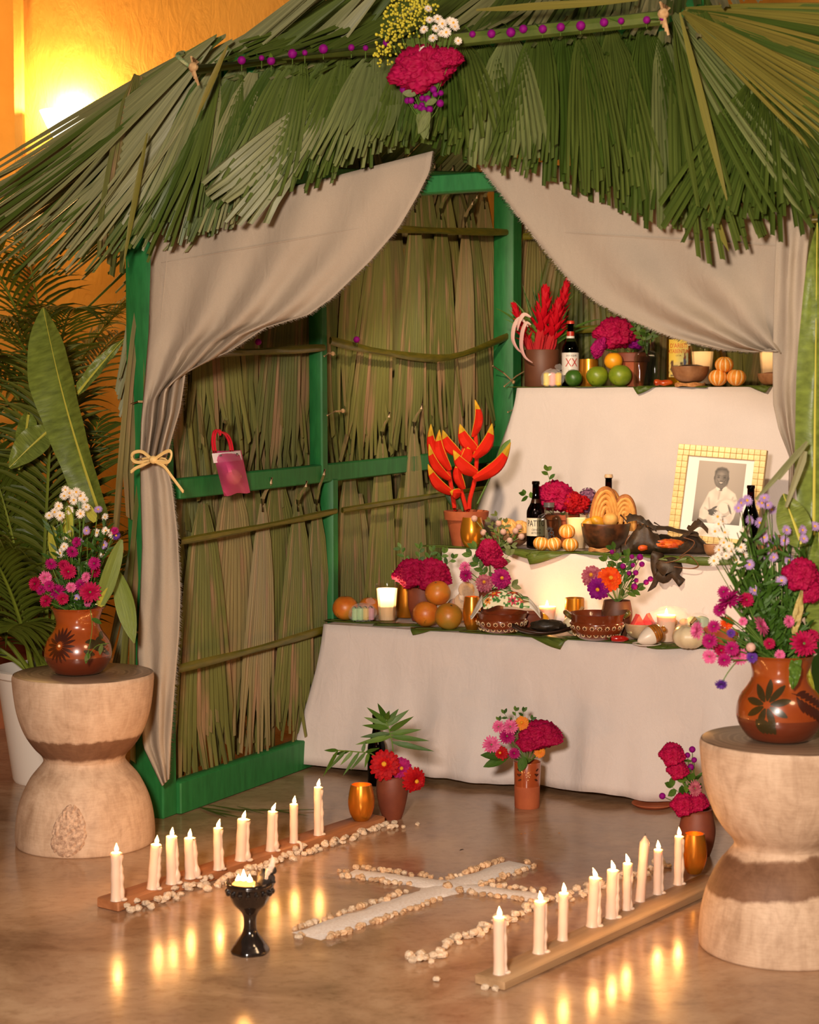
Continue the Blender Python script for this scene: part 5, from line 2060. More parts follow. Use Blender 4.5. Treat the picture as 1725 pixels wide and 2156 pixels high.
# napkin over that bowl
NB = thing('embroidered_napkin', 'white napkin embroidered with red flowers laid over the clay bowl', 'napkin', p + V((0.006, 0, 0.066)))
b = MB()
rows, cols = [], []
n1, n2 = 84, 60
for i in range(n2):
    y = -1 + 2 * i / (n2 - 1)
    row = []
    for j in range(n1):
        x = -1 + 2 * j / (n1 - 1)
        r_ = math.hypot(x * 0.9, y)
        z = 0.066 * max(0, 1 - (abs(x) / 0.95) ** 2.4) * max(0, 1 - (max(0, abs(y) - 0.1) / 1.05) ** 2.2) + 0.006 * noise.noise(V((x * 3, y * 3, 4)))
        if x < -0.62:
            z -= 0.035 * (-x - 0.62) / 0.38 - 0.012
        if x > 0.62:
            z += 0.010 * (x - 0.62) / 0.38 - 0.03 * ((x - 0.62) / 0.38) ** 2 * (1 - y) * 0.5
        row.append(V((x * 0.108 + (0.012 if x > 0.6 else 0), y * 0.050 - 0.004 * (1 - x * x), max(z, 0.0 if abs(x) < 0.74 else -0.022) + 0.006)))
        c = np.array((232, 222, 208))
        ax, ay = abs(x), y
        if ax < 0.66:
            c = np.array((236, 226, 190))
            nz = noise.noise(V((x * 9, y * 7, 2.2)))
            if nz > 0.02:
                c = np.array((56, 110, 50)) if noise.noise(V((x * 20, y * 16, 8))) > -0.1 else np.array((90, 146, 60))
            for (cx, cy, rr, c1, c2) in ((-0.10, 0.25, 0.24, (226, 70, 96), (240, 206, 80)), (-0.30, -0.42, 0.27, (196, 40, 24), (232, 150, 40)), (0.30, -0.30, 0.27, (150, 26, 22), (226, 120, 40)), (0.26, -0.78, 0.2, (220, 60, 96), (60, 80, 40)), (0.62, 0.1, 0.18, (214, 56, 86), (236, 200, 90)), (-0.62, 0.1, 0.16, (226, 80, 104), (236, 200, 90)), (-0.5, -0.75, 0.16, (232, 140, 40), (90, 40, 20)), (0.52, -0.7, 0.14, (226, 60, 84), (236, 200, 90))):
                dx, dy = (x - cx) * 1.2, (y - cy)
                d = math.hypot(dx, dy)
                pet = rr * (0.72 + 0.28 * math.cos(7 * math.atan2(dy, dx)))
                if d < pet:
                    c = np.array(c2) if d < rr * 0.28 else np.array(c1) * (0.75 + 0.35 * ((noise.noise(V((x * 30, y * 30, 1))) + 1) / 2))
        cols.append(lin(c))
    rows.append(row)
b.grid(rows)
b.col = cols
o = b.build('cloth', vcol('embroidered_cloth', 0.9), NB)
m = o.modifiers.new('thick', 'SOLIDIFY')
m.thickness = 0.002
b = MB()
b.ball((0, 0, 0), (0.026, 0.022, 0.026), 16, 10)
o = b.build('yellow_fruit', M_lemon, None, spot(1140, Z1 + T, V1 + 0.20) + V((0, 0, 0.026)))
tag(o, 'yellow fruit showing behind the embroidered napkin', 'fruit')
b = MB()
b.lathe(sm([(0.03, 0), (0.045, 0.02), (0.05, 0.045), (0.046, 0.055)], 3) + [(0.04, 0.05), (0.0, 0.02)], 24)
o = b.build('clay_dish', M_terradk, None, spot(1112, Z1 + T, V1 + 0.17))
tag(o, 'plain dark clay dish between the napkin bowl and the short pillar candle', 'dish')


def pillar(p, R, H, label, power=1.0):
    t = thing('pillar_candle', label, 'candle', p)
    b = MB()
    b.lathe([(0, 0), (R * 0.72, 0), (R * 0.74, 0.002), (R, H), (R * 0.97, H + 0.001), (R * 0.9, H - 0.003), (0, H - 0.004)], 28)
    b.build('wax', M_wax, t)
    flame_on(t, (0, 0, H - 0.004), 0.024, 0.005, power=power)
    return t


pillar(P1(1152, 1312, T), 0.031, 0.056, 'short tapered candle behind the dark wooden dish', 0.9)
# wooden dish with a dark block of paste
p = P1(1147, 1340)
t = thing('wooden_dish', 'dark leaf shaped wooden dish at the front of the lowest tier', 'dish', p)
b = MB()
rows = []
for i in range(17):
    q = i / 16
    w_ = 0.042 * math.sin(math.pi * min(1, q * 0.97 + 0.02)) ** 0.7
    z_ = 0.004 + 0.020 * (2 * q - 1) ** 2 + 0.004 * (q < 0.1)
    rows.append([V((-0.105 + 0.20 * q, w_ * e, z_ + 0.012 * e * e)) for e in (-1, -.6, -.2, .2, .6, 1)])
b.grid(rows)
o = b.build('dish_body', pm('dark_wood', (58, 32, 20), (40, 22, 14), 18, 0.35), t)
m = o.modifiers.new('thick', 'SOLIDIFY')
m.thickness = 0.005
b = MB()
b.ball((0, 0, 0), (0.058, 0.032, 0.020), 26, 12, fn=lambda d, a, tt: 1 + 0.2 * noise.noise(d * 2.6) + 0.1 * noise.noise(d * 7))
o = b.build('dark_paste', pm('black_paste', (30, 24, 18), (48, 38, 26), 40, 0.45, 0.4), None, p + V((0.012, 0.0, 0.034)))
tag(o, 'black crumpled lump on the dark wooden dish', 'food')
gold_cup(P1(1210, 1316), 0.0335, 0.092, 'gold tumbler standing behind the small pale gourd', True)


def squash(p, r, label, mat, ribs=9, sq=0.72, stem=True, rot=None, neck=False):
    t = thing('gourd', label, 'squash', p, None, rot)
    b = MB()
    b.ball((0, 0, r * sq * 0.95), (r, r, r * sq), 45, 14, fn=lambda d, a, tt: (1 + 0.06 * abs(math.cos(a * ribs / 2)) - 0.03) * (1 - 0.22 * math.exp(-((math.pi - tt) / 0.35) ** 2) - 0.1 * math.exp(-(tt / 0.3) ** 2)))
    b.build('rind', mat, t)
    if stem:
        b = MB()
        b.tube([(0, 0, r * sq * 1.6), (r * .1, 0, r * sq * 2.05), (r * 0.4, 0, r * sq * 2.5)], [r * .13, r * .10, r * .13], 7)
        b.build('stem', pm('dry_stem', (170, 130, 80), rough=0.8), t)
    return t


M_white_sq = pm('cream_rind', (232, 214, 178), (214, 192, 150), 12, 0.4)
squash(spot(1216, Z1 + T, V1 + 0.105), 0.046, 'small pale gourd with a stalk between the gold tumbler and green handled bowl', M_white_sq, 5, 0.78)
clay_bowl(P1(1257, 1345), 0.091, 0.082, 'dotted clay bowl with green handles', True)
p = spot(1299, Z1 + T, V1 + 0.115)
lathe_thing('clay_vase', 'plain brown clay vase of orange and magenta zinnias', 'vase', p, [(0, 0)] + sm([(0.03, 0), (0.040, 0.03), (0.0495, 0.07), (0.045, 0.105), (0.042, 0.117)], 4) + [(0.038, 0.115), (0.034, 0.05), (0, 0.04)], M_brownpot, n=32)
POT1C = p + V((0, 0, 0.11))


def chili(pts, r, label, mat, at):
    t = thing('chili', label, 'chili', at, 'peppers in front of the green handled bowl')
    b = MB()
    n = len(pts)
    P_ = [V(q) for q in sm(pts, 4)]
    b.tube(P_, [r * (0.7 + 0.3 * math.sin(math.pi * i / (len(P_) - 1))) * (1 if i < len(P_) * .7 else max(0.15, (len(P_) - i) / (len(P_) * .3))) for i in range(len(P_))], 10)
    b.build('pod', mat, t)
    b = MB()
    b.tube([P_[0], P_[0] + (P_[0] - P_[1]).normalized() * 0.012 + V((0, 0, 0.003))], [0.004, 0.002], 6)
    b.build('stalk', pm('green_stalk', (90, 100, 40), rough=0.6), t)


chili([(-0.025, 0, 0.011), (0.0, -0.004, 0.0115), (0.032, 0, 0.010)], 0.0105, 'glossy red pepper lying in front of the green handled bowl', pm('red_chili', (170, 22, 16), rough=0.2, coat=0.5), P1(1302, 1352))
chili([(-0.022, 0, 0.024), (0.0, 0.0, 0.022), (0.03, -0.004, 0.012)], 0.012, 'brown dried pepper lying behind the glossy red one', pm('brown_chili', (128, 70, 40), (104, 54, 30), 40, 0.4), P1(1301, 1341))
chili([(0.0, 0, 0.034), (-0.006, -0.002, 0.022), (0.004, -0.006, 0.006)], 0.011, 'wrinkled dark red pepper leaning on the green handled bowl', pm('darkred_chili', (120, 30, 18), (90, 30, 16), 40, 0.4), P1(1278, 1350))
# watermelon bowl
t = gourd_bowl(P1(1351, 1345), 0.055, 0.050, 'pale gourd bowl of watermelon wedges', M_gourdpale)
bp = V(t.location)
for k, (dx, dy, rz, lb) in enumerate(((-0.014, -0.012, 0.3, 'front watermelon wedge in the pale gourd bowl'), (0.022, 0.012, -0.5, 'rear watermelon wedge next to the leaning candle in the bowl'))):
    tw = thing('watermelon_wedge', lb, 'watermelon', bp + V((dx, dy, 0.028)), None, (0, 0, rz))
    b = MB()
    pts = [(-0.030, 0.0), (0.0, 0.052), (0.032, 0.0)]
    vs = [V((x, y_, z)) for y_ in (-0.014, 0.014) for x, z in pts]
    b.add(vs, [(0, 1, 2), (5, 4, 3), (0, 3, 4, 1), (1, 4, 5, 2), (2, 5, 3, 0)])
    b.build('flesh', pm('melon_flesh', (236, 66, 70), (244, 110, 100), 50, 0.4, sss=0.2, sssr=0.01), tw, smooth=False)
    b = MB()
    b.bar((-0.031, 0, -0.003), (0.033, 0, -0.003), 0.03, 0.006)
    b.build('melon_rind', pm('melon_rind', (226, 214, 160), rough=0.5), tw, smooth=False)
pillar(P1(1403, 1350), 0.0305, 0.082, 'tall tapered candle between the watermelon bowl and ribbed squash', 1.1)
gourd_bowl(P1(1432, 1338), 0.042, 0.040, 'brown half gourd bowl tucked behind the white ribbed squash', M_gourd)
squash(P1(1451, 1365), 0.0505, 'white ribbed squash at the edge of the lowest tier beside the asters', M_white_sq, 9, 0.74)
# spinning top
p = P1(1369, 1359)
t = thing('spinning_top', 'white and ochre wooden spinning top lying on a small plate', 'toy', p + V((0, 0, 0.03)), None, (0, math.radians(68), 0.35))
for nm, prof, mt in (('tip_half', [(0, -0.045), (0.006, -0.043), (0.018, -0.028), (0.027, -0.008), (0.029, 0.004)], pm('white_lacquer', (232, 218, 200), rough=0.35)), ('stripe_half', [(0.029, 0.004), (0.0300, 0.010), (0.029, 0.022), (0.024, 0.034), (0.012, 0.041), (0.009, 0.042), (0.010, 0.052), (0.006, 0.056), (0, 0.057)], pm('ochre_lacquer', (172, 104, 26), (150, 86, 20), 30, 0.3, coat=0.5))):
    b = MB()
    b.lathe(sm(prof, 3), 28)
    b.build(nm, mt, t)
for k in range(3):
    b = MB()
    z_ = (0.012, 0.021, 0.029)[k]
    r_ = (0.0302, 0.0295, 0.0272)[k]
    b.lathe([(r_, z_ - 0.0007), (r_ + 0.0004, z_), (r_, z_ + 0.0007)], 28)
    b.build('turned_groove', pm('brown_line', (90, 52, 16), rough=0.4), t)
lathe_thing('small_plate', 'small white plate under the spinning top', 'plate', P1(1362, 1358, 0.003), [(0, 0), (0.034, 0.0), (0.045, 0.004), (0.0445, 0.0055), (0.034, 0.002), (0, 0.002)], pm('white_glaze', (236, 226, 214), rough=0.25))
# bags at the end of the tier
p = spot(1412, Z1 + T, V1 + 0.17)
t = thing('sweets_bag', 'clear bag of sweets behind the watermelon bowl and candle', 'bag', p)
b = MB()
b.ball((0, 0, 0.05), (0.075, 0.035, 0.05), 24, 14, fn=lambda d, a, tt: 1 + 0.14 * noise.noise(d * 2.5) + 0.07 * noise.noise(d * 9))
b.build('plastic_bag', M_plastic, t, smooth=False)
for k in range(6):
    b = MB()
    b.ball((0, 0, 0), (0.017, 0.014, 0.013), 10, 6, fn=lambda d, a, tt: 1 + 0.1 * noise.noise(d * 5))
    b.build('sweet', pm('pale_sweet', (214, 176, 132), (196, 150, 104), 40, 0.6), t, (-0.045 + 0.018 * k, rnd(-.008, .008), 0.03 + 0.018 * (k % 2)))
wrapped_candy(spot(1470, Z1 + T + 0.03, V1 + 0.10), (0.06, 0.04, 0.05), 'mint green sugar candy in clear wrap near the magenta asters', [(186, 206, 170), (190, 210, 176)], 0.4)
b = MB()
b.box((0, 0, 0), (0.07, 0.06, 0.03), bev=0.004)
o = b.build('sweet_box', pm('card_box', (190, 150, 110), rough=0.8), None, spot(1470, Z1 + T + 0.015, V1 + 0.10))
tag(o, 'small card box beneath the mint green candy', 'box')
for k, (px, dv) in enumerate(((1496, 0.12), (1528, 0.06))):
    gourd_bowl(spot(px, Z1 + T, V1 + dv), 0.04, 0.05, ['clay bowl of orange pieces behind the mint green candy', 'clay bowl of orange pieces hidden deep in the asters'][k], M_terra, pm('orange_pieces', (226, 150, 30), (204, 110, 20), 40, 0.5))

# ------------------------------------------------------------------ on the floor: stools
def stool_mat(name, z0, z1, slope, amp):
    s = NT(name)
    co = s.coord('Object')
    a = s.noise(s.coord('Object', (1, 1, 0.25)), 26.0, 6.0, 0.7, 0.8)
    a2 = s.noise(co, 5.0, 4.0, 0.6, 1.5)
    f = s.noise(s.coord('Object', (1, 1, 6)), 40.0, 3.0)
    col = s.ramp(a, [(0.3, lin((150, 122, 98))), (0.5, lin((192, 164, 138))), (0.7, lin((214, 190, 164)))])
    col = s.mix(0.5, col, s.ramp(a2, [(0.35, lin((166, 136, 110))), (0.55, lin((208, 180, 154))), (0.7, lin((186, 156, 128)))]))
    col = s.mix(0.35, col, s.ramp(f, [(0.35, (0.75, 0.7, 0.66, 1)), (0.6, (1, 1, 1, 1))]), 'MULTIPLY')
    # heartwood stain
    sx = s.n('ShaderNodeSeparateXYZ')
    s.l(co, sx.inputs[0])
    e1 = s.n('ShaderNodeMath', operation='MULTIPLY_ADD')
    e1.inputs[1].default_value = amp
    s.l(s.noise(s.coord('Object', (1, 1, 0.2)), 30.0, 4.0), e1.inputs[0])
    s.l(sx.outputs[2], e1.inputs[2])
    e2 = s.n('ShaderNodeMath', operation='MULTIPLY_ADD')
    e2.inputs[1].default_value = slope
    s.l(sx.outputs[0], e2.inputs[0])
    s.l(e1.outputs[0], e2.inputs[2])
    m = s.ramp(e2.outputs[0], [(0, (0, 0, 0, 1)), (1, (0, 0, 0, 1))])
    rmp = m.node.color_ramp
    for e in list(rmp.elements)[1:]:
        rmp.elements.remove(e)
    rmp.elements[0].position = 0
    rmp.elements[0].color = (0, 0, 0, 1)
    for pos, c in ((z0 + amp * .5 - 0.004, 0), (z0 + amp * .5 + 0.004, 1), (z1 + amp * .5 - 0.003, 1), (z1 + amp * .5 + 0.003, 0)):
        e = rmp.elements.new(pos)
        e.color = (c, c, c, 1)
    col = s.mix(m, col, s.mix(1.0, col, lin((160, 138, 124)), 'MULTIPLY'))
    s.l(col, s.b.inputs['Base Color'])
    s.b.inputs['Roughness'].default_value = 0.6
    s.b.inputs['Specular IOR Level'].default_value = 0.3
    s.bump(a, 0.25, 0.004)
    return s.m


def stool(px, py, R, H, label, mat, knot=False):
    p = FL(px, py)
    p.z = 0
    t = thing('wooden_stool', label, 'stool', p, 'hourglass stools')
    k = H / 0.485
    prof = [(0, 0.0), (0.965, 0.0), (0.985, 0.006), (0.99, 0.035), (0.965, 0.085), (0.90, 0.135), (0.78, 0.185), (0.66, 0.215), (0.59, 0.232), (0.575, 0.242), (0.61, 0.256), (0.72, 0.28), (0.84, 0.318), (0.93, 0.368), (0.975, 0.415), (1.0, 0.465), (0.998, 0.478), (0.985, 0.485)]
    b = MB()
    sp_ = [(r * R, z * k) for r, z in [prof[0], prof[1]] + sm(prof[1:10], 4)[1:] + sm(prof[9:], 4)[1:]]
    b.lathe(sp_, 64, warp=lambda a, z: 1 + 0.006 * math.sin(a * 2 + 1) + 0.004 * math.sin(a * 5 + z * 9))
    b.build('stool_body', mat, t, sharp=None)
    tm = NT('stool_top')
    co = tm.coord('Object', (1, 1.25, 1))
    wv = tm.n('ShaderNodeTexWave', wave_type='RINGS', rings_direction='Z')
    wv.inputs['Scale'].default_value = 9
    wv.inputs['Distortion'].default_value = 3.0
    wv.inputs['Detail'].default_value = 3
    tm.l(co, wv.inputs['Vector'])
    tm.l(tm.ramp(wv.outputs['Fac'], [(0.2, lin((128, 102, 82))), (0.6, lin((150, 122, 98))), (0.9, lin((112, 88, 70)))]), tm.b.inputs['Base Color'])
    tm.b.inputs['Roughness'].default_value = 0.38
    b = MB()
    b.lathe([(R * 0.988, H - 0.001), (R * 0.97, H + 0.0015), (R * 0.5, H + 0.001), (0, H + 0.001)], 64)
    b.build('stool_top', tm.m, t)
    if knot:
        b = MB()
        n = 26
        rows = []
        a0 = -math.pi / 2 - 0.06
        for i in range(n + 1):
            row = []
            for j in range(n + 1):
                x, y = -1 + 2 * j / n, -1 + 2 * i / n
                r_ = math.hypot(x, y)
                sc_ = max(abs(x), abs(y)) / max(r_, 1e-6)
                x2, y2 = x * sc_, y * sc_
                a = a0 + x2 * 0.27 * (1 - 0.25 * y2)
                z_ = 0.076 + y2 * 0.072 + 0.012 * x2
                rr = float(np.interp(z_ / k, [q[1] for q in prof[2:9]], [q[0] for q in prof[2:9]])) * R
                bump = 0.004 * (1 - min(1, r_ * sc_) ** 4) + (0.006 * noise.noise(V((x2 * 7, y2 * 7, 2))) if r_ * sc_ < 0.93 else -0.003)
                row.append(V((math.cos(a) * (rr + bump), math.sin(a) * (rr + bump), max(z_, 0.002))))
            rows.append(row)
        b.grid(rows)
        b.build('wood_knot', pm('knot_wood', (206, 174, 146), (150, 118, 96), 110, 0.7, 0.6, 0.004, lo=0.36, hi=0.66), t)
    return t


ST_L = stool(180, 1772, 0.1965, 0.482, 'hourglass wooden stool with a knot in its base, carrying the white daisies', stool_mat('bleached_wood_banded', 0.252, 0.312, 0.0, 0.03), True)
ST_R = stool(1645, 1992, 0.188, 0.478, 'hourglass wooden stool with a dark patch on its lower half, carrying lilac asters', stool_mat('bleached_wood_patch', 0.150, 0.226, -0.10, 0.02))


# glazed pots on the stools
def painted_pot(loc, R, H, label, style):
    t = thing('glazed_pot', label, 'pot', loc, 'glazed clay pots on the stools')
    prof = sm([(0.50, 0), (0.72, 0.03), (0.95, 0.19), (1.0, 0.34), (0.92, 0.50), (0.74, 0.63), (0.655, 0.72), (0.66, 0.82), (0.74, 0.945), (0.80, 0.985)], 5)
    P_ = [(0, 0)] + [(r * R, z * H) for r, z in prof]
    cut = next(i for i, q in enumerate(P_) if q[1] > 0.27 * H)
    wv = lambda a, z: 1 + (0.03 * math.sin(a * 5 + 1) * max(0, z / H - 0.9) * 10)
    b = MB()
    b.lathe(P_[cut:] + [(R * 0.82, H), (R * 0.76, H * 0.985), (R * 0.61, H * 0.80), (R * 0.58, H * 0.7)], 44, warp=wv)
    b.build('glazed_body', M_glaze, t)
    b = MB()
    b.lathe(P_[:cut + 1], 44)
    b.build('lower_body', M_glazedk, t)
    b = MB()
    b.lathe([(R * 0.60, H * 0.86), (0, H * 0.87)], 24)
    b.build('water', pm('dark_water', (40, 30, 18), rough=0.1), t)

    def Rz(z):
        return float(np.interp(z, [q[1] for q in P_[1:]], [q[0] for q in P_[1:]]))

    def decal(mb, a0, z0, ang, L, wd, rows=5):
        for sgn in (0,):
            RR = []
            for i in range(rows + 1):
                q = i / rows
                k = math.sin(math.pi * min(1, q * 0.93 + 0.04)) ** 0.7
                row = []
                for e in (-1, -.5, 0, .5, 1):
                    x = math.cos(ang) * L * q - math.sin(ang) * e * wd / 2 * k
                    y = math.sin(ang) * L * q + math.cos(ang) * e * wd / 2 * k
                    z = z0 + y
                    r = Rz(z)
                    a = a0 + x / r
                    row.append(V((math.cos(a) * (r + 0.0008), math.sin(a) * (r + 0.0008), z)))
                RR.append(row)
            mb.grid(RR)
    if style == 0:
        b = MB()
        n = 18
        for k in range(n):
            an = 2 * math.pi * k / n
            decal(b, -math.pi / 2 - 0.42 + math.cos(an) * 0.10, H * 0.47 + math.sin(an) * 0.012, an, 0.036, 0.0085)
        b.build('painted_flower', M_paint, t)
        b = MB()
        a = -math.pi / 2 - 0.42
        b.ball((math.cos(a) * (Rz(H * .47) + 0.001), math.sin(a) * (Rz(H * .47) + 0.001), H * 0.47), 0.004, 10, 6)
        b.build('painted_centre', M_cream, t)
        b = MB()
        for k in range(6):
            decal(b, -math.pi / 2 + 0.35 + 0.13 * k, H * (0.40 + 0.03 * k), 0.5 if k % 2 else -0.4, 0.034, 0.015)
            decal(b, -math.pi / 2 + 0.42 + 0.12 * k, H * (0.52 - 0.03 * k), 0.1 - k * 0.1, 0.03, 0.012)
        b.build('painted_leaves', M_paintgreen, t)
    else:
        b = MB()
        for k in range(7):
            decal(b, -math.pi / 2 + 0.24 + 0.105 * k, H * (0.56 - 0.028 * k), -1.25, 0.036, 0.012)
            decal(b, -math.pi / 2 + 0.24 + 0.105 * k, H * (0.575 - 0.028 * k), 0.25, 0.030, 0.009)
        decal(b, -math.pi / 2 + 0.12, H * 0.60, -0.30, 0.10, 0.004, 10)
        b.build('painted_leaf_spray', M_paint, t)
        b = MB()
        for k in range(9):
            an = 2 * math.pi * k / 9 + 0.2
            decal(b, -math.pi / 2 - 0.52 + math.cos(an) * 0.09, H * 0.47 + math.sin(an) * 0.008, an, 0.045, 0.016)
        for k in range(4):
            decal(b, -math.pi / 2 - 0.75 + 0.10 * k, H * 0.30, -1.2, 0.035, 0.016)
        b.build('painted_flower', M_paintgreen, t)
    return t


lp_ = V(ST_L.location)
rp_ = V(ST_R.location)
POT_L = DE(165, 1403, depth(lp_ + V((0, -0.02, 0.48))))
POT_L.z = 0.4845
painted_pot(POT_L, 0.094, 0.187, 'brown glazed pot with a dark painted daisy on the knotted stool', 0)
POT_R = V((rp_.x - 0.012, rp_.y - 0.01, 0.4805))
painted_pot(POT_R, 0.098, 0.196, 'brown glazed pot with a painted leaf spray on the patched stool', 1)

# planks, candles
def plank(a, b_, wd, ht, label, mat):
    t = thing('plank', label, 'plank', (a + b_) / 2)
    b = MB()
    c = (a + b_) / 2
    b.bar(a - c + V((0, 0, ht / 2)), b_ - c + V((0, 0, ht / 2)), wd, ht, bev=0.003)
    b.build('board', mat, t)
    return t


def woodmat(name, c1, c2, ang):
    s = NT(name)
    tc = s.t.nodes.new('ShaderNodeTexCoord')
    mp = s.t.nodes.new('ShaderNodeMapping')
    mp.inputs['Rotation'].default_value = (0, 0, -ang)
    mp.inputs['Scale'].default_value = (2.0, 34.0, 34.0)
    mp.vector_type = 'TEXTURE'
    mp.inputs['Scale'].default_value = (0.5, 0.03, 0.03)
    mp.inputs['Rotation'].default_value = (0, 0, ang)
    s.l(tc.outputs['Object'], mp.inputs[0])
    n = s.noise(mp.outputs[0], 1.0, 5.0, 0.6, 0.4)
    s.l(s.ramp(n, [(0.3, lin(c1)), (0.7, lin(c2))]), s.b.inputs['Base Color'])
    s.b.inputs['Roughness'].default_value = 0.55
    s.bump(n, 0.2, 0.002)
    return s.m


PH = 0.026
A_ = FL(226, 1916)
B_ = FL(790, 1733)
aL = math.atan2(B_.y - A_.y, B_.x - A_.x)
plank(A_, B_, 0.075, PH, 'reddish plank with nine candles running beside the black goblet', woodmat('red_plank_wood', (150, 90, 52), (184, 122, 78), aL))
C_ = FL(1030, 2080)
D_ = FL(1505, 1862)
aR = math.atan2(D_.y - C_.y, D_.x - C_.x)
PH2 = 0.022
plank(C_, D_, 0.078, PH2, 'pale plank with nine candles running towards the patched stool', woodmat('pale_plank_wood', (150, 118, 84), (184, 150, 112), aR))


def candle(px, py, top, wpx, z0, lit, label, group, lean=0.0, drip=0.0, seed=0, flame_lean=0.0):
    p = FL(px, py, z0)
    k = mpp(p)
    R = wpx * k / 2
    H = (py - top) * k
    t = thing('candle', label, 'candle', p, group, (rnd(-0.02, 0.02), lean, 0))
    b = MB()
    st = []
    n = 9
    prof = [(0, 0), (R * 1.12, 0), (R * 1.02, 0.004)] + [(R * (0.97 + 0.03 * math.sin(i * 1.7 + seed)), 0.004 + (H - 0.006) * i / n) for i in range(1, n + 1)]
    if lit:
        prof += [(R * 0.9, H), (R * 0.7, H - 0.002), (0, H - 0.0035)]
    else:
        prof += [(R * 0.85, H), (R * 0.45, H + 0.008), (R * 0.2, H + 0.014), (0, H + 0.015)]
    b.lathe(prof, 20, warp=lambda a, z: 1 + 0.03 * noise.noise(V((math.cos(a) * 2, z * 30, seed))))
    b.build('wax', M_wax, t)
    if drip:
        b = MB()
        a = rnd(-0.25, 0.1)
        pts, rr = [], []
        for i in range(22):
            q = i / 21
            pts.append(V((math.cos(a) * (R * (0.78 + 0.5 * drip * q ** 1.2)), math.sin(a) * R - 0.001, H * 0.97 * (1 - q) + 0.003)))
            rr.append(R * (0.34 + 0.10 * drip + 0.08 * q + 0.30 * noise.noise(V((q * 6.5, seed * 3.1, 0)))))
        b.tube(pts, rr, 8)
        b.ball(pts[-1] + V((R * 0.3, 0, 0.0)), (R * 0.7, R * 0.6, R * 0.35), 10, 6)
        b.build('wax_drip', M_wax, t)
    if lit:
        flame_on(t, (R * 0.1, 0, H - 0.0035), 0.024, 0.0052, (flame_lean, 0))
    else:
        b = MB()
        b.tube([(0, 0, H + 0.012), (0, 0, H + 0.02)], 0.001, 5)
        b.build('wick', M_wick, t)
    return t


for i, (px, py, top, wd, lean, dr, fl) in enumerate(((245, 1896, 1794, 23, 0.0, 0.6, 0.0), (321, 1871, 1776, 23, 0.09, 0.25, 0.0), (362, 1860, 1759, 24, 0.0, 0.4, 0.002), (401, 1849, 1763, 23, -0.02, 1.1, 0.002), (459, 1831, 1742, 19, 0.0, 0.4, 0.005), (507, 1811, 1723, 24, 0.06, 0.9, 0.004), (570, 1791, 1707, 20, 0.05, 0.9, 0.007), (619, 1774, 1692, 18, 0.0, 0.0, 0.002), (670, 1758, 1656, 18, 0.0, 0.15, 0.003))):
    candle(px, py, top, wd, PH, True, ORD[i] + ' lit candle counting from the near end of the reddish plank', 'candles on the reddish plank', lean, dr, i, fl)
for i, (px, py, top, wd, lean, dr, fl) in enumerate(((1052, 2050, 1929, 26, -0.01, 0.3, -0.001), (1135, 2006, 1896, 26, 0.02, 0.3, -0.003), (1185, 1979, 1879, 22, 0.02, 0.0, -0.002), (1247, 1950, 1846, 25, 0.05, 0.4, -0.008), (1287, 1932, 1830, 25, 0.03, 0.2, -0.006), (1319, 1915, 1816, 20, 0.02, 0.1, -0.006), (1348, 1897, 1770, 21, 0.07, 0.0, 0), (1385, 1882, 1787, 19, 0.0, 0.3, -0.002), (1428, 1862, 1759, 19, 0.01, 0.1, -0.002))):
    candle(px, py, top, wd, PH2, i != 6, ORD[i] + (' lit candle counting from the near end of the pale plank' if i != 6 else ' and only unlit candle on the pale plank'), 'candles on the pale plank', lean, dr, i + 20, fl)
b = MB()
b.tube([V(q) for q in sm([(0, 0, 0.0), (0.001, 0, 0.02), (-0.003, 0, 0.03), (-0.012, 0, 0.032)], 4)], [0.0045] * 12 + [0.003], 8)
o = b.build('wax_stub', M_wax, None, FL(634, 1797, 0.0) + V((0, -0.0, 0.0)))
tag(o, 'bent wax stub leaning on the reddish plank edge', 'candle')

gold_cup(FL(761, 1727, PH), 0.0385, 0.106, 'gold cup on the far end of the reddish plank', lit=0.4)
gold_cup(FL(1462, 1838, PH2), 0.0325, 0.104, 'gold cup on the pale plank beside the patched stool', lit=0.4)
p = FL(826, 1723)
lathe_thing('clay_vase', 'dark terracotta vase with red zinnias and a palm frond on the floor', 'vase', p, [(0, 0)] + sm([(0.028, 0), (0.038, 0.03), (0.0475, 0.08), (0.046, 0.115), (0.042, 0.128)], 4) + [(0.044, 0.132), (0.039, 0.13), (0.034, 0.05), (0, 0.04)], M_terradk, n=32)
FV1 = p + V((0, 0, 0.13))
brown_bottle(FL(793, 1652), 'brown beer bottle on the floor behind the palm frond', 0.232, 0.0295)
p = FL(1110, 1699)
t = lathe_thing('clay_tumbler', 'terracotta tumbler painted with dots and leaves on the floor', 'vase', p, [(0, 0), (0.037, 0), (0.0385, 0.003), (0.0395, 0.068)], M_terra, n=36, parts=[('glazed_top', [(0.0395, 0.068), (0.0425, 0.140), (0.0415, 0.142), (0.039, 0.138), (0.036, 0.07)], pm('glazed_terracotta', (150, 66, 30), (162, 74, 36), 12, 0.25, coat=0.8))])
FV2 = p + V((0, 0, 0.135))
b = MB()
for (x, z) in ((-0.006, 0.108), (0.0, 0.113), (0.006, 0.108), (0.004, 0.101), (-0.004, 0.101), (0, 0.092), (0.0, 0.105)):
    a = -math.pi / 2 + x / 0.041
    b.ball((math.cos(a) * 0.0415, math.sin(a) * 0.0415, z), 0.0016, 6, 5)
b.build('painted_dots', M_cream, t)
b = MB()
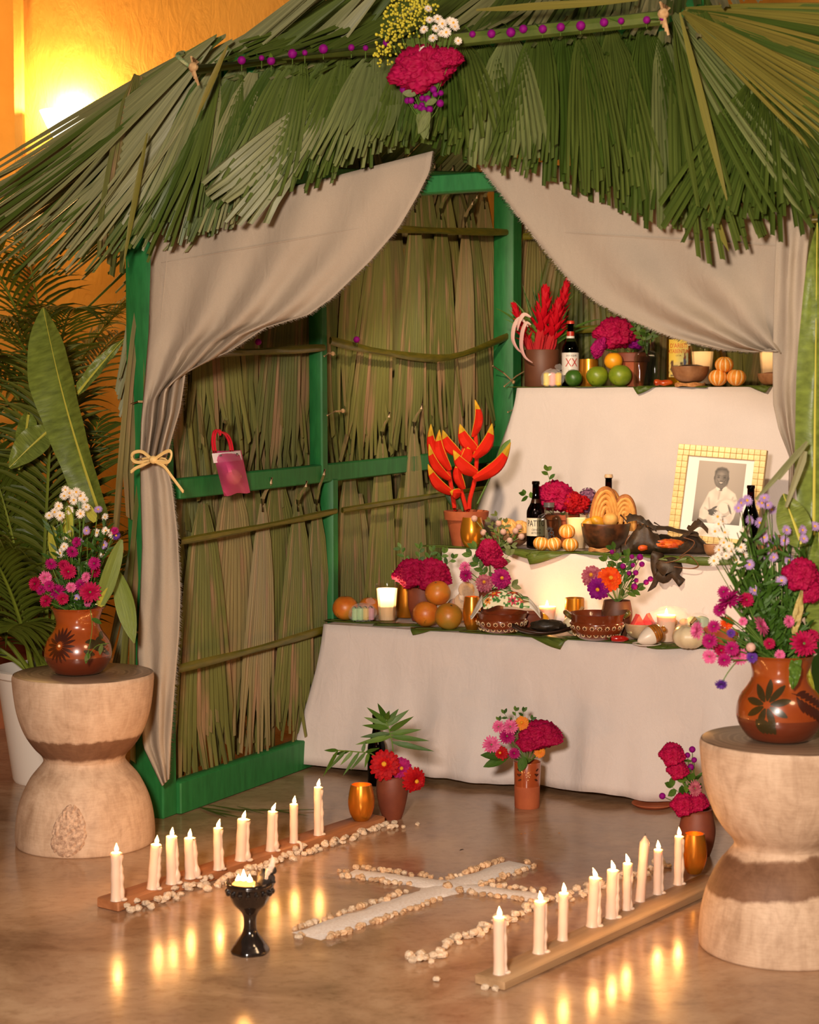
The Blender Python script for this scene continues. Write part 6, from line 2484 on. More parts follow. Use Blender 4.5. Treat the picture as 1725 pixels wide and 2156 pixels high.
for s_ in (-1, 1):
    for k in range(4):
        a = -math.pi / 2 + s_ * (0.5 + 0.12 * (k % 2))
        b.blade(V((math.cos(a) * 0.0420, math.sin(a) * 0.0420, 0.094 + 0.008 * k)), V((-math.sin(a) * s_, math.cos(a) * s_, 0.7 if k % 2 else -0.5)), (math.cos(a), math.sin(a), 0), 0.013, 0.006, fold=0.0, rows=4)
b.build('painted_leaves', M_paint, t)
p = FL(1468, 1800)
lathe_thing('clay_vase', 'dark terracotta vase of cockscomb tucked behind the patched stool', 'vase', p, [(0, 0)] + sm([(0.035, 0), (0.045, 0.03), (0.050, 0.07), (0.044, 0.105), (0.040, 0.122), (0.043, 0.13)], 4) + [(0.038, 0.13), (0.034, 0.05), (0, 0.04)], M_terradk, n=32)
FV3 = p + V((0, 0, 0.125))
lathe_thing('clay_saucer', 'orange clay saucer peeping out under the tablecloth hem', 'saucer', FL(1374, 1698), [(0, 0.001), (0.052, 0.001), (0.064, 0.010), (0.063, 0.012), (0.05, 0.004), (0, 0.004)], M_terra)

# ------------------------------------------------------------------ black goblet burning resin
p = FL(527, 2004)
t = thing('incense_goblet', 'black glazed goblet burning incense on the stone floor', 'incense burner', p)
M_black = pm('black_glaze', (20, 14, 12), (34, 24, 20), 40, 0.16, 0.15, 0.002, coat=1.0)
prof = sm([(0.043, 0), (0.043, 0.006), (0.036, 0.018), (0.030, 0.028), (0.018, 0.045), (0.0145, 0.062), (0.0155, 0.082), (0.022, 0.095), (0.038, 0.112), (0.047, 0.132), (0.051, 0.148), (0.055, 0.152), (0.055, 0.160), (0.049, 0.163)], 4)
b = MB()
b.lathe([(0, 0.001)] + prof + [(0.046, 0.157), (0.03, 0.135), (0, 0.13)], 40, warp=lambda a, z: 1 + (0.03 * math.sin(a * 6) if z < 0.02 else 0.012 * math.sin(a * 14) if z > 0.14 else 0))
b.build('goblet', M_black, t)
b = MB()
for k in range(16):
    a = 2 * math.pi * k / 16
    b.ball((math.cos(a) * 0.051, math.sin(a) * 0.051, 0.140), (0.006, 0.006, 0.007), 8, 6)
b.build('rim_beading', M_black, t)
b = MB()
b.ball((0.036, 0.006, 0.166), (0.020, 0.016, 0.022), 18, 12, fn=lambda d, a, tt: 1 + 0.3 * noise.noise(d * 2.6))
b.ball((0.048, 0.0, 0.188), (0.013, 0.010, 0.011), 12, 8, fn=lambda d, a, tt: 1 + 0.3 * noise.noise(d * 3))
b.build('charcoal', pm('charcoal', (22, 18, 16), (44, 38, 36), 50, 0.6, 0.5), t)
b = MB()
b.ball((-0.014, 0, 0.157), (0.026, 0.022, 0.009), 18, 8, fn=lambda d, a, tt: 1 + 0.25 * noise.noise(d * 4))
b.build('embers', emit('embers', (1.0, 0.34, 0.06, 1), 5.0), t)
for (x, y, h, r) in ((-0.014, 0, 0.030, 0.008), (-0.026, 0.003, 0.018, 0.007), (0.0, -0.004, 0.02, 0.007)):
    b = MB()
    b.grid([[V((x + math.cos(a) * r * k, y + math.sin(a) * r * k, 0.160 + h * z)) for a in [2 * math.pi * j / 10 for j in range(10)]] for z, k in ((0, 0.5), (0.2, 1), (0.45, 0.8), (0.7, 0.4), (1, 0.03))], 0, True)
    b.build('flame', M_flame, t)
lamp('flame_light', 'POINT', (-0.014, -0.002, 0.182), 0.8, FLAME_COL, 0.008, parent=t)
sm_ = NT('incense_smoke')
tr = sm_.n('ShaderNodeBsdfTransparent')
tl = sm_.n('ShaderNodeBsdfTranslucent')
tl.inputs[0].default_value = (0.9, 0.92, 1.0, 1)
df = sm_.n('ShaderNodeBsdfDiffuse')
df.inputs[0].default_value = (0.9, 0.92, 1.0, 1)
ad = sm_.n('ShaderNodeMixShader')
sm_.l(tl.outputs[0], ad.inputs[1])
sm_.l(df.outputs[0], ad.inputs[2])
mx = sm_.n('ShaderNodeMixShader')
lw = sm_.n('ShaderNodeLayerWeight')
lw.inputs['Blend'].default_value = 0.5
sm_.l(sm_.ramp(lw.outputs['Facing'], [(0.0, (0.55, 0.55, 0.55, 1)), (0.9, (0, 0, 0, 1))]), mx.inputs[0])
sm_.l(tr.outputs[0], mx.inputs[1])
sm_.l(ad.outputs[0], mx.inputs[2])
sm_.l(mx.outputs[0], sm_.out.inputs[0])
b = MB()
b.tube([V(q) for q in sm([(0.038, -0.012, 0.170), (0.042, -0.016, 0.186), (0.050, -0.014, 0.200), (0.053, -0.012, 0.214), (0.051, -0.012, 0.226)], 5)], [0.001 + 0.009 * math.sin(math.pi * min(1, i / 20 + 0.05)) * (0.8 + 0.4 * noise.noise(V((i * 0.5, 0, 0)))) for i in range(21)], 12)
o = b.build('smoke_wisp', sm_.m, t)
o['kind'] = 'stuff'

# ------------------------------------------------------------------ salt cross and pebbles
def pebble_meshes(nm, mat, n=5, flat=0.75):
    out = []
    for k in range(n):
        b = MB()
        b.ball((0, 0, 0), (1, rnd(0.7, 0.95), rnd(0.6, flat)), 7, 4, fn=lambda d, a, tt: 1 + 0.45 * noise.noise(d * 1.5 + V((k * 9, 0, 0))))
        out.append(b.mesh(nm, mat, smooth=True, sharp=0.6))
    return out


M_peb = pm('white_pebble', (226, 208, 184), (206, 178, 146), 3, 0.8, 0.4, 0.02, rand=0.12)
M_pebc = pm('tan_pebble', (216, 186, 150), (186, 144, 104), 2, 0.7, 0.4, 0.02, rand=0.18)
PB, PBC = pebble_meshes('pebble', M_peb), pebble_meshes('pebble', M_pebc)


def pebble(px, py, r, label, group, ms=PB, z=0.0):
    p = FL(px, py)
    o = bpy.data.objects.new('pebble', random.choice(ms))
    C.objects.link(o)
    o.location = (p.x, p.y, r * 0.55 + z)
    o.rotation_euler = (rnd(-.4, .4), rnd(-.4, .4), rnd(0, 6.3))
    o.scale = (r, r, r)
    return tag(o, label, 'pebble', group)


def along(path, n):
    P_ = resample(path, n)
    return P_


for i, (x, y) in enumerate(along([(268, 1916), (330, 1905), (400, 1880), (470, 1858), (530, 1838), (575, 1822), (620, 1806), (660, 1796), (690, 1782), (740, 1765), (790, 1748), (838, 1738)], 88)):
    q = i / 87
    dense = (q < 0.2 or rnd(0, 1) < 0.97)
    pebble(x + rnd(-6, 6), y + rnd(-9, 8) * (1 - 0.3 * q), rnd(0.0095, 0.0145), 'rough white pebble in the row along the reddish plank', 'white pebbles by the reddish plank', z=(0.010 if i % 3 == 0 and q < 0.8 else 0))
for (x, y, lb) in ((849, 1744, 'lone white pebble just past the end of the reddish plank row'), (879, 1738, 'farthest lone white pebble beyond the reddish plank row')):
    pebble(x, y, 0.009, lb, None)
for i, (x, y) in enumerate(along([(858, 2026), (905, 2024), (945, 2000), (985, 1978), (1030, 1955), (1080, 1935), (1130, 1917), (1180, 1900), (1230, 1885), (1280, 1865), (1330, 1850), (1370, 1838), (1410, 1828)], 84)):
    q = i / 83
    pebble(x + rnd(-7, 7), y + rnd(-11, 9) * (1 - 0.2 * q), rnd(0.009, 0.014), 'rough white pebble in the row along the pale plank', 'white pebbles by the pale plank', z=(0.009 if i % 3 == 0 else 0))
for (x, y, lb) in ((920, 2066, 'lone white pebble on the floor in front of the pale plank row'), (1022, 2084, 'first white pebble at the near end of the pale plank'), (1043, 2086, 'white pebble touching the near corner of the pale plank')):
    pebble(x, y, 0.0105, lb, None)

SA, SB, SC, SD = FL(645, 1972), FL(1098, 1818), FL(735, 1838), FL(1135, 1890)


def arm(b, a, c, w0, w1, n=40):
    d = (c - a).normalized()
    s_ = V((-d.y, d.x, 0))
    rows = []
    for i in range(n + 1):
        q = i / n
        p = a.lerp(c, q)
        w_ = w0 + (w1 - w0) * q
        row = []
        for j in range(9):
            e = -1 + 2 * j / 8
            ed = w_ / 2 * (1 + 0.35 * noise.noise(V((q * 9, e * 2, 3 + w0 * 10))) + 0.3 * noise.noise(V((q * 34, e * 2, 9))))
            h = 0.006 * (1 - abs(e) ** 2.2) * (1 - abs(2 * q - 1) ** 12) + 0.0012 * noise.noise(V((q * 30, e * 4, 1)))
            row.append(p + s_ * (e * ed) + V((0, 0, max(0.0003, h))))
        rows.append(row)
    b.grid(rows)


b = MB()
arm(b, SA, SB, 0.096, 0.086)
arm(b, SC, SD, 0.082, 0.076)
o = b.build('salt_cross', pm('white_salt', (244, 238, 234), (228, 216, 208), 150, 0.9, 0.5, 0.003))
tag(o, 'cross of white salt laid on the stone floor between the planks', 'salt', None, 'stuff')
# thin spill of salt round the cross
s = NT('salt_dust')
nz = s.noise(s.coord('Object', (1, 1, 1)), 16.0, 6.0, 0.75)
n2 = s.noise(s.coord('Object', (1, 1, 1)), 300.0, 2.0)
tr = s.n('ShaderNodeBsdfTransparent')
s.b.inputs['Base Color'].default_value = lin((236, 222, 210))
s.b.inputs['Roughness'].default_value = 0.9
ml = s.n('ShaderNodeMath', operation='MULTIPLY')
s.l(s.ramp(nz, [(0.50, (0, 0, 0, 1)), (0.80, (1, 1, 1, 1))]), ml.inputs[0])
s.l(s.ramp(n2, [(0.35, (0, 0, 0, 1)), (0.7, (1, 1, 1, 1))]), ml.inputs[1])
mx = s.n('ShaderNodeMixShader')
s.l(ml.outputs[0], mx.inputs[0])
s.l(tr.outputs[0], mx.inputs[1])
s.l(s.b.outputs[0], mx.inputs[2])
s.l(mx.outputs[0], s.out.inputs[0])
b = MB()
for (a, c) in ((SA, SB), (SC, SD)):
    d = (c - a).normalized()
    s_ = V((-d.y, d.x, 0))
    b.grid([[a.lerp(c, q / 12) + s_ * (e * 0.095) + V((0, 0, 0.0012 if a is SA else 0.0016)) for e in (-1, 0, 1)] for q in range(-1, 14)])
o = b.build('salt_dust', s.m)
tag(o, 'thin dusting of salt spilled round the salt cross', 'salt', None, 'stuff')


def edge_line(a, c, off, q0, q1, n):
    d = (c - a).normalized()
    s_ = V((-d.y, d.x, 0))
    return [a.lerp(c, q0 + (q1 - q0) * i / max(1, n - 1)) + s_ * off for i in range(n)]


pts = []
iv = 0.575                                  # where the long arm meets the cross arm
for off, segs in ((0.054, ((0.02, 0.50, 26), (0.68, 0.99, 17))), (-0.054, ((0.02, 0.50, 26), (0.70, 0.99, 15)))):
    for q0, q1, n in segs:
        pts += edge_line(SA, SB, off, q0, q1, n)
for off, segs in ((0.046, ((0.0, 0.40, 15), (0.70, 0.98, 11))), (-0.046, ((0.02, 0.36, 13), (0.62, 0.98, 14)))):
    for q0, q1, n in segs:
        pts += edge_line(SC, SD, off, q0, q1, n)
pts += edge_line(SA, SB, 0, -0.03, -0.01, 2) + [SC + V((-0.02, 0.01, 0)), SC + V((-0.015, -0.015, 0)), SD + V((0.02, 0.0, 0)), SB + V((0.02, 0.0, 0))]
for p in pts:
    o = bpy.data.objects.new('pebble', random.choice(PBC if rnd(0, 1) < 0.75 else PB))
    C.objects.link(o)
    r = rnd(0.0075, 0.0125)
    o.location = (p.x + rnd(-.007, .007), p.y + rnd(-.007, .007), r * 0.5)
    o.rotation_euler = (rnd(-.4, .4), rnd(-.4, .4), rnd(0, 6.3))
    o.scale = (r, r, r)
    tag(o, 'small tan pebble edging the salt cross', 'pebble', 'tan pebbles round the salt cross')
pebble(943, 1872, 0.0155, 'largest tan pebble where the arms of the salt cross meet', None, PBC)
# small things dropped on the floor
for (px, py, lb) in ((968, 1793, 'dark scrap of leaf on the floor beyond the salt cross'),):
    b = MB()
    b.blade((0, 0, 0.003), (1, .4, 0.2), (0, 0, 1), 0.014, 0.008, rows=3)
    tag(b.build('leaf_scrap', M_burnt, None, FL(px, py)), lb, 'leaf')
for k, (px, py) in enumerate(((1096, 1758), (1104, 1757), (1119, 1751), (1176, 1756))):
    b = MB()
    b.blade((0, 0, 0.002), (1, .4, 0.1), (0, 0, 1), 0.007, 0.006, rows=3)
    tag(b.build('petal_scrap', pm('orange_petal', (216, 140, 30), rough=0.6), None, FL(px, py)), 'tiny orange petal dropped on the floor in front of the painted tumbler', 'petal', 'dropped orange petals')
# ------------------------------------------------------------------ flowers
TPL = {}


def petal_mat(nm, c1, c2):
    s = NT(nm)
    tc = s.n('ShaderNodeUVMap')
    sx = s.n('ShaderNodeSeparateXYZ')
    s.l(tc.outputs[0], sx.inputs[0])
    n = s.noise(s.coord('Object'), 3.0, 3.0)
    col = s.mix(s.ramp(n, [(0.35, (0, 0, 0, 1)), (0.65, (1, 1, 1, 1))]), lin(c1), lin(c2))
    s.l(col, s.b.inputs['Base Color'])
    s.b.inputs['Roughness'].default_value = 0.65
    s.b.inputs['Specular IOR Level'].default_value = 0.2
    t = s.n('ShaderNodeBsdfTranslucent')
    s.l(col, t.inputs[0])
    mx = s.n('ShaderNodeMixShader')
    mx.inputs[0].default_value = 0.2
    s.l(s.b.outputs[0], mx.inputs[1])
    s.l(t.outputs[0], mx.inputs[2])
    s.l(mx.outputs[0], s.out.inputs[0])
    return s.m


PC = {'red': petal_mat('red_petal', (190, 18, 22), (156, 8, 24)), 'crimson': petal_mat('crimson_petal', (150, 4, 52), (182, 14, 78)), 'magenta': petal_mat('magenta_petal', (150, 8, 92), (180, 26, 108)),
      'pink': petal_mat('pink_petal', (206, 70, 132), (226, 120, 164)), 'dullpink': petal_mat('dusty_pink_petal', (156, 62, 84), (190, 110, 124)), 'orange': petal_mat('orange_petal_bloom', (226, 62, 14), (238, 96, 20)),
      'yelorange': petal_mat('golden_petal', (232, 150, 40), (226, 124, 50)), 'white': petal_mat('white_petal', (244, 236, 222), (236, 222, 206)), 'lilac': petal_mat('lilac_petal', (170, 136, 196), (196, 162, 208)),
      'violet': petal_mat('violet_petal', (84, 44, 140), (104, 56, 150)), 'purple': petal_mat('purple_petal', (150, 10, 132), (126, 8, 118)), 'hyd': petal_mat('faded_purple_petal', (116, 70, 104), (150, 104, 128)), 'clover': petal_mat('cream_pink_petal', (226, 190, 172), (206, 160, 148))}
M_ycen = pm('yellow_flower_centre', (232, 176, 40), (200, 130, 24), 8, 0.8)
M_dcen = pm('dark_flower_centre', (110, 70, 24), (70, 34, 20), 8, 0.8)


def ring(mb, n, r0, r1, wd, el, z0, curl=0.0, off=0.0, fold=0.1, rows=3, shape=None):
    for k in range(n):
        a = 2 * math.pi * (k + off) / n + rnd(-0.07, 0.07)
        c, s_ = math.cos(a), math.sin(a)
        e = el + rnd(-0.1, 0.1)
        d = V((c * math.cos(e), s_ * math.cos(e), math.sin(e)))
        nn = V((-c * math.sin(e), -s_ * math.sin(e), math.cos(e)))
        mb.blade(V((c * r0, s_ * r0, z0)), d, nn, (r1 - r0) * rnd(0.9, 1.06), wd, 0, 0.0, fold, shape or (lambda t: [0.55, 0.95, 1.0, 0.45][min(3, int(t * 3.001))]), rows, curl)


def tpl(kind, col):
    key = (kind, col)
    if key in TPL:
        return TPL[key]
    st = random.getstate()
    random.seed(hash_str(kind + col))
    m = PC[col]
    out = []
    if kind == 'zinnia':
        b = MB()
        for i, (n, r0, r1, el, z) in enumerate(((17, 0.2, 1.0, -0.12, 0.0), (16, 0.18, 0.88, 0.12, 0.07), (14, 0.15, 0.72, 0.38, 0.12), (11, 0.12, 0.55, 0.68, 0.16), (8, 0.08, 0.36, 1.0, 0.2))):
            ring(b, n, r0, r1, 0.34 * (1 - 0.07 * i), el, z, -0.25, 0.5 * i)
        out.append(('petals', b.mesh('petals', m)))
        b = MB()
        b.ball((0, 0, 0.30), (0.17, 0.17, 0.16), 10, 6)
        out.append(('flower_centre', b.mesh('flower_centre', M_ycen)))
    elif kind == 'aster':
        b = MB()
        ring(b, 19, 0.16, 1.0, 0.17, 0.12, 0.0, -0.12, 0, 0.05, 3)
        ring(b, 15, 0.16, 0.86, 0.16, 0.32, 0.03, -0.12, .5, 0.05, 3)
        out.append(('petals', b.mesh('petals', m)))
        b = MB()
        b.ball((0, 0, 0.06), (0.24, 0.24, 0.13), 10, 5)
        out.append(('flower_centre', b.mesh('flower_centre', M_ycen)))
    elif kind == 'mum':
        b = MB()
        for i, (n, r1, el, z) in enumerate(((18, 1.0, 0.0, 0.0), (16, 0.9, 0.3, 0.06), (13, 0.74, 0.6, 0.1), (9, 0.5, 0.95, 0.12))):
            ring(b, n, 0.1, r1, 0.22, el, z, -0.1, 0.5 * i, 0.1)
        out.append(('petals', b.mesh('petals', m)))
        b = MB()
        b.ball((0, 0, -0.1), (0.22, 0.22, 0.16), 8, 5)
        out.append(('flower_base', b.mesh('flower_base', M_stem)))
    elif kind == 'cockscomb':
        b = MB()
        sd = rnd(0, 90)

        def f(d, a, t):
            n1 = noise.noise(d * 1.5 + V((sd, 0, 0)))
            n2 = abs(noise.noise(d * 3.4 + V((0, sd, 0))))
            n3 = abs(noise.noise(d * 8.0 + V((0, 0, sd))))
            n4 = noise.noise(d * 19.0 + V((sd, sd, 0)))
            return 0.88 + 0.30 * n1 + 0.30 * (0.32 - n2) + 0.34 * (0.3 - n3) + 0.10 * n4
        b.ball((0, 0, 0), (1.0, 0.66, 0.72), 84, 50, fn=f)
        out.append(('crest', b.mesh('crest', m, True, None)))
    elif kind == 'globe':
        b = MB()
        b.ball((0, 0, 0), (1, 1, 1.05), 14, 9, fn=lambda d, a, t: 1 + 0.13 * math.sin(a * 7 + t * 9) * math.sin(t))
        out.append(('flower_head', b.mesh('flower_head', m, True, None)))
    elif kind == 'hydrangea':
        b = MB()
        for k in range(46):
            z = 1 - 2 * (k + 0.5) / 46
            a = k * 2.39996
            r = math.sqrt(max(0, 1 - z * z))
            d = V((r * math.cos(a), r * math.sin(a), z))
            x, y = perp(d)
            for q in range(4):
                w_ = q * math.pi / 2 + k
                dd = x * math.cos(w_) + y * math.sin(w_)
                b.blade(d * 0.85, dd + d * 0.35, d, 0.24, 0.22, rows=2, fold=0.05)
        b.ball((0, 0, 0), 0.8, 12, 8)
        out.append(('florets', b.mesh('florets', m)))
    random.setstate(st)
    TPL[key] = out
    return out


def hash_str(s):
    h = 7
    for c in s:
        h = (h * 31 + ord(c)) % 100003
    return h


M_stempale = pm('pale_stem', (150, 160, 96), rough=0.5)


def flower(kind, col, p, r, label, group=None, face=(0, -1, 0.35), stem=None, sr=0.0016, name=None, leaf=False, sc3=None, rollz=None, stem_mat=None, cat='flower'):
    p = V(p)
    d = V(face).normalized()
    q = d.to_track_quat('Z', 'Y')
    if rollz is not None:
        q = q @ Quaternion((0, 0, 1), rollz)
    s3 = V(sc3) if sc3 else V((1, 1, 1))
    M = Matrix.LocRotScale(p, q, s3 * r)
    o = bpy.data.objects.new(name or {'zinnia': 'zinnia', 'aster': 'aster', 'mum': 'chrysanthemum', 'cockscomb': 'cockscomb', 'globe': 'globe_amaranth', 'hydrangea': 'hydrangea'}[kind], None)
    o.empty_display_size = 0.5
    C.objects.link(o)
    o.matrix_world = M
    tag(o, label, cat, group)
    for nm, me in tpl(kind, col):
        link(nm, me, o)
    inv = M.inverted()
    if stem is not None:
        s0 = p - d * r * 0.12
        e = V(stem)
        mid = s0.lerp(e, 0.45) - d * min(0.03, (e - s0).length * 0.15) * 0.6
        b = MB()
        b.tube([V(x) for x in sm([s0, mid, e], 4)], sr, 5)
        if leaf:
            L = (e - s0).length
            for k in range(leaf if leaf is not True else 2):
                c = s0.lerp(mid, rnd(0.3, 1.2))
                b.blade(c, (rnd(-1, 1), rnd(-.7, .3), rnd(0, .9)), (0, -0.6, 1), 0.035, 0.012, 1, rows=3)
        c = b.build('stem', [stem_mat or M_stem, M_leaf], o)
        c.matrix_parent_inverse = inv
    return o


def jit(f=(0, -1, 0.35), k=0.35):
    return (f[0] + rnd(-k, k), f[1], f[2] + rnd(-k, k))


def leafspray(name, label, pts, leaves, mat, stem_r=0.0014, cat='leaf', group=None, rows=4, stem_mat=None):
    """a twig with leaves: leaves = (position along, side angle, length, width)"""
    o = thing(name, label, cat, pts[0], group)
    p0 = V(pts[0])
    P_ = [V(x) - p0 for x in sm(pts, 5)]
    b = MB()
    b.tube(P_, [stem_r * (1 - 0.6 * i / len(P_)) for i in range(len(P_))], 5)
    b.build('twig', stem_mat or M_stem, o)
    for (q, ang, L, wd) in leaves:
        i = min(int(q * (len(P_) - 1)), len(P_) - 2)
        d = (P_[i + 1] - P_[i]).normalized()
        s_ = d.cross(V((0, -1, 0.2))).normalized()
        n = V((rnd(-.4, .4), -1, rnd(-.1, .6)))
        b = MB()
        b.blade(P_[i], d * math.cos(ang) + s_ * math.sin(ang) + V((0, -0.12, 0)), n, L, wd, rows=rows, fold=0.12, droop=0.08)
        b.build('leaflet', mat, o)
    return o


def sprig(name, label, base, tip_px, L, n, lw, mat, spread=0.02, cat='leaf', group=None):
    pts = [base, V(base).lerp(V(tip_px), 0.5) + V((rnd(-.01, .01), 0, 0.01)), tip_px]
    lv = []
    for k in range(n):
        q = 0.35 + 0.6 * k / max(1, n - 1)
        lv.append((q, (1 if k % 2 else -1) * rnd(0.6, 1.1), lw[0] * rnd(.8, 1.15), lw[1] * rnd(.85, 1.1)))
    lv.append((0.97, 0.0, lw[0], lw[1]))
    return leafspray(name, label, pts, lv, mat, cat=cat, group=group)


# ---- the bar of the roof: globe flowers
for i, (px, py, r) in enumerate(((509, 127, 9), (551, 122, 6), (571, 128, 9), (616, 113, 10), (642, 111, 6), (681, 103, 10), (740, 100, 7), (770, 101, 6), (814, 90, 8), (995, 72, 7), (1035, 71, 9), (1076, 68, 10), (1102, 61, 9), (1143, 61, 9), (1181, 57, 9), (1223, 54, 10), (1272, 47, 9), (1308, 44, 7), (1362, 42, 8), (1395, 38, 6))):
    p = HV(px, py, -0.165)
    lab = (ORD[i] + ' purple globe flower from the outer thatch end of the roof bar') if i < 9 else (ORD[i - 9] + ' purple globe flower after the hanging bouquet on the roof bar')
    bar_p = HV(px, py + 22 if px < 900 else py + 18, -0.148)
    flower('globe', 'purple', p, r * mpp(p), lab, 'purple globe flowers on the roof bar', (0, -1, 0.3), bar_p, 0.0012, leaf=1)
for px, py, lb in ((544, 720, 'purple globe flower on the palm rod behind the swept curtain'), (751, 715, 'purple globe flower on the palm rod next to the green middle post')):
    p = HU(px, py, 0.06)
    flower('globe', 'purple', p, 7 * mpp(p), lb, None, (0.3, -1, 0.2), p + V((0, 0.02, -0.02)))

# ---- bouquet hanging at the middle of the bar
vB = -0.20
base = HV(897, 262, vB)
flower('cockscomb', 'crimson', HV(893, 145, vB), 70 * mpp(base), 'broad crimson cockscomb of the bouquet hung on the thatch', None, (0.1, -1, 0.3), base, 0.004, sc3=(1, 1.05, 0.8), rollz=0.3)
flower('cockscomb', 'crimson', HV(944, 122, vB), 32 * mpp(base), 'smaller crimson cockscomb lobe beside the broad one on the thatch', None, (0.3, -1, 0.2), base, 0.003)
for i in range(16):
    px, py = 838 + rnd(0, 92), 178 + rnd(0, 52)
    p = HV(px, py, vB - rnd(0, 0.02))
    flower('globe', 'purple', p, rnd(5, 8) * mpp(p), 'small purple globe flower below the cockscomb hung on the thatch', 'purple globe flowers in the hung bouquet', jit(), base, 0.001)
for (px, py) in ((905, 42), (918, 60), (932, 50), (948, 44), (958, 56), (930, 70), (912, 80), (965, 86), (922, 40), (902, 18), (940, 68), (893, 62), (955, 48), (892, 105)):
    p = HV(px, py, vB - 0.015)
    flower('aster', 'white', p, rnd(9, 12) * mpp(p), 'small white daisy above the cockscomb hung on the thatch', 'white daisies in the hung bouquet', jit(), base, 0.001, name='daisy')
b = None
for i, (px, py) in enumerate(((826, 30), (846, 12), (868, 22), (884, 8), (812, 76), (838, 62), (862, 60), (888, 36), (905, 4), (808, 118), (830, 92))):
    p = HV(px, py, vB)
    t = thing('goldenrod', 'feathery yellow goldenrod sprig behind the daisies hung on the thatch', 'flower', p, 'goldenrod in the hung bouquet')
    b = MB()
    for k in range(34):
        b.ball((rnd(-.03, .03) * (1 - k / 60), rnd(-.012, .012), rnd(-0.012, 0.012) + 0.05 * (k / 34) - 0.02), rnd(0.0025, 0.0045), 5, 4)
    b.build('florets', pm('goldenrod_yellow', (204, 190, 44), (168, 160, 40), 60, 0.7), t)
    b = MB()
    b.tube([V(x) for x in sm([(0, 0, 0.01), (base - p) * 0.5 + V((0.01, 0, 0)), base - p], 3)], 0.0011, 4)
    b.build('stem', M_stem, t)
for (a, px, py, L, w_) in ((0, 893, 232, 60, 26), (0.4, 880, 240, 55, 24), (-0.5, 905, 236, 50, 22), (1.5, 848, 196, 30, 16), (-1.2, 920, 210, 26, 14)):
    p = HV(px, py, vB - 0.03)
    b = MB()
    k_ = mpp(p)
    b.blade((0, 0, 0), (math.sin(a), -0.1, -math.cos(a)), (0, -1, 0), L * k_, w_ * k_, rows=5, droop=0.05)
    tag(b.build('leaf', M_paleaf, None, p), 'pale leaf hanging from the foot of the bouquet on the thatch', 'leaf', 'leaves of the hung bouquet')

# ---- top tier: red ginger pot
def ginger(base, tip, r, label):
    t = thing('red_ginger', label, 'flower', base, 'red ginger spikes')
    tip = V(tip) - V(base)
    d = tip.normalized()
    x, y = perp(d)
    L = tip.length
    b = MB()
    for k in range(40):
        q = 0.30 + 0.70 * k / 39
        a = k * 2.39996
        s_ = x * math.cos(a) + y * math.sin(a)
        ln = r * (1.35 - 0.5 * q)
        b.blade(d * (L * q) + s_ * 0.004, s_ * (1.1 - 0.5 * q) + d * (0.35 + 0.9 * q * q), d - s_ * 0.3, ln, r * 0.38, rows=5, fold=0.25, curl=0.25)
    b.build('bracts', petal_red, t)
    b = MB()
    for k in range(7):
        a = k * 2.4
        s_ = x * math.cos(a) + y * math.sin(a)
        b.blade(V((0, 0, 0)) + s_ * r * 0.10, d * 3 + s_ * 0.35, s_, L * 0.55, r * 0.5, rows=4, fold=0.2)
    b.tube([(0, 0, 0), d * L * 0.95], r * 0.14, 7)
    b.build('stem_sheath', petal_redd, t)
    return t


petal_red = petal_mat('ginger_bract', (206, 10, 30), (176, 4, 28))
petal_redd = petal_mat('ginger_sheath', (170, 20, 36), (206, 60, 56))
g0 = POT_GINGER
gd = depth(g0)
ginger(g0 + V((-0.015, -0.01, -0.02)), DE(1147, 628, gd), 0.070, 'tall red ginger spike in front in the brown cylinder pot')
ginger(g0 + V((0.022, -0.012, -0.02)), DE(1174, 652, gd), 0.062, 'second red ginger spike beside the double X bottle')
ginger(g0 + V((0.03, 0.02, -0.02)), DE(1192, 606, gd + 0.04), 0.052, 'red ginger spike at the back with its tip beside the gauze')
ginger(g0 + V((-0.035, 0.0, -0.02)), DE(1086, 652, gd), 0.042, 'small pinkish ginger spike leaning towards the green post')
M_palepet = petal_mat('pale_striped_petal', (232, 206, 192), (206, 160, 158))
for k, (pts, lb) in enumerate((([(1112, 688), (1096, 670), (1084, 684), (1080, 712), (1088, 732), (1100, 744)], 'long pale curling petal nearest the green post'), ([(1118, 684), (1108, 680), (1100, 700), (1098, 730), (1106, 752), (1122, 764)], 'long pale curling petal over the front of the brown pot'), ([(1118, 668), (1104, 662), (1094, 676), (1090, 696)], 'short pale curling petal high on the brown pot'))):
    P_ = [DE(x, y, gd - 0.085 - 0.01 * k) for x, y in pts]
    o0 = P_[0]
    b = MB()
    ps = [V(q) - o0 for q in sm(P_, 5)]
    rows = []
    for i, q in enumerate(ps):
        d = (ps[min(i + 1, len(ps) - 1)] - ps[max(0, i - 1)]).normalized()
        s_ = d.cross(V((0.3, -1, 0.3))).normalized()
        wd = 0.008 * math.sin(math.pi * min(1, 0.12 + 0.86 * i / len(ps)))
        rows.append([q - s_ * wd, q + V((0, 0.003, 0)), q + s_ * wd])
    b.grid(rows)
    t = thing('curling_petal', lb, 'flower', o0, 'pale curling petals')
    b.build('petal', M_palepet, t)
for k in range(22):
    a = rnd(-1.25, 1.25)
    L = rnd(0.20, 0.34)
    p = g0 + V((rnd(-.02, .03), rnd(0, .03), rnd(0, 0.03)))
    b = MB()
    b.blade((0, 0, 0), (math.sin(a), rnd(-.3, .3), 0.7 + math.cos(a) * 0.6), (0, -1, 0.3), L, rnd(0.007, 0.014), rows=7, fold=0.3, droop=0.35 * abs(math.sin(a)), shape=lambda t: min(1, t * 5 + 0.3) * (1 - t ** 3))
    tag(b.build('palm_strand', M_leaf, None, p), 'slender palm blade fanning up behind the red ginger', 'leaf', 'palm blades behind the red ginger')
b0 = POT3
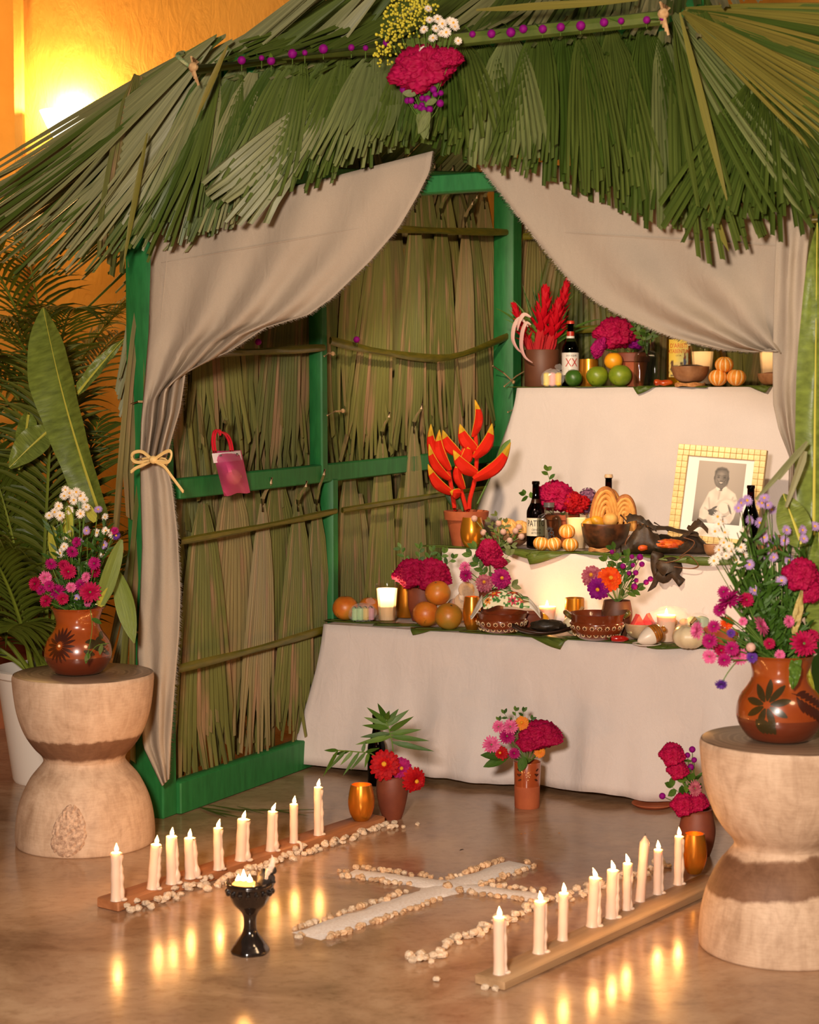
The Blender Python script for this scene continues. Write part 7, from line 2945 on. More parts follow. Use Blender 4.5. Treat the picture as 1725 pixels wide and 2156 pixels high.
flower('cockscomb', 'crimson', DE(1300, 702, depth(b0) - 0.05), 46 * mpp(b0), 'large crimson cockscomb leaning out of the terracotta pot on the top tier', None, (0.05, -1, 0.45), b0, 0.004, sc3=(1, 1.1, 0.9))
flower('cockscomb', 'magenta', DE(1261, 733, depth(b0) - 0.08), 22 * mpp(b0), 'drooping magenta cockscomb lobe above the gold cup', None, (-0.4, -1, 0), b0, 0.003, rollz=1.2)
flower('cockscomb', 'purple', DE(1341, 724, depth(b0) - 0.04), 17 * mpp(b0), 'small purple cockscomb lobe next to the clear flask', None, (0.3, -1, 0), b0, 0.003)
for k, (px, py) in enumerate(((1345, 668), (1362, 676), (1378, 690), (1334, 684))):
    sprig('green_sprig', 'green leafy twig in the clear flask on the top tier', FLASK3 + V((0, 0, -0.06)), DE(px, py, depth(FLASK3) + rnd(-.02, .02)), 0.1, 8, (0.030, 0.016), M_leaf, group='green twigs in the clear flask')

# ---- middle tier: heliconia
M_helr = petal_mat('heliconia_bract', (214, 44, 18), (196, 28, 16))
M_hely = petal_mat('heliconia_edge', (226, 168, 30), (150, 130, 40))


def helbract(b, be, p, q, wd, up):
    """a boat shaped bract from p to its pointed tip q"""
    p, q = V(p), V(q)
    d = (q - p)
    L = d.length
    d.normalize()
    n = V((0, -1, 0.0))
    s_ = d.cross(n).normalized()
    if s_.z < 0:
        s_ = -s_
    rows, e1 = [], []
    for i in range(13):
        t = i / 12
        k = (math.sin(math.pi * (0.10 + 0.90 * t) ** 0.85) ** 0.85) * (1 if t < 0.97 else 0.6) + 0.02
        cen = p + d * (L * t) - s_ * (0.14 * L * math.sin(math.pi * t))
        a_ = cen + s_ * (wd * 0.60 * k) + n * 0.003
        c_ = cen + s_ * (wd * 0.60 * k) - n * (0.018 * k)
        rows.append([a_, cen + s_ * (wd * 0.2 * k) + n * (0.022 * k), cen - s_ * (wd * 0.32 * k) + n * (0.013 * k), cen - s_ * (wd * 0.45 * k), cen - s_ * (wd * 0.30 * k) - n * (0.012 * k), c_])
        e1.append(a_)
    b.grid(rows)
    be.tube(e1, [0.0008 + 0.0012 * i / 12 for i in range(13)], 5)
    tip = rows[-4:]
    be.grid([[x + n * 0.0015 for x in r[:3]] for r in tip])


hb = POT_HEL
hd = depth(hb)


def hx(px, py, dd=0.0):
    return DE(px, py, hd - 0.03 + dd)


for lb, stemp, brs in (
    ('tallest orange red heliconia with an upright pointed bract', [(988, 1076), (990, 1050), (1000, 1010), (1004, 960), (1000, 900)], [((998, 920), (1001, 842), 17), ((1003, 952), (968, 893), 24), ((1000, 965), (1037, 892), 22), ((1004, 1000), (954, 948), 24), ((1000, 1010), (1076, 932), 24)]),
    ('heliconia leaning to the green post with open bracts', [(958, 1076), (953, 1040), (946, 1000), (938, 960), (926, 930)], [((936, 984), (907, 893), 20), ((946, 990), (925, 905), 20), ((946, 1010), (903, 935), 18), ((950, 1040), (901, 978), 20)]),
    ('middle heliconia with a curled low bract and wide wings', [(984, 1078), (976, 1050), (966, 1010), (968, 970), (980, 940)], [((968, 960), (932, 906), 22), ((972, 985), (986, 930), 22), ((975, 1030), (966, 968), 18), ((970, 1040), (948, 1036), 20)])):
    p0 = hx(*stemp[0])
    t = thing('heliconia', lb, 'flower', p0, 'red heliconia stems')
    b = MB()
    P_ = [V(q) - p0 for q in sm([hx(*s_) for s_ in stemp], 4)]
    b.tube(P_, 0.008, 8)
    b.build('flower_stem', M_helr, t)
    for j, (a, c, w_) in enumerate(brs):
        b, be = MB(), MB()
        helbract(b, be, hx(a[0], a[1], -0.006 * j) - p0, hx(c[0], c[1], -0.012 * j) - p0, w_ * mpp(hb) * 1.05, 1)
        be.build('bract_edge', M_hely, b.build('bract', M_helr, t))
b = MB()
p0 = hx(1000, 1072)
b.tube([V(q) - p0 for q in sm([hx(1000, 1072), hx(1030, 1010), hx(1056, 958)], 4)], 0.0035, 6)
b.blade(hx(1050, 968) - p0, hx(1073, 928) - hx(1050, 968), (0, -1, 0), 0.085, 0.034, rows=6)
tag(b.build('heliconia_leaf', M_leaf, None, p0), 'dark green spoon shaped leaf reaching across the white cloth from the heliconia pot', 'leaf')
for k, (x0, x1, y1) in enumerate(((960, 940, 1040), (975, 955, 1030))):
    b = MB()
    p0 = hx(x0, 1076, 0.03)
    d = hx(x1, y1, 0.03) - p0
    b.blade((0, 0, 0), d, (0, -1, 0.3), d.length * 1.3, 0.02, rows=5)
    tag(b.build('heliconia_leaf', M_leaf, None, p0), ['dark narrow leaf low in the heliconia pot beside the palm wall', 'second dark narrow leaf between the heliconia stems'][k], 'leaf')

# white clovers lying before the heliconia
cb = spot(1052, Z2 + 0.01, V2 + 0.045)
cdp = depth(cb)
for (px, py) in ((1018, 1121), (1060, 1120), (1093, 1110), (1098, 1130), (1074, 1138), (999, 1092), (1086, 1118), (1050, 1102)):
    p = DE(px, py, cdp - 0.01)
    flower('globe', 'clover', p, 7 * mpp(p), 'cream pink globe flower on a wilted stem before the heliconia pot', 'cream globe flowers on the middle tier', jit(), cb, 0.0014, stem_mat=M_stempale, leaf=2)
for k, (px, py) in enumerate(((1030, 1095), (1045, 1082), (1066, 1098), (1020, 1135), (1080, 1150), (1035, 1150))):
    sprig('wilted_sprig', 'wilted grey green sprig among the cream globe flowers', cb, DE(px, py, cdp - 0.02), 0.06, 5, (0.022, 0.011), M_paleaf, group='wilted sprigs on the middle tier')
# cockscomb etc. in the middle pot
mb_ = POT2
md = depth(mb_)
flower('cockscomb', 'crimson', DE(1172, 1047, md - 0.05), 42 * mpp(mb_), 'crimson cockscomb above the brown bottle shoulder on the middle tier', None, (0, -1, 0.3), mb_, 0.003, sc3=(1, 1.1, 0.9), rollz=-0.3)
flower('cockscomb', 'red', DE(1207, 1059, md - 0.06), 32 * mpp(mb_), 'bright red cockscomb over the glowing candle glass', None, (0.1, -1, 0.3), mb_, 0.003, sc3=(1, 1.1, .9), rollz=-0.3)
flower('hydrangea', 'hyd', DE(1238, 1046, md - 0.02), 21 * mpp(mb_), 'faded purple hydrangea head beside the spiral pastries', None, (0.2, -1, 0.3), mb_, 0.003)
flower('hydrangea', 'hyd', DE(1232, 1070, md - 0.02), 16 * mpp(mb_), 'lower faded purple hydrangea head behind the glowing candle glass', None, (0.2, -1, 0.1), mb_, 0.003)
for k, (px, py, lb) in enumerate(((1150, 985, 'upright green twig rising over the brown beer bottle'), (1100, 1040, 'green twig reaching out in front of the white cloth beside the brown bottle'))):
    sprig('green_sprig', lb, mb_ + V((-0.03, 0, 0)), DE(px, py, md - 0.08), 0.1, 6, (0.030, 0.016), M_leaf)

# ---- lowest tier
ab = POT1A
ad_ = depth(ab)
flower('cockscomb', 'crimson', DE(868, 1209, ad_ - 0.05), 38 * mpp(ab), 'crimson cockscomb lobe reaching over the gold tumbler', None, (0, -1, 0.3), ab, 0.003, sc3=(1, 1.15, .9), rollz=0.1)
flower('cockscomb', 'crimson', DE(910, 1212, ad_ - 0.06), 40 * mpp(ab), 'crimson cockscomb lobe above the crowning orange fruit', None, (0, -1, 0.3), ab, 0.003, sc3=(1, 1.2, .9), rollz=-0.2)
for k, (px, py) in enumerate(((842, 1150), (886, 1150), (912, 1156), (938, 1160), (958, 1172), (835, 1205), (925, 1180))):
    sprig('green_sprig', 'green leafy twig rising behind the crimson cockscomb on the lowest tier', ab, DE(px, py, ad_ + 0.02 - 0.01 * k), 0.1, 7, (0.026, 0.014), M_leaf, group='green twigs on the lowest tier')
bb = POT1B
bdp = depth(bb)
flower('cockscomb', 'crimson', DE(1031, 1164, bdp - 0.02), 26 * mpp(bb), 'upright crimson cockscomb standing over the magenta zinnia', None, (0, -1, 0.2), bb, 0.003, sc3=(1, 1.5, 1), rollz=0.1)
flower('cockscomb', 'crimson', DE(1050, 1185, bdp - 0.03), 18 * mpp(bb), 'small crimson cockscomb lobe just above the magenta zinnia', None, (0.2, -1, 0.2), bb, 0.003)
flower('zinnia', 'magenta', DE(1056, 1218, bdp - 0.05), 23 * mpp(bb), 'full magenta zinnia with a pale eye over the embroidered napkin', None, (0.15, -1, 0.25), bb)
flower('zinnia', 'dullpink', DE(1020, 1227, bdp - 0.05), 21 * mpp(bb), 'dusty pink zinnia behind the embroidered napkin', None, (-0.1, -1, 0.4), bb)
flower('mum', 'pink', DE(979, 1195, bdp - 0.01), 14 * mpp(bb), 'pink lily like flower above the biscuit bag', None, (-0.5, -1, 0.4), bb)
flower('mum', 'magenta', DE(981, 1212, bdp - 0.02), 15 * mpp(bb), 'magenta lily like flower close over the biscuit bag', None, (-0.4, -1, 0.1), bb)
for k, (px, py) in enumerate(((990, 1165), (1005, 1185), (1000, 1150), (1075, 1165), (1082, 1235))):
    sprig('green_sprig', 'green leafy twig round the upright cockscomb on the lowest tier', bb, DE(px, py, bdp), 0.1, 5, (0.032, 0.018), M_leaf if k < 3 else M_paleaf, group='green twigs by the napkin')
cb2 = POT1C
cdp = depth(cb2)
flower('zinnia', 'orange', DE(1285, 1218, cdp - 0.05), 28 * mpp(cb2), 'bright orange zinnia in the plain brown clay vase', None, (0.1, -1, 0.3), cb2)
flower('zinnia', 'purple', DE(1260, 1240, cdp - 0.045), 26 * mpp(cb2), 'magenta purple zinnia hanging below the orange one', None, (-0.3, -1, -0.1), cb2)
flower('zinnia', 'dullpink', DE(1246, 1212, cdp - 0.02), 25 * mpp(cb2), 'dusty pink zinnia behind the orange one', None, (-0.3, -1, 0.4), cb2)
for (px, py, r) in ((1348, 1173, 7), (1312, 1192, 6), (1325, 1207, 5), (1333, 1190, 5), (1339, 1206, 6), (1340, 1222, 5), (1336, 1235, 7), (1361, 1226, 6), (1370, 1219, 6), (1352, 1188, 6), (1289, 1162, 5), (1331, 1172, 5)):
    p = DE(px, py, cdp - 0.04)
    flower('globe', 'purple', p, r * mpp(p), 'small purple globe flower branching out of the plain brown clay vase', 'purple globe flowers in the brown vase', jit(), cb2, 0.001, leaf=1)
for k, (px, py) in enumerate(((1292, 1150), (1275, 1175), (1300, 1175), (1322, 1165), (1345, 1240), (1320, 1180))):
    sprig('green_sprig', 'green leafy twig among the globe flowers of the plain brown clay vase', cb2, DE(px, py, cdp - 0.02), 0.1, 5, (0.030, 0.017), M_leaf, group='green twigs in the brown vase')

# ---- vases on the floor
f1 = FV1
fd = depth(f1)
flower('zinnia', 'red', DE(810, 1610, fd - 0.05), 34 * mpp(f1), 'large red zinnia in front of the beer bottle on the floor', None, (-0.1, -1, 0.35), f1)
flower('zinnia', 'magenta', DE(845, 1618, fd - 0.03), 25 * mpp(f1), 'magenta zinnia between the two red ones in the floor vase', None, (0.1, -1, 0.25), f1, name='zinnia')
flower('zinnia', 'red', DE(874, 1643, fd - 0.06), 28 * mpp(f1), 'red zinnia drooping beside the dark terracotta vase', None, (0.5, -1, -0.1), f1)
p0 = f1 + V((0, 0.01, -0.03))
t = thing('palm_frond', 'upright green palm frond with broad leaflets in the dark terracotta vase', 'leaf', p0)
P_ = [V(q) - p0 for q in sm([p0, DE(828, 1585, fd), DE(822, 1545, fd + 0.01), DE(812, 1515, fd + 0.02)], 6)]
b = MB()
b.tube(P_, 0.002, 6)
b.build('frond_stalk', M_stem, t)
for k, (q, ex, ey) in enumerate(((0.55, 915, 1582), (0.62, 905, 1560), (0.68, 888, 1536), (0.76, 872, 1508), (0.84, 862, 1494), (0.92, 840, 1492), (1.0, 820, 1496), (1.0, 795, 1480), (0.92, 772, 1489), (0.86, 766, 1510), (0.80, 762, 1527), (0.72, 758, 1552), (0.62, 748, 1568))):
    i = min(int(q * (len(P_) - 1)), len(P_) - 1)
    e = DE(ex, ey, fd + rnd(-.03, .02)) - p0
    b = MB()
    b.blade(P_[i], e - P_[i], (rnd(-.3, .3), -1, 0.4), (e - P_[i]).length, 0.020, rows=6, fold=0.15, shape=lambda t: min(1, 0.25 + t * 3) * (1 - t ** 2.2))
    b.build('leaflet', M_leaf, t)
t = thing('palm_frond', 'drooping green palm frond reaching out from the floor vase to the cloth corner', 'leaf', p0)
P_ = [V(q) - p0 for q in sm([p0, DE(790, 1592, fd - 0.03), DE(750, 1583, fd - 0.05), DE(712, 1580, fd - 0.08)], 6)]
b = MB()
b.tube(P_, 0.0018, 6)
b.build('frond_stalk', M_stem, t)
for k, (q, ex, ey) in enumerate(((0.45, 768, 1618), (0.55, 738, 1622), (0.65, 722, 1634), (0.75, 716, 1612), (0.85, 690, 1622), (1.0, 680, 1636), (1.0, 682, 1580), (0.8, 700, 1590), (0.6, 770, 1560), (0.5, 800, 1575))):
    i = min(int(q * (len(P_) - 1)), len(P_) - 1)
    e = DE(ex, ey, fd - 0.05 + rnd(-.03, .02)) - p0
    b = MB()
    b.blade(P_[i], e - P_[i], (rnd(-.3, .3), -1, 0.4), (e - P_[i]).length, 0.013, rows=5, fold=0.15, shape=lambda t: min(1, 0.25 + t * 3) * (1 - t ** 2.2))
    b.build('leaflet', M_leaf, t)
f2 = FV2
fd = depth(f2)
k_ = mpp(f2)
for kind, col, px, py, r, lb in (('cockscomb', 'crimson', 1140, 1548, 42, 'broad crimson cockscomb in the painted terracotta tumbler'), ('cockscomb', 'crimson', 1168, 1558, 17, 'crimson cockscomb lobe at the edge of the tumbler bouquet'), ('cockscomb', 'crimson', 1112, 1566, 24, 'low crimson cockscomb in the centre of the tumbler bouquet'), ('mum', 'pink', 1035, 1568, 20, 'pink zinnia with a yellow eye at the side of the tumbler bouquet'), ('zinnia', 'red', 1054, 1586, 17, 'small red zinnia low in the tumbler bouquet'), ('mum', 'magenta', 1068, 1550, 18, 'dark eyed magenta flower in the tumbler bouquet'), ('mum', 'pink', 1075, 1530, 17, 'upper pink flower of the tumbler bouquet'), ('mum', 'pink', 1050, 1530, 14, 'outer pink flower of the tumbler bouquet'), ('zinnia', 'yelorange', 1099, 1522, 16, 'golden zinnia topping the tumbler bouquet'), ('zinnia', 'yelorange', 1137, 1583, 13, 'orange zinnia under the broad cockscomb in the tumbler'), ('mum', 'magenta', 1083, 1586, 13, 'low magenta flower at the rim of the tumbler')):
    p = DE(px, py, fd - 0.03 - rnd(0, 0.03))
    flower(kind, col, p, r * k_, lb, None, (rnd(-.3, .3), -1, rnd(0.1, 0.5)), f2, 0.002, sc3=(1, 1.05, .9) if kind == 'cockscomb' else None)
for k, (px, py) in enumerate(((1058, 1496), (1085, 1490), (1102, 1492), (1048, 1512), (1120, 1510))):
    sprig('green_sprig', 'small leafed green twig rising from the tumbler bouquet', f2, DE(px, py, fd), 0.1, 6, (0.018, 0.010), M_leaf, group='green twigs in the tumbler')
for k, (px, py, L) in enumerate(((1018, 1615, 0.10), (1095, 1625, 0.05), (1012, 1590, 0.05))):
    p = DE(1070 if k != 1 else 1105, 1594, fd - 0.04)
    e = DE(px, py, fd - 0.06) - p
    b = MB()
    b.blade((0, 0, 0), e, (0, -1, 0.6), e.length, 0.03, rows=6)
    tag(b.build('leaf', M_leaf, None, p), ['broad pointed leaf hanging out of the painted tumbler', 'short leaf folded over the tumbler rim', 'narrow outer leaf of the tumbler bouquet'][k], 'leaf')
f3 = FV3
fd = depth(f3)
k_ = mpp(f3)
for kind, col, px, py, r, lb in (('cockscomb', 'crimson', 1416, 1590, 26, 'top crimson cockscomb against the cloth behind the patched stool'), ('cockscomb', 'crimson', 1428, 1622, 22, 'middle crimson cockscomb behind the patched stool'), ('cockscomb', 'crimson', 1440, 1696, 26, 'low dark crimson cockscomb at the mouth of the vase behind the patched stool'), ('cockscomb', 'crimson', 1470, 1690, 22, 'crimson cockscomb partly hidden by the patched stool'), ('mum', 'dullpink', 1464, 1660, 14, 'dusty pink flower close to the patched stool')):
    flower(kind, col, DE(px, py, fd - 0.04), r * k_, lb, None, (rnd(-.3, .1), -1, 0.3), f3, 0.003, sc3=(1, 1.35, 1))
for (px, py, r) in ((1458, 1578, 7), (1448, 1590, 6), (1455, 1615, 7), (1395, 1676, 7), (1462, 1600, 6)):
    p = DE(px, py, fd - 0.02)
    flower('globe', 'purple', p, r * k_, 'purple globe flower among the cockscomb behind the patched stool', 'purple globe flowers behind the patched stool', jit(), f3, 0.0012, leaf=1)
for k, (px, py) in enumerate(((1440, 1625), (1455, 1640), (1412, 1655), (1442, 1668))):
    sprig('green_sprig', 'green leafy twig among the cockscomb behind the patched stool', f3, DE(px, py, fd - 0.03), 0.1, 4, (0.030, 0.018), M_leaf, group='green twigs behind the patched stool')

# ---- the pot of daisies
pl_ = POT_L + V((0, 0, 0.165))
dl = depth(pl_)
LX = lambda x, y, dd=0.0: DE(x / 3.479, 860 + y / 3.479, dl + dd)
for (x, y) in ((480, 595), (560, 612), (590, 640), (470, 642), (540, 672), (618, 668), (430, 715), (360, 785), (400, 760), (440, 785), (510, 745), (590, 770), (630, 722), (770, 795), (500, 890), (710, 910), (775, 895), (825, 925), (480, 962), (440, 1060), (470, 1012), (755, 1068), (640, 1160), (510, 620), (460, 810)):
    p = LX(x, y, rnd(-.04, .04))
    flower('aster', 'white', p, rnd(9, 12) * mpp(p), 'white daisy on a slender stem in the pot on the knotted stool', 'white daisies on the knotted stool', jit((0, -1, 0.4), 0.6), pl_, 0.0011, name='daisy')
for (x, y, c) in ((720, 740, 'lilac'), (635, 895, 'lilac'), (760, 1000, 'lilac'), (580, 975, 'lilac'), (560, 1392, 'lilac'), (850, 930, 'violet')):
    p = LX(x, y, rnd(-.04, .02))
    flower('aster', c, p, 10 * mpp(p), 'small lilac aster among the daisies on the knotted stool', 'lilac asters on the knotted stool', jit((0, -1, 0.4), 0.5), pl_, 0.0011)
for i, (x, y, r, c) in enumerate(((255, 1285, 16, 'crimson'), (330, 1240, 15, 'pink'), (375, 1140, 14, 'magenta'), (500, 1195, 18, 'crimson'), (470, 1150, 14, 'crimson'), (530, 1050, 14, 'magenta'), (560, 980, 12, 'magenta'), (690, 1135, 15, 'magenta'), (700, 1200, 13, 'crimson'), (415, 1345, 19, 'magenta'), (460, 1395, 14, 'crimson'), (520, 1310, 12, 'pink'), (660, 1345, 24, 'crimson'), (630, 1235, 12, 'pink'), (335, 1410, 15, 'crimson'), (640, 1420, 11, 'pink'), (300, 1330, 12, 'magenta'), (360, 1300, 13, 'magenta'), (590, 1290, 14, 'magenta'), (840, 895, 9, 'magenta'))):
    p = LX(x, y, -0.05 + rnd(-.03, .03))
    flower('mum', c, p, r * mpp(p), ('pink' if c == 'pink' else 'magenta') + ' chrysanthemum low in the pot on the knotted stool', ('pink' if c == 'pink' else 'magenta') + ' chrysanthemums on the knotted stool', jit((0, -1, 0.3), 0.6), pl_, 0.0016)
b = MB()
for k in range(60):
    px, py = rnd(100, 235), rnd(1090, 1280)
    p = DE(px, py, dl + rnd(-.03, .05))
    d = p - pl_
    for j in range(6):
        b.blade(d * (0.3 + 0.12 * j), (rnd(-1, 1), rnd(-1, .2), rnd(.2, 1)), (0, -1, .5), rnd(0.025, 0.045), 0.009, rows=3)
    b.tube([(0, 0, 0), d], 0.001, 4)
tag(b.build('foliage', M_leaf, None, pl_), 'thin leafy green stems between the daisies on the knotted stool', 'foliage', None, 'stuff')
for k, (x0, y0, x1, y1, wd, mt, lb) in enumerate(((735, 1440, 890, 960, 118, M_banana, 'broad folded green leaf standing in the pot beside the green post'), (420, 1110, 380, 860, 95, M_yleaf, 'yellow green curled leaf behind the daisies'), (500, 980, 500, 720, 80, M_yleaf, 'pale yellow leaf standing among the white daisies'), (700, 830, 620, 690, 70, M_yleaf, 'pale leaf tip beside the lilac aster'), (730, 1450, 800, 1310, 60, M_yleaf, 'yellow leaf base at the rim of the pot on the knotted stool'))):
    p = LX(x0, y0, -0.03 if k in (0, 4) else 0.03)
    e = LX(x1, y1, -0.03 if k in (0, 4) else 0.03) - p
    b = MB()
    b.blade((0, 0, 0), e, (0.2, -1, 0.1), e.length, wd / 3.479 * mpp(p), rows=9, fold=0.22, seg=4, shape=lambda t: min(1, 0.5 + t * 2) * (1 - t ** 5 * 0.8))
    o = b.build('tall_leaf', mt, None, p)
    tag(o, lb, 'leaf')
b = MB()
p = LX(860, 1190, 0.06)
e = LX(985, 1720, 0.02) - p
b.blade((0, 0, 0), e, (0, -1, 0.2), e.length, 0.055, rows=9, fold=0.15, seg=4)
tag(b.build('tall_leaf', M_banana, None, p), 'long green leaf hanging down between the glazed pot and the green post', 'leaf')
sprig('green_sprig', 'drooping twig with two leaves lying on the front of the glazed daisy pot', LX(660, 1460, -0.12), LX(640, 1815, -0.155), 0.1, 1, (0.03, 0.014), M_leaf)
sprig('green_sprig', 'thin twig curving across the glazed daisy pot with a grey leaf', LX(800, 1720, -0.09), LX(650, 1810, -0.152), 0.1, 1, (0.028, 0.014), M_paleaf)

# ---- the pot of lilac asters
pr_ = POT_R + V((0, 0, 0.175))
dr = depth(pr_)
RX = lambda x, y, dd=0.0: DE(1280 + x / 3.849, 1020 + y / 3.849, dr + dd)
for (x, y) in ((890, 260), (870, 380), (950, 390), (900, 320), (1110, 380), (940, 470), (900, 530), (1000, 540), (1080, 510), (890, 590), (960, 580), (1045, 610), (1100, 570), (930, 300), (860, 620), (1060, 650), (985, 500), (1130, 430)):
    p = RX(x, y, rnd(-.03, .05))
    flower('aster', 'white', p, rnd(10, 13) * mpp(p), 'white daisy leaning towards the portrait from the patched stool', 'white daisies on the patched stool', jit((-0.2, -1, 0.4), 0.6), pr_, 0.0011, name='daisy')
for (x, y) in ((1270, 110), (1130, 130), (1060, 190), (1330, 205), (1230, 310), (1150, 290), (1270, 430), (1345, 450), (1430, 455), (1220, 465), (1280, 560), (1345, 590), (1230, 605), (1470, 615), (1680, 340), (1590, 440), (1450, 370), (1580, 370), (1150, 650), (1250, 150), (1300, 170), (1310, 480), (1080, 150), (1130, 800), (1190, 860), (1410, 780)):
    p = RX(x, y, rnd(-.04, .04))
    flower('aster', 'lilac', p, rnd(11, 14) * mpp(p), 'lilac aster on a slender stem in the pot on the patched stool', 'lilac asters on the patched stool', jit((0, -1, 0.4), 0.6), pr_, 0.0012)
flower('cockscomb', 'crimson', RX(1570, 740, -0.03), 37 * mpp(pr_), 'very large crimson cockscomb in the pot on the patched stool', None, (0, -1, 0.2), pr_, 0.005, sc3=(1.0, 1.35, 1.05), rollz=-0.25)
flower('cockscomb', 'crimson', RX(1660, 880, -0.03), 26 * mpp(pr_), 'lower lobe of crimson cockscomb at the picture edge on the patched stool', None, (0.2, -1, 0), pr_, 0.004, rollz=0.8)
for i, (x, y, r, c, f) in enumerate(((985, 945, 30, 'magenta', (-.6, -.3, .9)), (1125, 935, 17, 'crimson', (.2, -1, .3)), (905, 1020, 15, 'magenta', (-.5, -1, 0)), (725, 1185, 20, 'pink', (-1, -.5, .2)), (1240, 1150, 24, 'pink', (.8, -.4, .5)), (1470, 1110, 14, 'pink', (.5, -1, .3)), (1095, 1110, 10, 'pink', (0, -1, .2)), (825, 1270, 18, 'magenta', (-.5, -1, 0)), (920, 1345, 17, 'crimson', (0, -1, 0)), (1005, 1330, 17, 'magenta', (0, -1, .2)), (1070, 1395, 19, 'pink', (0, -1, .1)), (825, 1395, 17, 'pink', (-.5, -1, -.2)), (945, 1425, 16, 'magenta', (-.1, -1, 0)), (1395, 1382, 12, 'pink', (.1, -1, .2)), (1590, 1290, 30, 'crimson', (.1, -1, .4)), (1170, 1400, 13, 'violet', (0, -1, .2)), (1000, 1205, 10, 'violet', (0, -1, .2)), (860, 1150, 15, 'magenta', (-.4, -1, .4)), (1310, 1290, 13, 'crimson', (0, -1, .2)), (940, 870, 15, 'magenta', (-.4, -1, .6)), (1660, 1230, 16, 'crimson', (.3, -1, .3)))):
    p = RX(x, y, -0.06 + rnd(-.03, .03))
    cn = 'violet' if c == 'violet' else 'pink' if c == 'pink' else 'magenta'
    flower('mum', c, p, r * mpp(p), cn + ' chrysanthemum low in the pot on the patched stool', cn + ' chrysanthemums on the patched stool', f, pr_, 0.0018)
flower('mum', 'violet', RX(920, 1620, -0.07), 14 * mpp(pr_), 'single violet aster hanging below the pot rim on the patched stool', None, (-0.2, -1, -0.7), RX(1040, 1440, -0.08), 0.0014)
flower('mum', 'orange', RX(965, 1120, 0.03), 16 * mpp(pr_), 'orange flower half hidden among the magenta chrysanthemums on the patched stool', None, (0, -1, .2), pr_)
flower('globe', 'clover', RX(1160, 1320, -0.09), 10 * mpp(pr_), 'pale pink round bud low among the asters on the patched stool', None, (0, -1, .2), pr_)
b = MB()
for k in range(130):
    px, py = rnd(1525, 1715), rnd(1110, 1390)
    p = DE(px, py, dr + rnd(-.03, .06))
    d = p - pr_
    for j in range(7):
        b.blade(d * (0.25 + 0.11 * j), (rnd(-1, 1), rnd(-1, .2), rnd(.2, 1)), (0, -1, .5), rnd(0.025, 0.05), 0.009, rows=3)
    b.tube([(0, 0, 0), d], 0.0011, 4)
tag(b.build('foliage', M_leaf, None, pr_), 'thin leafy green stems between the asters on the patched stool', 'foliage', None, 'stuff')


def bigleaf(name, label, p, q, wd, mat, nrm=(0, -1, 0.1), fold=0.1, bow=0.0, shape=None, mid=True, rib_off=0.0, seg=8, cat='leaf', wave=0.01):
    p, q = V(p), V(q)
    d = q - p
    L = d.length
    d.normalize()
    n = V(nrm)
    n = (n - d * n.dot(d)).normalized()
    s_ = d.cross(n)
    t = thing(name, label, cat, p)
    rows, mids = [], []
    N = 26
    for i in range(N + 1):
        tt = i / N
        k = shape(tt) if shape else math.sin(math.pi * (0.03 + 0.96 * tt) ** 0.8) ** 0.7
        c = d * (L * tt) + n * (bow * math.sin(math.pi * tt) * L)
        row = []
        for j in range(seg + 1):
            e = -1 + 2 * j / seg
            row.append(c + s_ * ((e - rib_off) * wd / 2 * k) + n * (abs(e - rib_off) * fold * wd * k + wave * noise.noise(V((tt * 7, e * 1.5, L)))))
        rows.append(row)
        mids.append(c + n * 0.004 + s_ * 0.0)
    b = MB()
    b.grid(rows)
    b.uv = [(tt, e) for (e, tt) in b.uv]
    b.build('leaf_blade', mat, t)
    if mid:
        b = MB()
        b.tube(mids, [max(0.0012, 0.0055 * (1 - i / N)) for i in range(N + 1)], 6)
        b.build('leaf_midrib', pm('yellow_midrib', (190, 180, 70), rough=0.4), t)
    return t


# big leaves on the far side of the patched stool
gl = pr_ + V((0.10, 0.02, -0.05))
dg = depth(gl)
bigleaf('banana_leaf', 'tall glossy banana leaf standing along the frame edge beside the gauze', DE(1712, 1330, dg), DE(1722, 470, dg + 0.08), 0.085, M_banana, (-0.5, -1, 0.1), 0.2, shape=lambda t: min(1, 0.35 + t * 1.6) * (1 - t ** 6))
bigleaf('banana_leaf', 'folded green leaf behind the lilac asters', DE(1690, 1150, dg - 0.02), DE(1650, 1040, dg), 0.075, M_banana, (-0.3, -1, 0.2), 0.25)
bigleaf('banana_leaf', 'dark green leaf at the picture edge behind the big cockscomb', DE(1735, 1340, dg - 0.02), DE(1725, 1120, dg), 0.08, M_banana, (-0.3, -1, 0.2), 0.2)
bigleaf('dry_leaf', 'pale dry leaf strip under the big crimson cockscomb', DE(1672, 1335, dg - 0.06), DE(1690, 1240, dg - 0.06), 0.022, pm('straw_leaf', (186, 166, 100), (160, 140, 80), 20, 0.6), (0, -1, 0), 0.05, mid=False)
bigleaf('hanging_leaf', 'green leaf hanging over the rim of the pot on the patched stool', RX(1530, 1385, -0.072), RX(1500, 1660, -0.108), 0.028, M_leaf, (0, -1, 0.1), 0.1, mid=False)
bigleaf('hanging_leaf', 'yellow green stalk hanging beside the pot on the patched stool', RX(1600, 1400, -0.02), RX(1690, 1830, -0.03), 0.014, M_yleaf, (0, -1, 0.1), 0.1, mid=False)
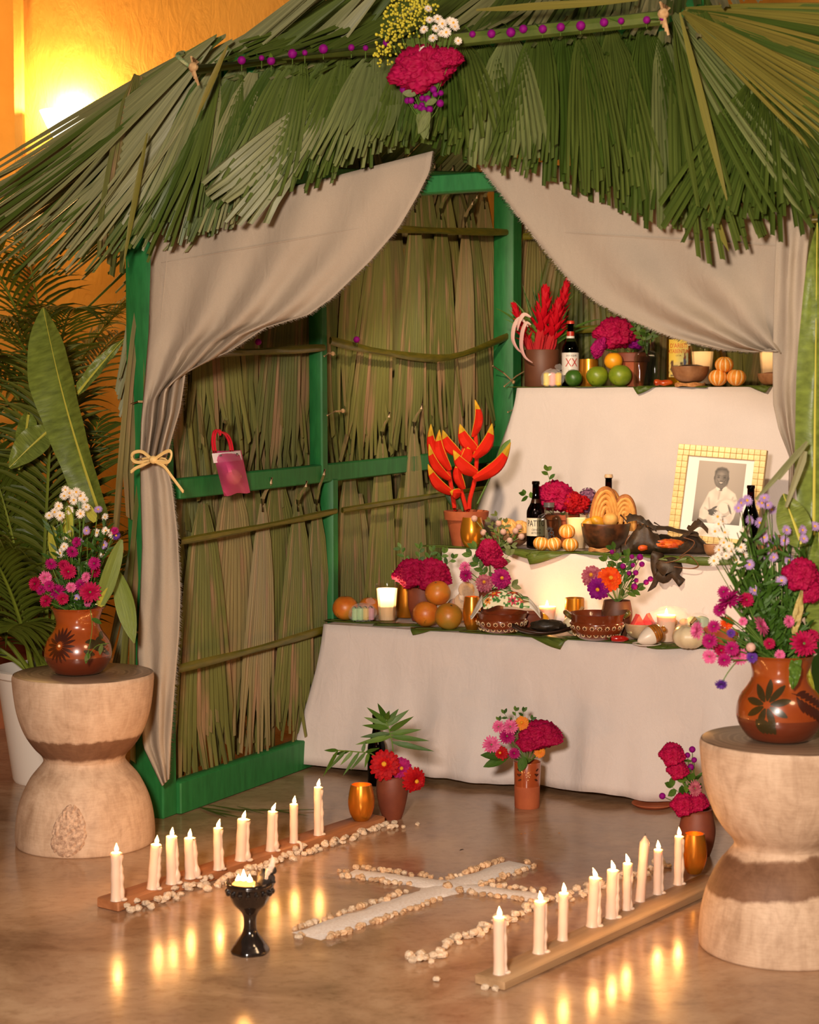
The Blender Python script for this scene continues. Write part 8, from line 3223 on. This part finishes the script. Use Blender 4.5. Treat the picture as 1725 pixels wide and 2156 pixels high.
for k, (x0, y0, x1, y1, w_) in enumerate(((1698, 935, 1592, 1052, 0.016), (1696, 950, 1655, 1068, 0.018), (1700, 930, 1640, 1010, 0.012), (1590, 1150, 1620, 1060, 0.012), (1535, 1180, 1580, 1100, 0.010))):
    p = DE(x0, y0, dg - 0.02)
    e = DE(x1, y1, dg - 0.04) - p
    b = MB()
    b.blade((0, 0, 0), e, (0.1, -1, 0.3), e.length, w_, rows=6, fold=0.25, shape=lambda t: min(1, 0.5 + t * 3) * (1 - 0.6 * t ** 2))
    tag(b.build('palm_strand', M_thatchpale if k < 3 else M_thatch, None, p), ['grey green palm blade slanting across the gauze end towards the portrait', 'second grey green palm blade below the slanting one', 'short grey green palm blade above the slanting one', 'narrow palm blade crossing the lilac asters', 'narrow palm blade among the white daisies by the portrait'][k], 'leaf')

# ------------------------------------------------------------------ plants behind the knotted stool
wp = FL(108, 1640)
pd = depth(wp)
t = thing('planter', 'tall white tapered planter standing behind the knotted stool', 'planter', wp)
b = MB()
b.lathe([(0, 0), (0.12, 0), (0.125, 0.01), (0.165, 0.30), (0.172, 0.345), (0.182, 0.352), (0.184, 0.372), (0.175, 0.376), (0.165, 0.36), (0.15, 0.33), (0, 0.33)], 40)
b.build('planter_body', pm('white_plastic', (226, 216, 204), rough=0.45), t)
b = MB()
b.lathe([(0.16, 0.335), (0.08, 0.345), (0, 0.348)], 20)
b.build('potting_soil', pm('dark_soil', (52, 36, 24), (34, 24, 16), 60, 0.9, 0.5), t)
pt = wp + V((0, 0, 0.345))


def frond(t, p, az, el, L, droop, nl=26, ll=0.32, wd=0.020, mat=None, roll=0.0):
    """a pinnate palm frond as one part"""
    d = V((math.cos(az) * math.cos(el), math.sin(az) * math.cos(el), math.sin(el)))
    P_ = []
    for i in range(20):
        q = i / 19
        P_.append(V(p) + d * (L * q) + V((math.cos(az) * 0.30, math.sin(az) * 0.30, -1)) * (droop * L * q * q))
    b = MB()
    b.tube(P_, [0.007 * (1 - 0.8 * i / 19) + 0.0012 for i in range(20)], 6, 1)
    up = V((0, 0, 1))
    for k in range(nl):
        q = 0.24 + 0.76 * k / (nl - 1)
        i = min(18, int(q * 19))
        f = q * 19 - i
        c = P_[i].lerp(P_[i + 1], f)
        ax = (P_[i + 1] - P_[i]).normalized()
        sd = ax.cross(up).normalized()
        nn = sd.cross(ax).normalized()
        l_ = ll * (math.sin(math.pi * (0.12 + 0.82 * (q - 0.24) / 0.76)) ** 0.6) * rnd(0.9, 1.08)
        for s_ in (-1, 1):
            dd = sd * s_ * 0.86 + ax * (0.55 + 0.5 * q) + nn * 0.18
            b.blade(c, dd, nn - sd * s_ * 0.35, l_, wd, 0, rnd(0.25, 0.6), 0.22, lambda t: min(1, 0.3 + t * 4) * (1 - t ** 2.5), 5)
    return b.build('frond', [mat or M_areca, M_arecastem], t)


M_areca = leafmat('areca_leaf', [(0.0, (74, 92, 24)), (0.5, (90, 104, 34)), (1.0, (106, 114, 42))], 0.4, 6, trans=0.35)
M_arecastem = pm('areca_stem', (120, 130, 40), (96, 108, 34), 10, 0.4)
t = thing('areca_palm', 'dense areca palm with arching fronds against the ochre wall', 'plant', pt, 'palms behind the knotted stool')
random.seed(31)
for k, (az, el, L, dr_) in enumerate(((2.2, 1.25, 1.25, 0.22), (1.7, 1.35, 1.30, 0.15), (2.8, 1.2, 1.15, 0.30), (1.2, 1.3, 1.1, 0.2), (3.3, 1.0, 0.95, 0.30), (2.0, 1.05, 1.05, 0.28), (-1.9, 1.25, 0.85, 0.35), (3.9, 1.0, 0.85, 0.35), (1.45, 1.42, 1.2, 0.1), (2.6, 1.4, 0.95, 0.2), (-2.4, 0.9, 0.7, 0.4), (3.1, 0.75, 0.75, 0.35), (2.3, 0.8, 0.8, 0.3), (-1.6, 1.0, 0.6, 0.5), (1.0, 1.0, 0.7, 0.3), (-2.9, 0.6, 0.6, 0.4))):
    frond(t, (rnd(-.05, .05), rnd(-.05, .05), -0.01), az, el, L, dr_)
# a second palm further back against the wall
wp2 = DE(30, 1300, 7.3)
wp2.z = 0
t2 = thing('areca_palm', 'lower areca palm on the floor deep behind the white planter', 'plant', wp2, 'palms behind the knotted stool')
for k in range(9):
    frond(t2, (rnd(-.08, .08), rnd(-.08, .08), 0.0), rnd(0, 6.28), rnd(0.85, 1.35), rnd(0.9, 1.6), rnd(0.2, 0.4), 22, 0.34, 0.018)
# fronds hanging into view from above
wp3 = DE(120, 1300, 7.0)
wp3.z = 0
t3 = thing('areca_palm', 'tall areca palm whose tips show under the thatch end', 'plant', wp3, 'palms behind the knotted stool')
b = MB()
for k in range(4):
    b.tube([(0.04 * k - 0.06, 0.03 * (k % 2), 0), (0.05 * k - 0.08, 0.02, 1.2)], 0.018, 7)
b.build('cane', M_arecastem, t3)
for k, (az, el, L, dr_) in enumerate(((-2.6, 1.15, 1.15, 0.45), (-1.9, 1.25, 1.1, 0.5), (-2.2, 1.3, 1.3, 0.35), (-1.2, 1.2, 0.95, 0.5), (2.7, 0.9, 1.2, 0.3), (3.4, 1.1, 1.3, 0.3), (2.0, 1.2, 1.2, 0.25), (4.0, 0.8, 1.0, 0.3), (1.2, 1.1, 0.9, 0.3), (4.6, 1.0, 0.8, 0.4), (3.1, 0.5, 1.0, 0.3), (0.4, 1.2, 0.8, 0.3))):
    frond(t3, (0, 0, 1.0 + 0.06 * (k % 4)), az, el, L, dr_, 24, 0.34, 0.017)
# banana leaves
bl = pd - 0.22
bigleaf('banana_leaf', 'large upright banana leaf with a yellow midrib behind the daisies', DE(214, 1090, bl), DE(92, 648, bl + 0.12), 0.155, M_banana, (-0.35, -1, 0.15), 0.16, 0.04, lambda t: (0.55 + 0.45 * min(1, t * 1.5)) * (1 - max(0, (t - 0.62) / 0.38) ** 2.4 * 0.93), rib_off=0.25)
bigleaf('banana_leaf', 'narrow curling banana leaf pointing at the green post', DE(160, 835, bl + 0.1), DE(262, 714, bl + 0.1), 0.05, M_banana, (-0.2, -1, 0.4), 0.3, 0.02)
bigleaf('banana_leaf', 'dark banana leaf drooping beside the large upright one', DE(105, 905, bl + 0.2), DE(20, 985, bl + 0.15), 0.10, M_banana, (0.3, -1, 0.5), 0.25, 0.05)
bigleaf('banana_leaf', 'short dark banana leaf low behind the large upright one', DE(60, 870, bl + 0.25), DE(40, 990, bl + 0.2), 0.07, M_banana, (0.5, -1, 0.2), 0.25, 0.03)
# low woven basket in the shadow, seen between the fronds
wb = DE(10, 1420, 6.9)
wb.z = 0
t = thing('clay_planter', 'clay planter half hidden by fronds at the picture edge', 'planter', wb)
b = MB()
b.lathe([(0, 0), (0.20, 0), (0.26, 0.30), (0.28, 0.31), (0.28, 0.36), (0.25, 0.36), (0.24, 0.3), (0, 0.3)], 36)
b.build('planter_body', pm('red_clay', (140, 72, 38), (166, 92, 50), 9, 0.7), t)

# ------------------------------------------------------------------ labels of look-alikes: told apart by their order across the view
bpy.context.view_layer.update()
same = {}
for o in sc.objects:
    if o.parent is None and o.get('label') and o.get('category') not in ('pebble', 'candle'):
        same.setdefault(o['label'], []).append(o)
for lb, os_ in same.items():
    if 1 < len(os_) <= len(ORD):
        os_.sort(key=lambda o: o.matrix_world.translation.x / max(0.1, depth(o.matrix_world.translation)))
        for i, o in enumerate(os_):
            wds = lb.split()
            o['label'] = ' '.join(wds[:12]) + ', ' + ORD[i] + ' from the left'
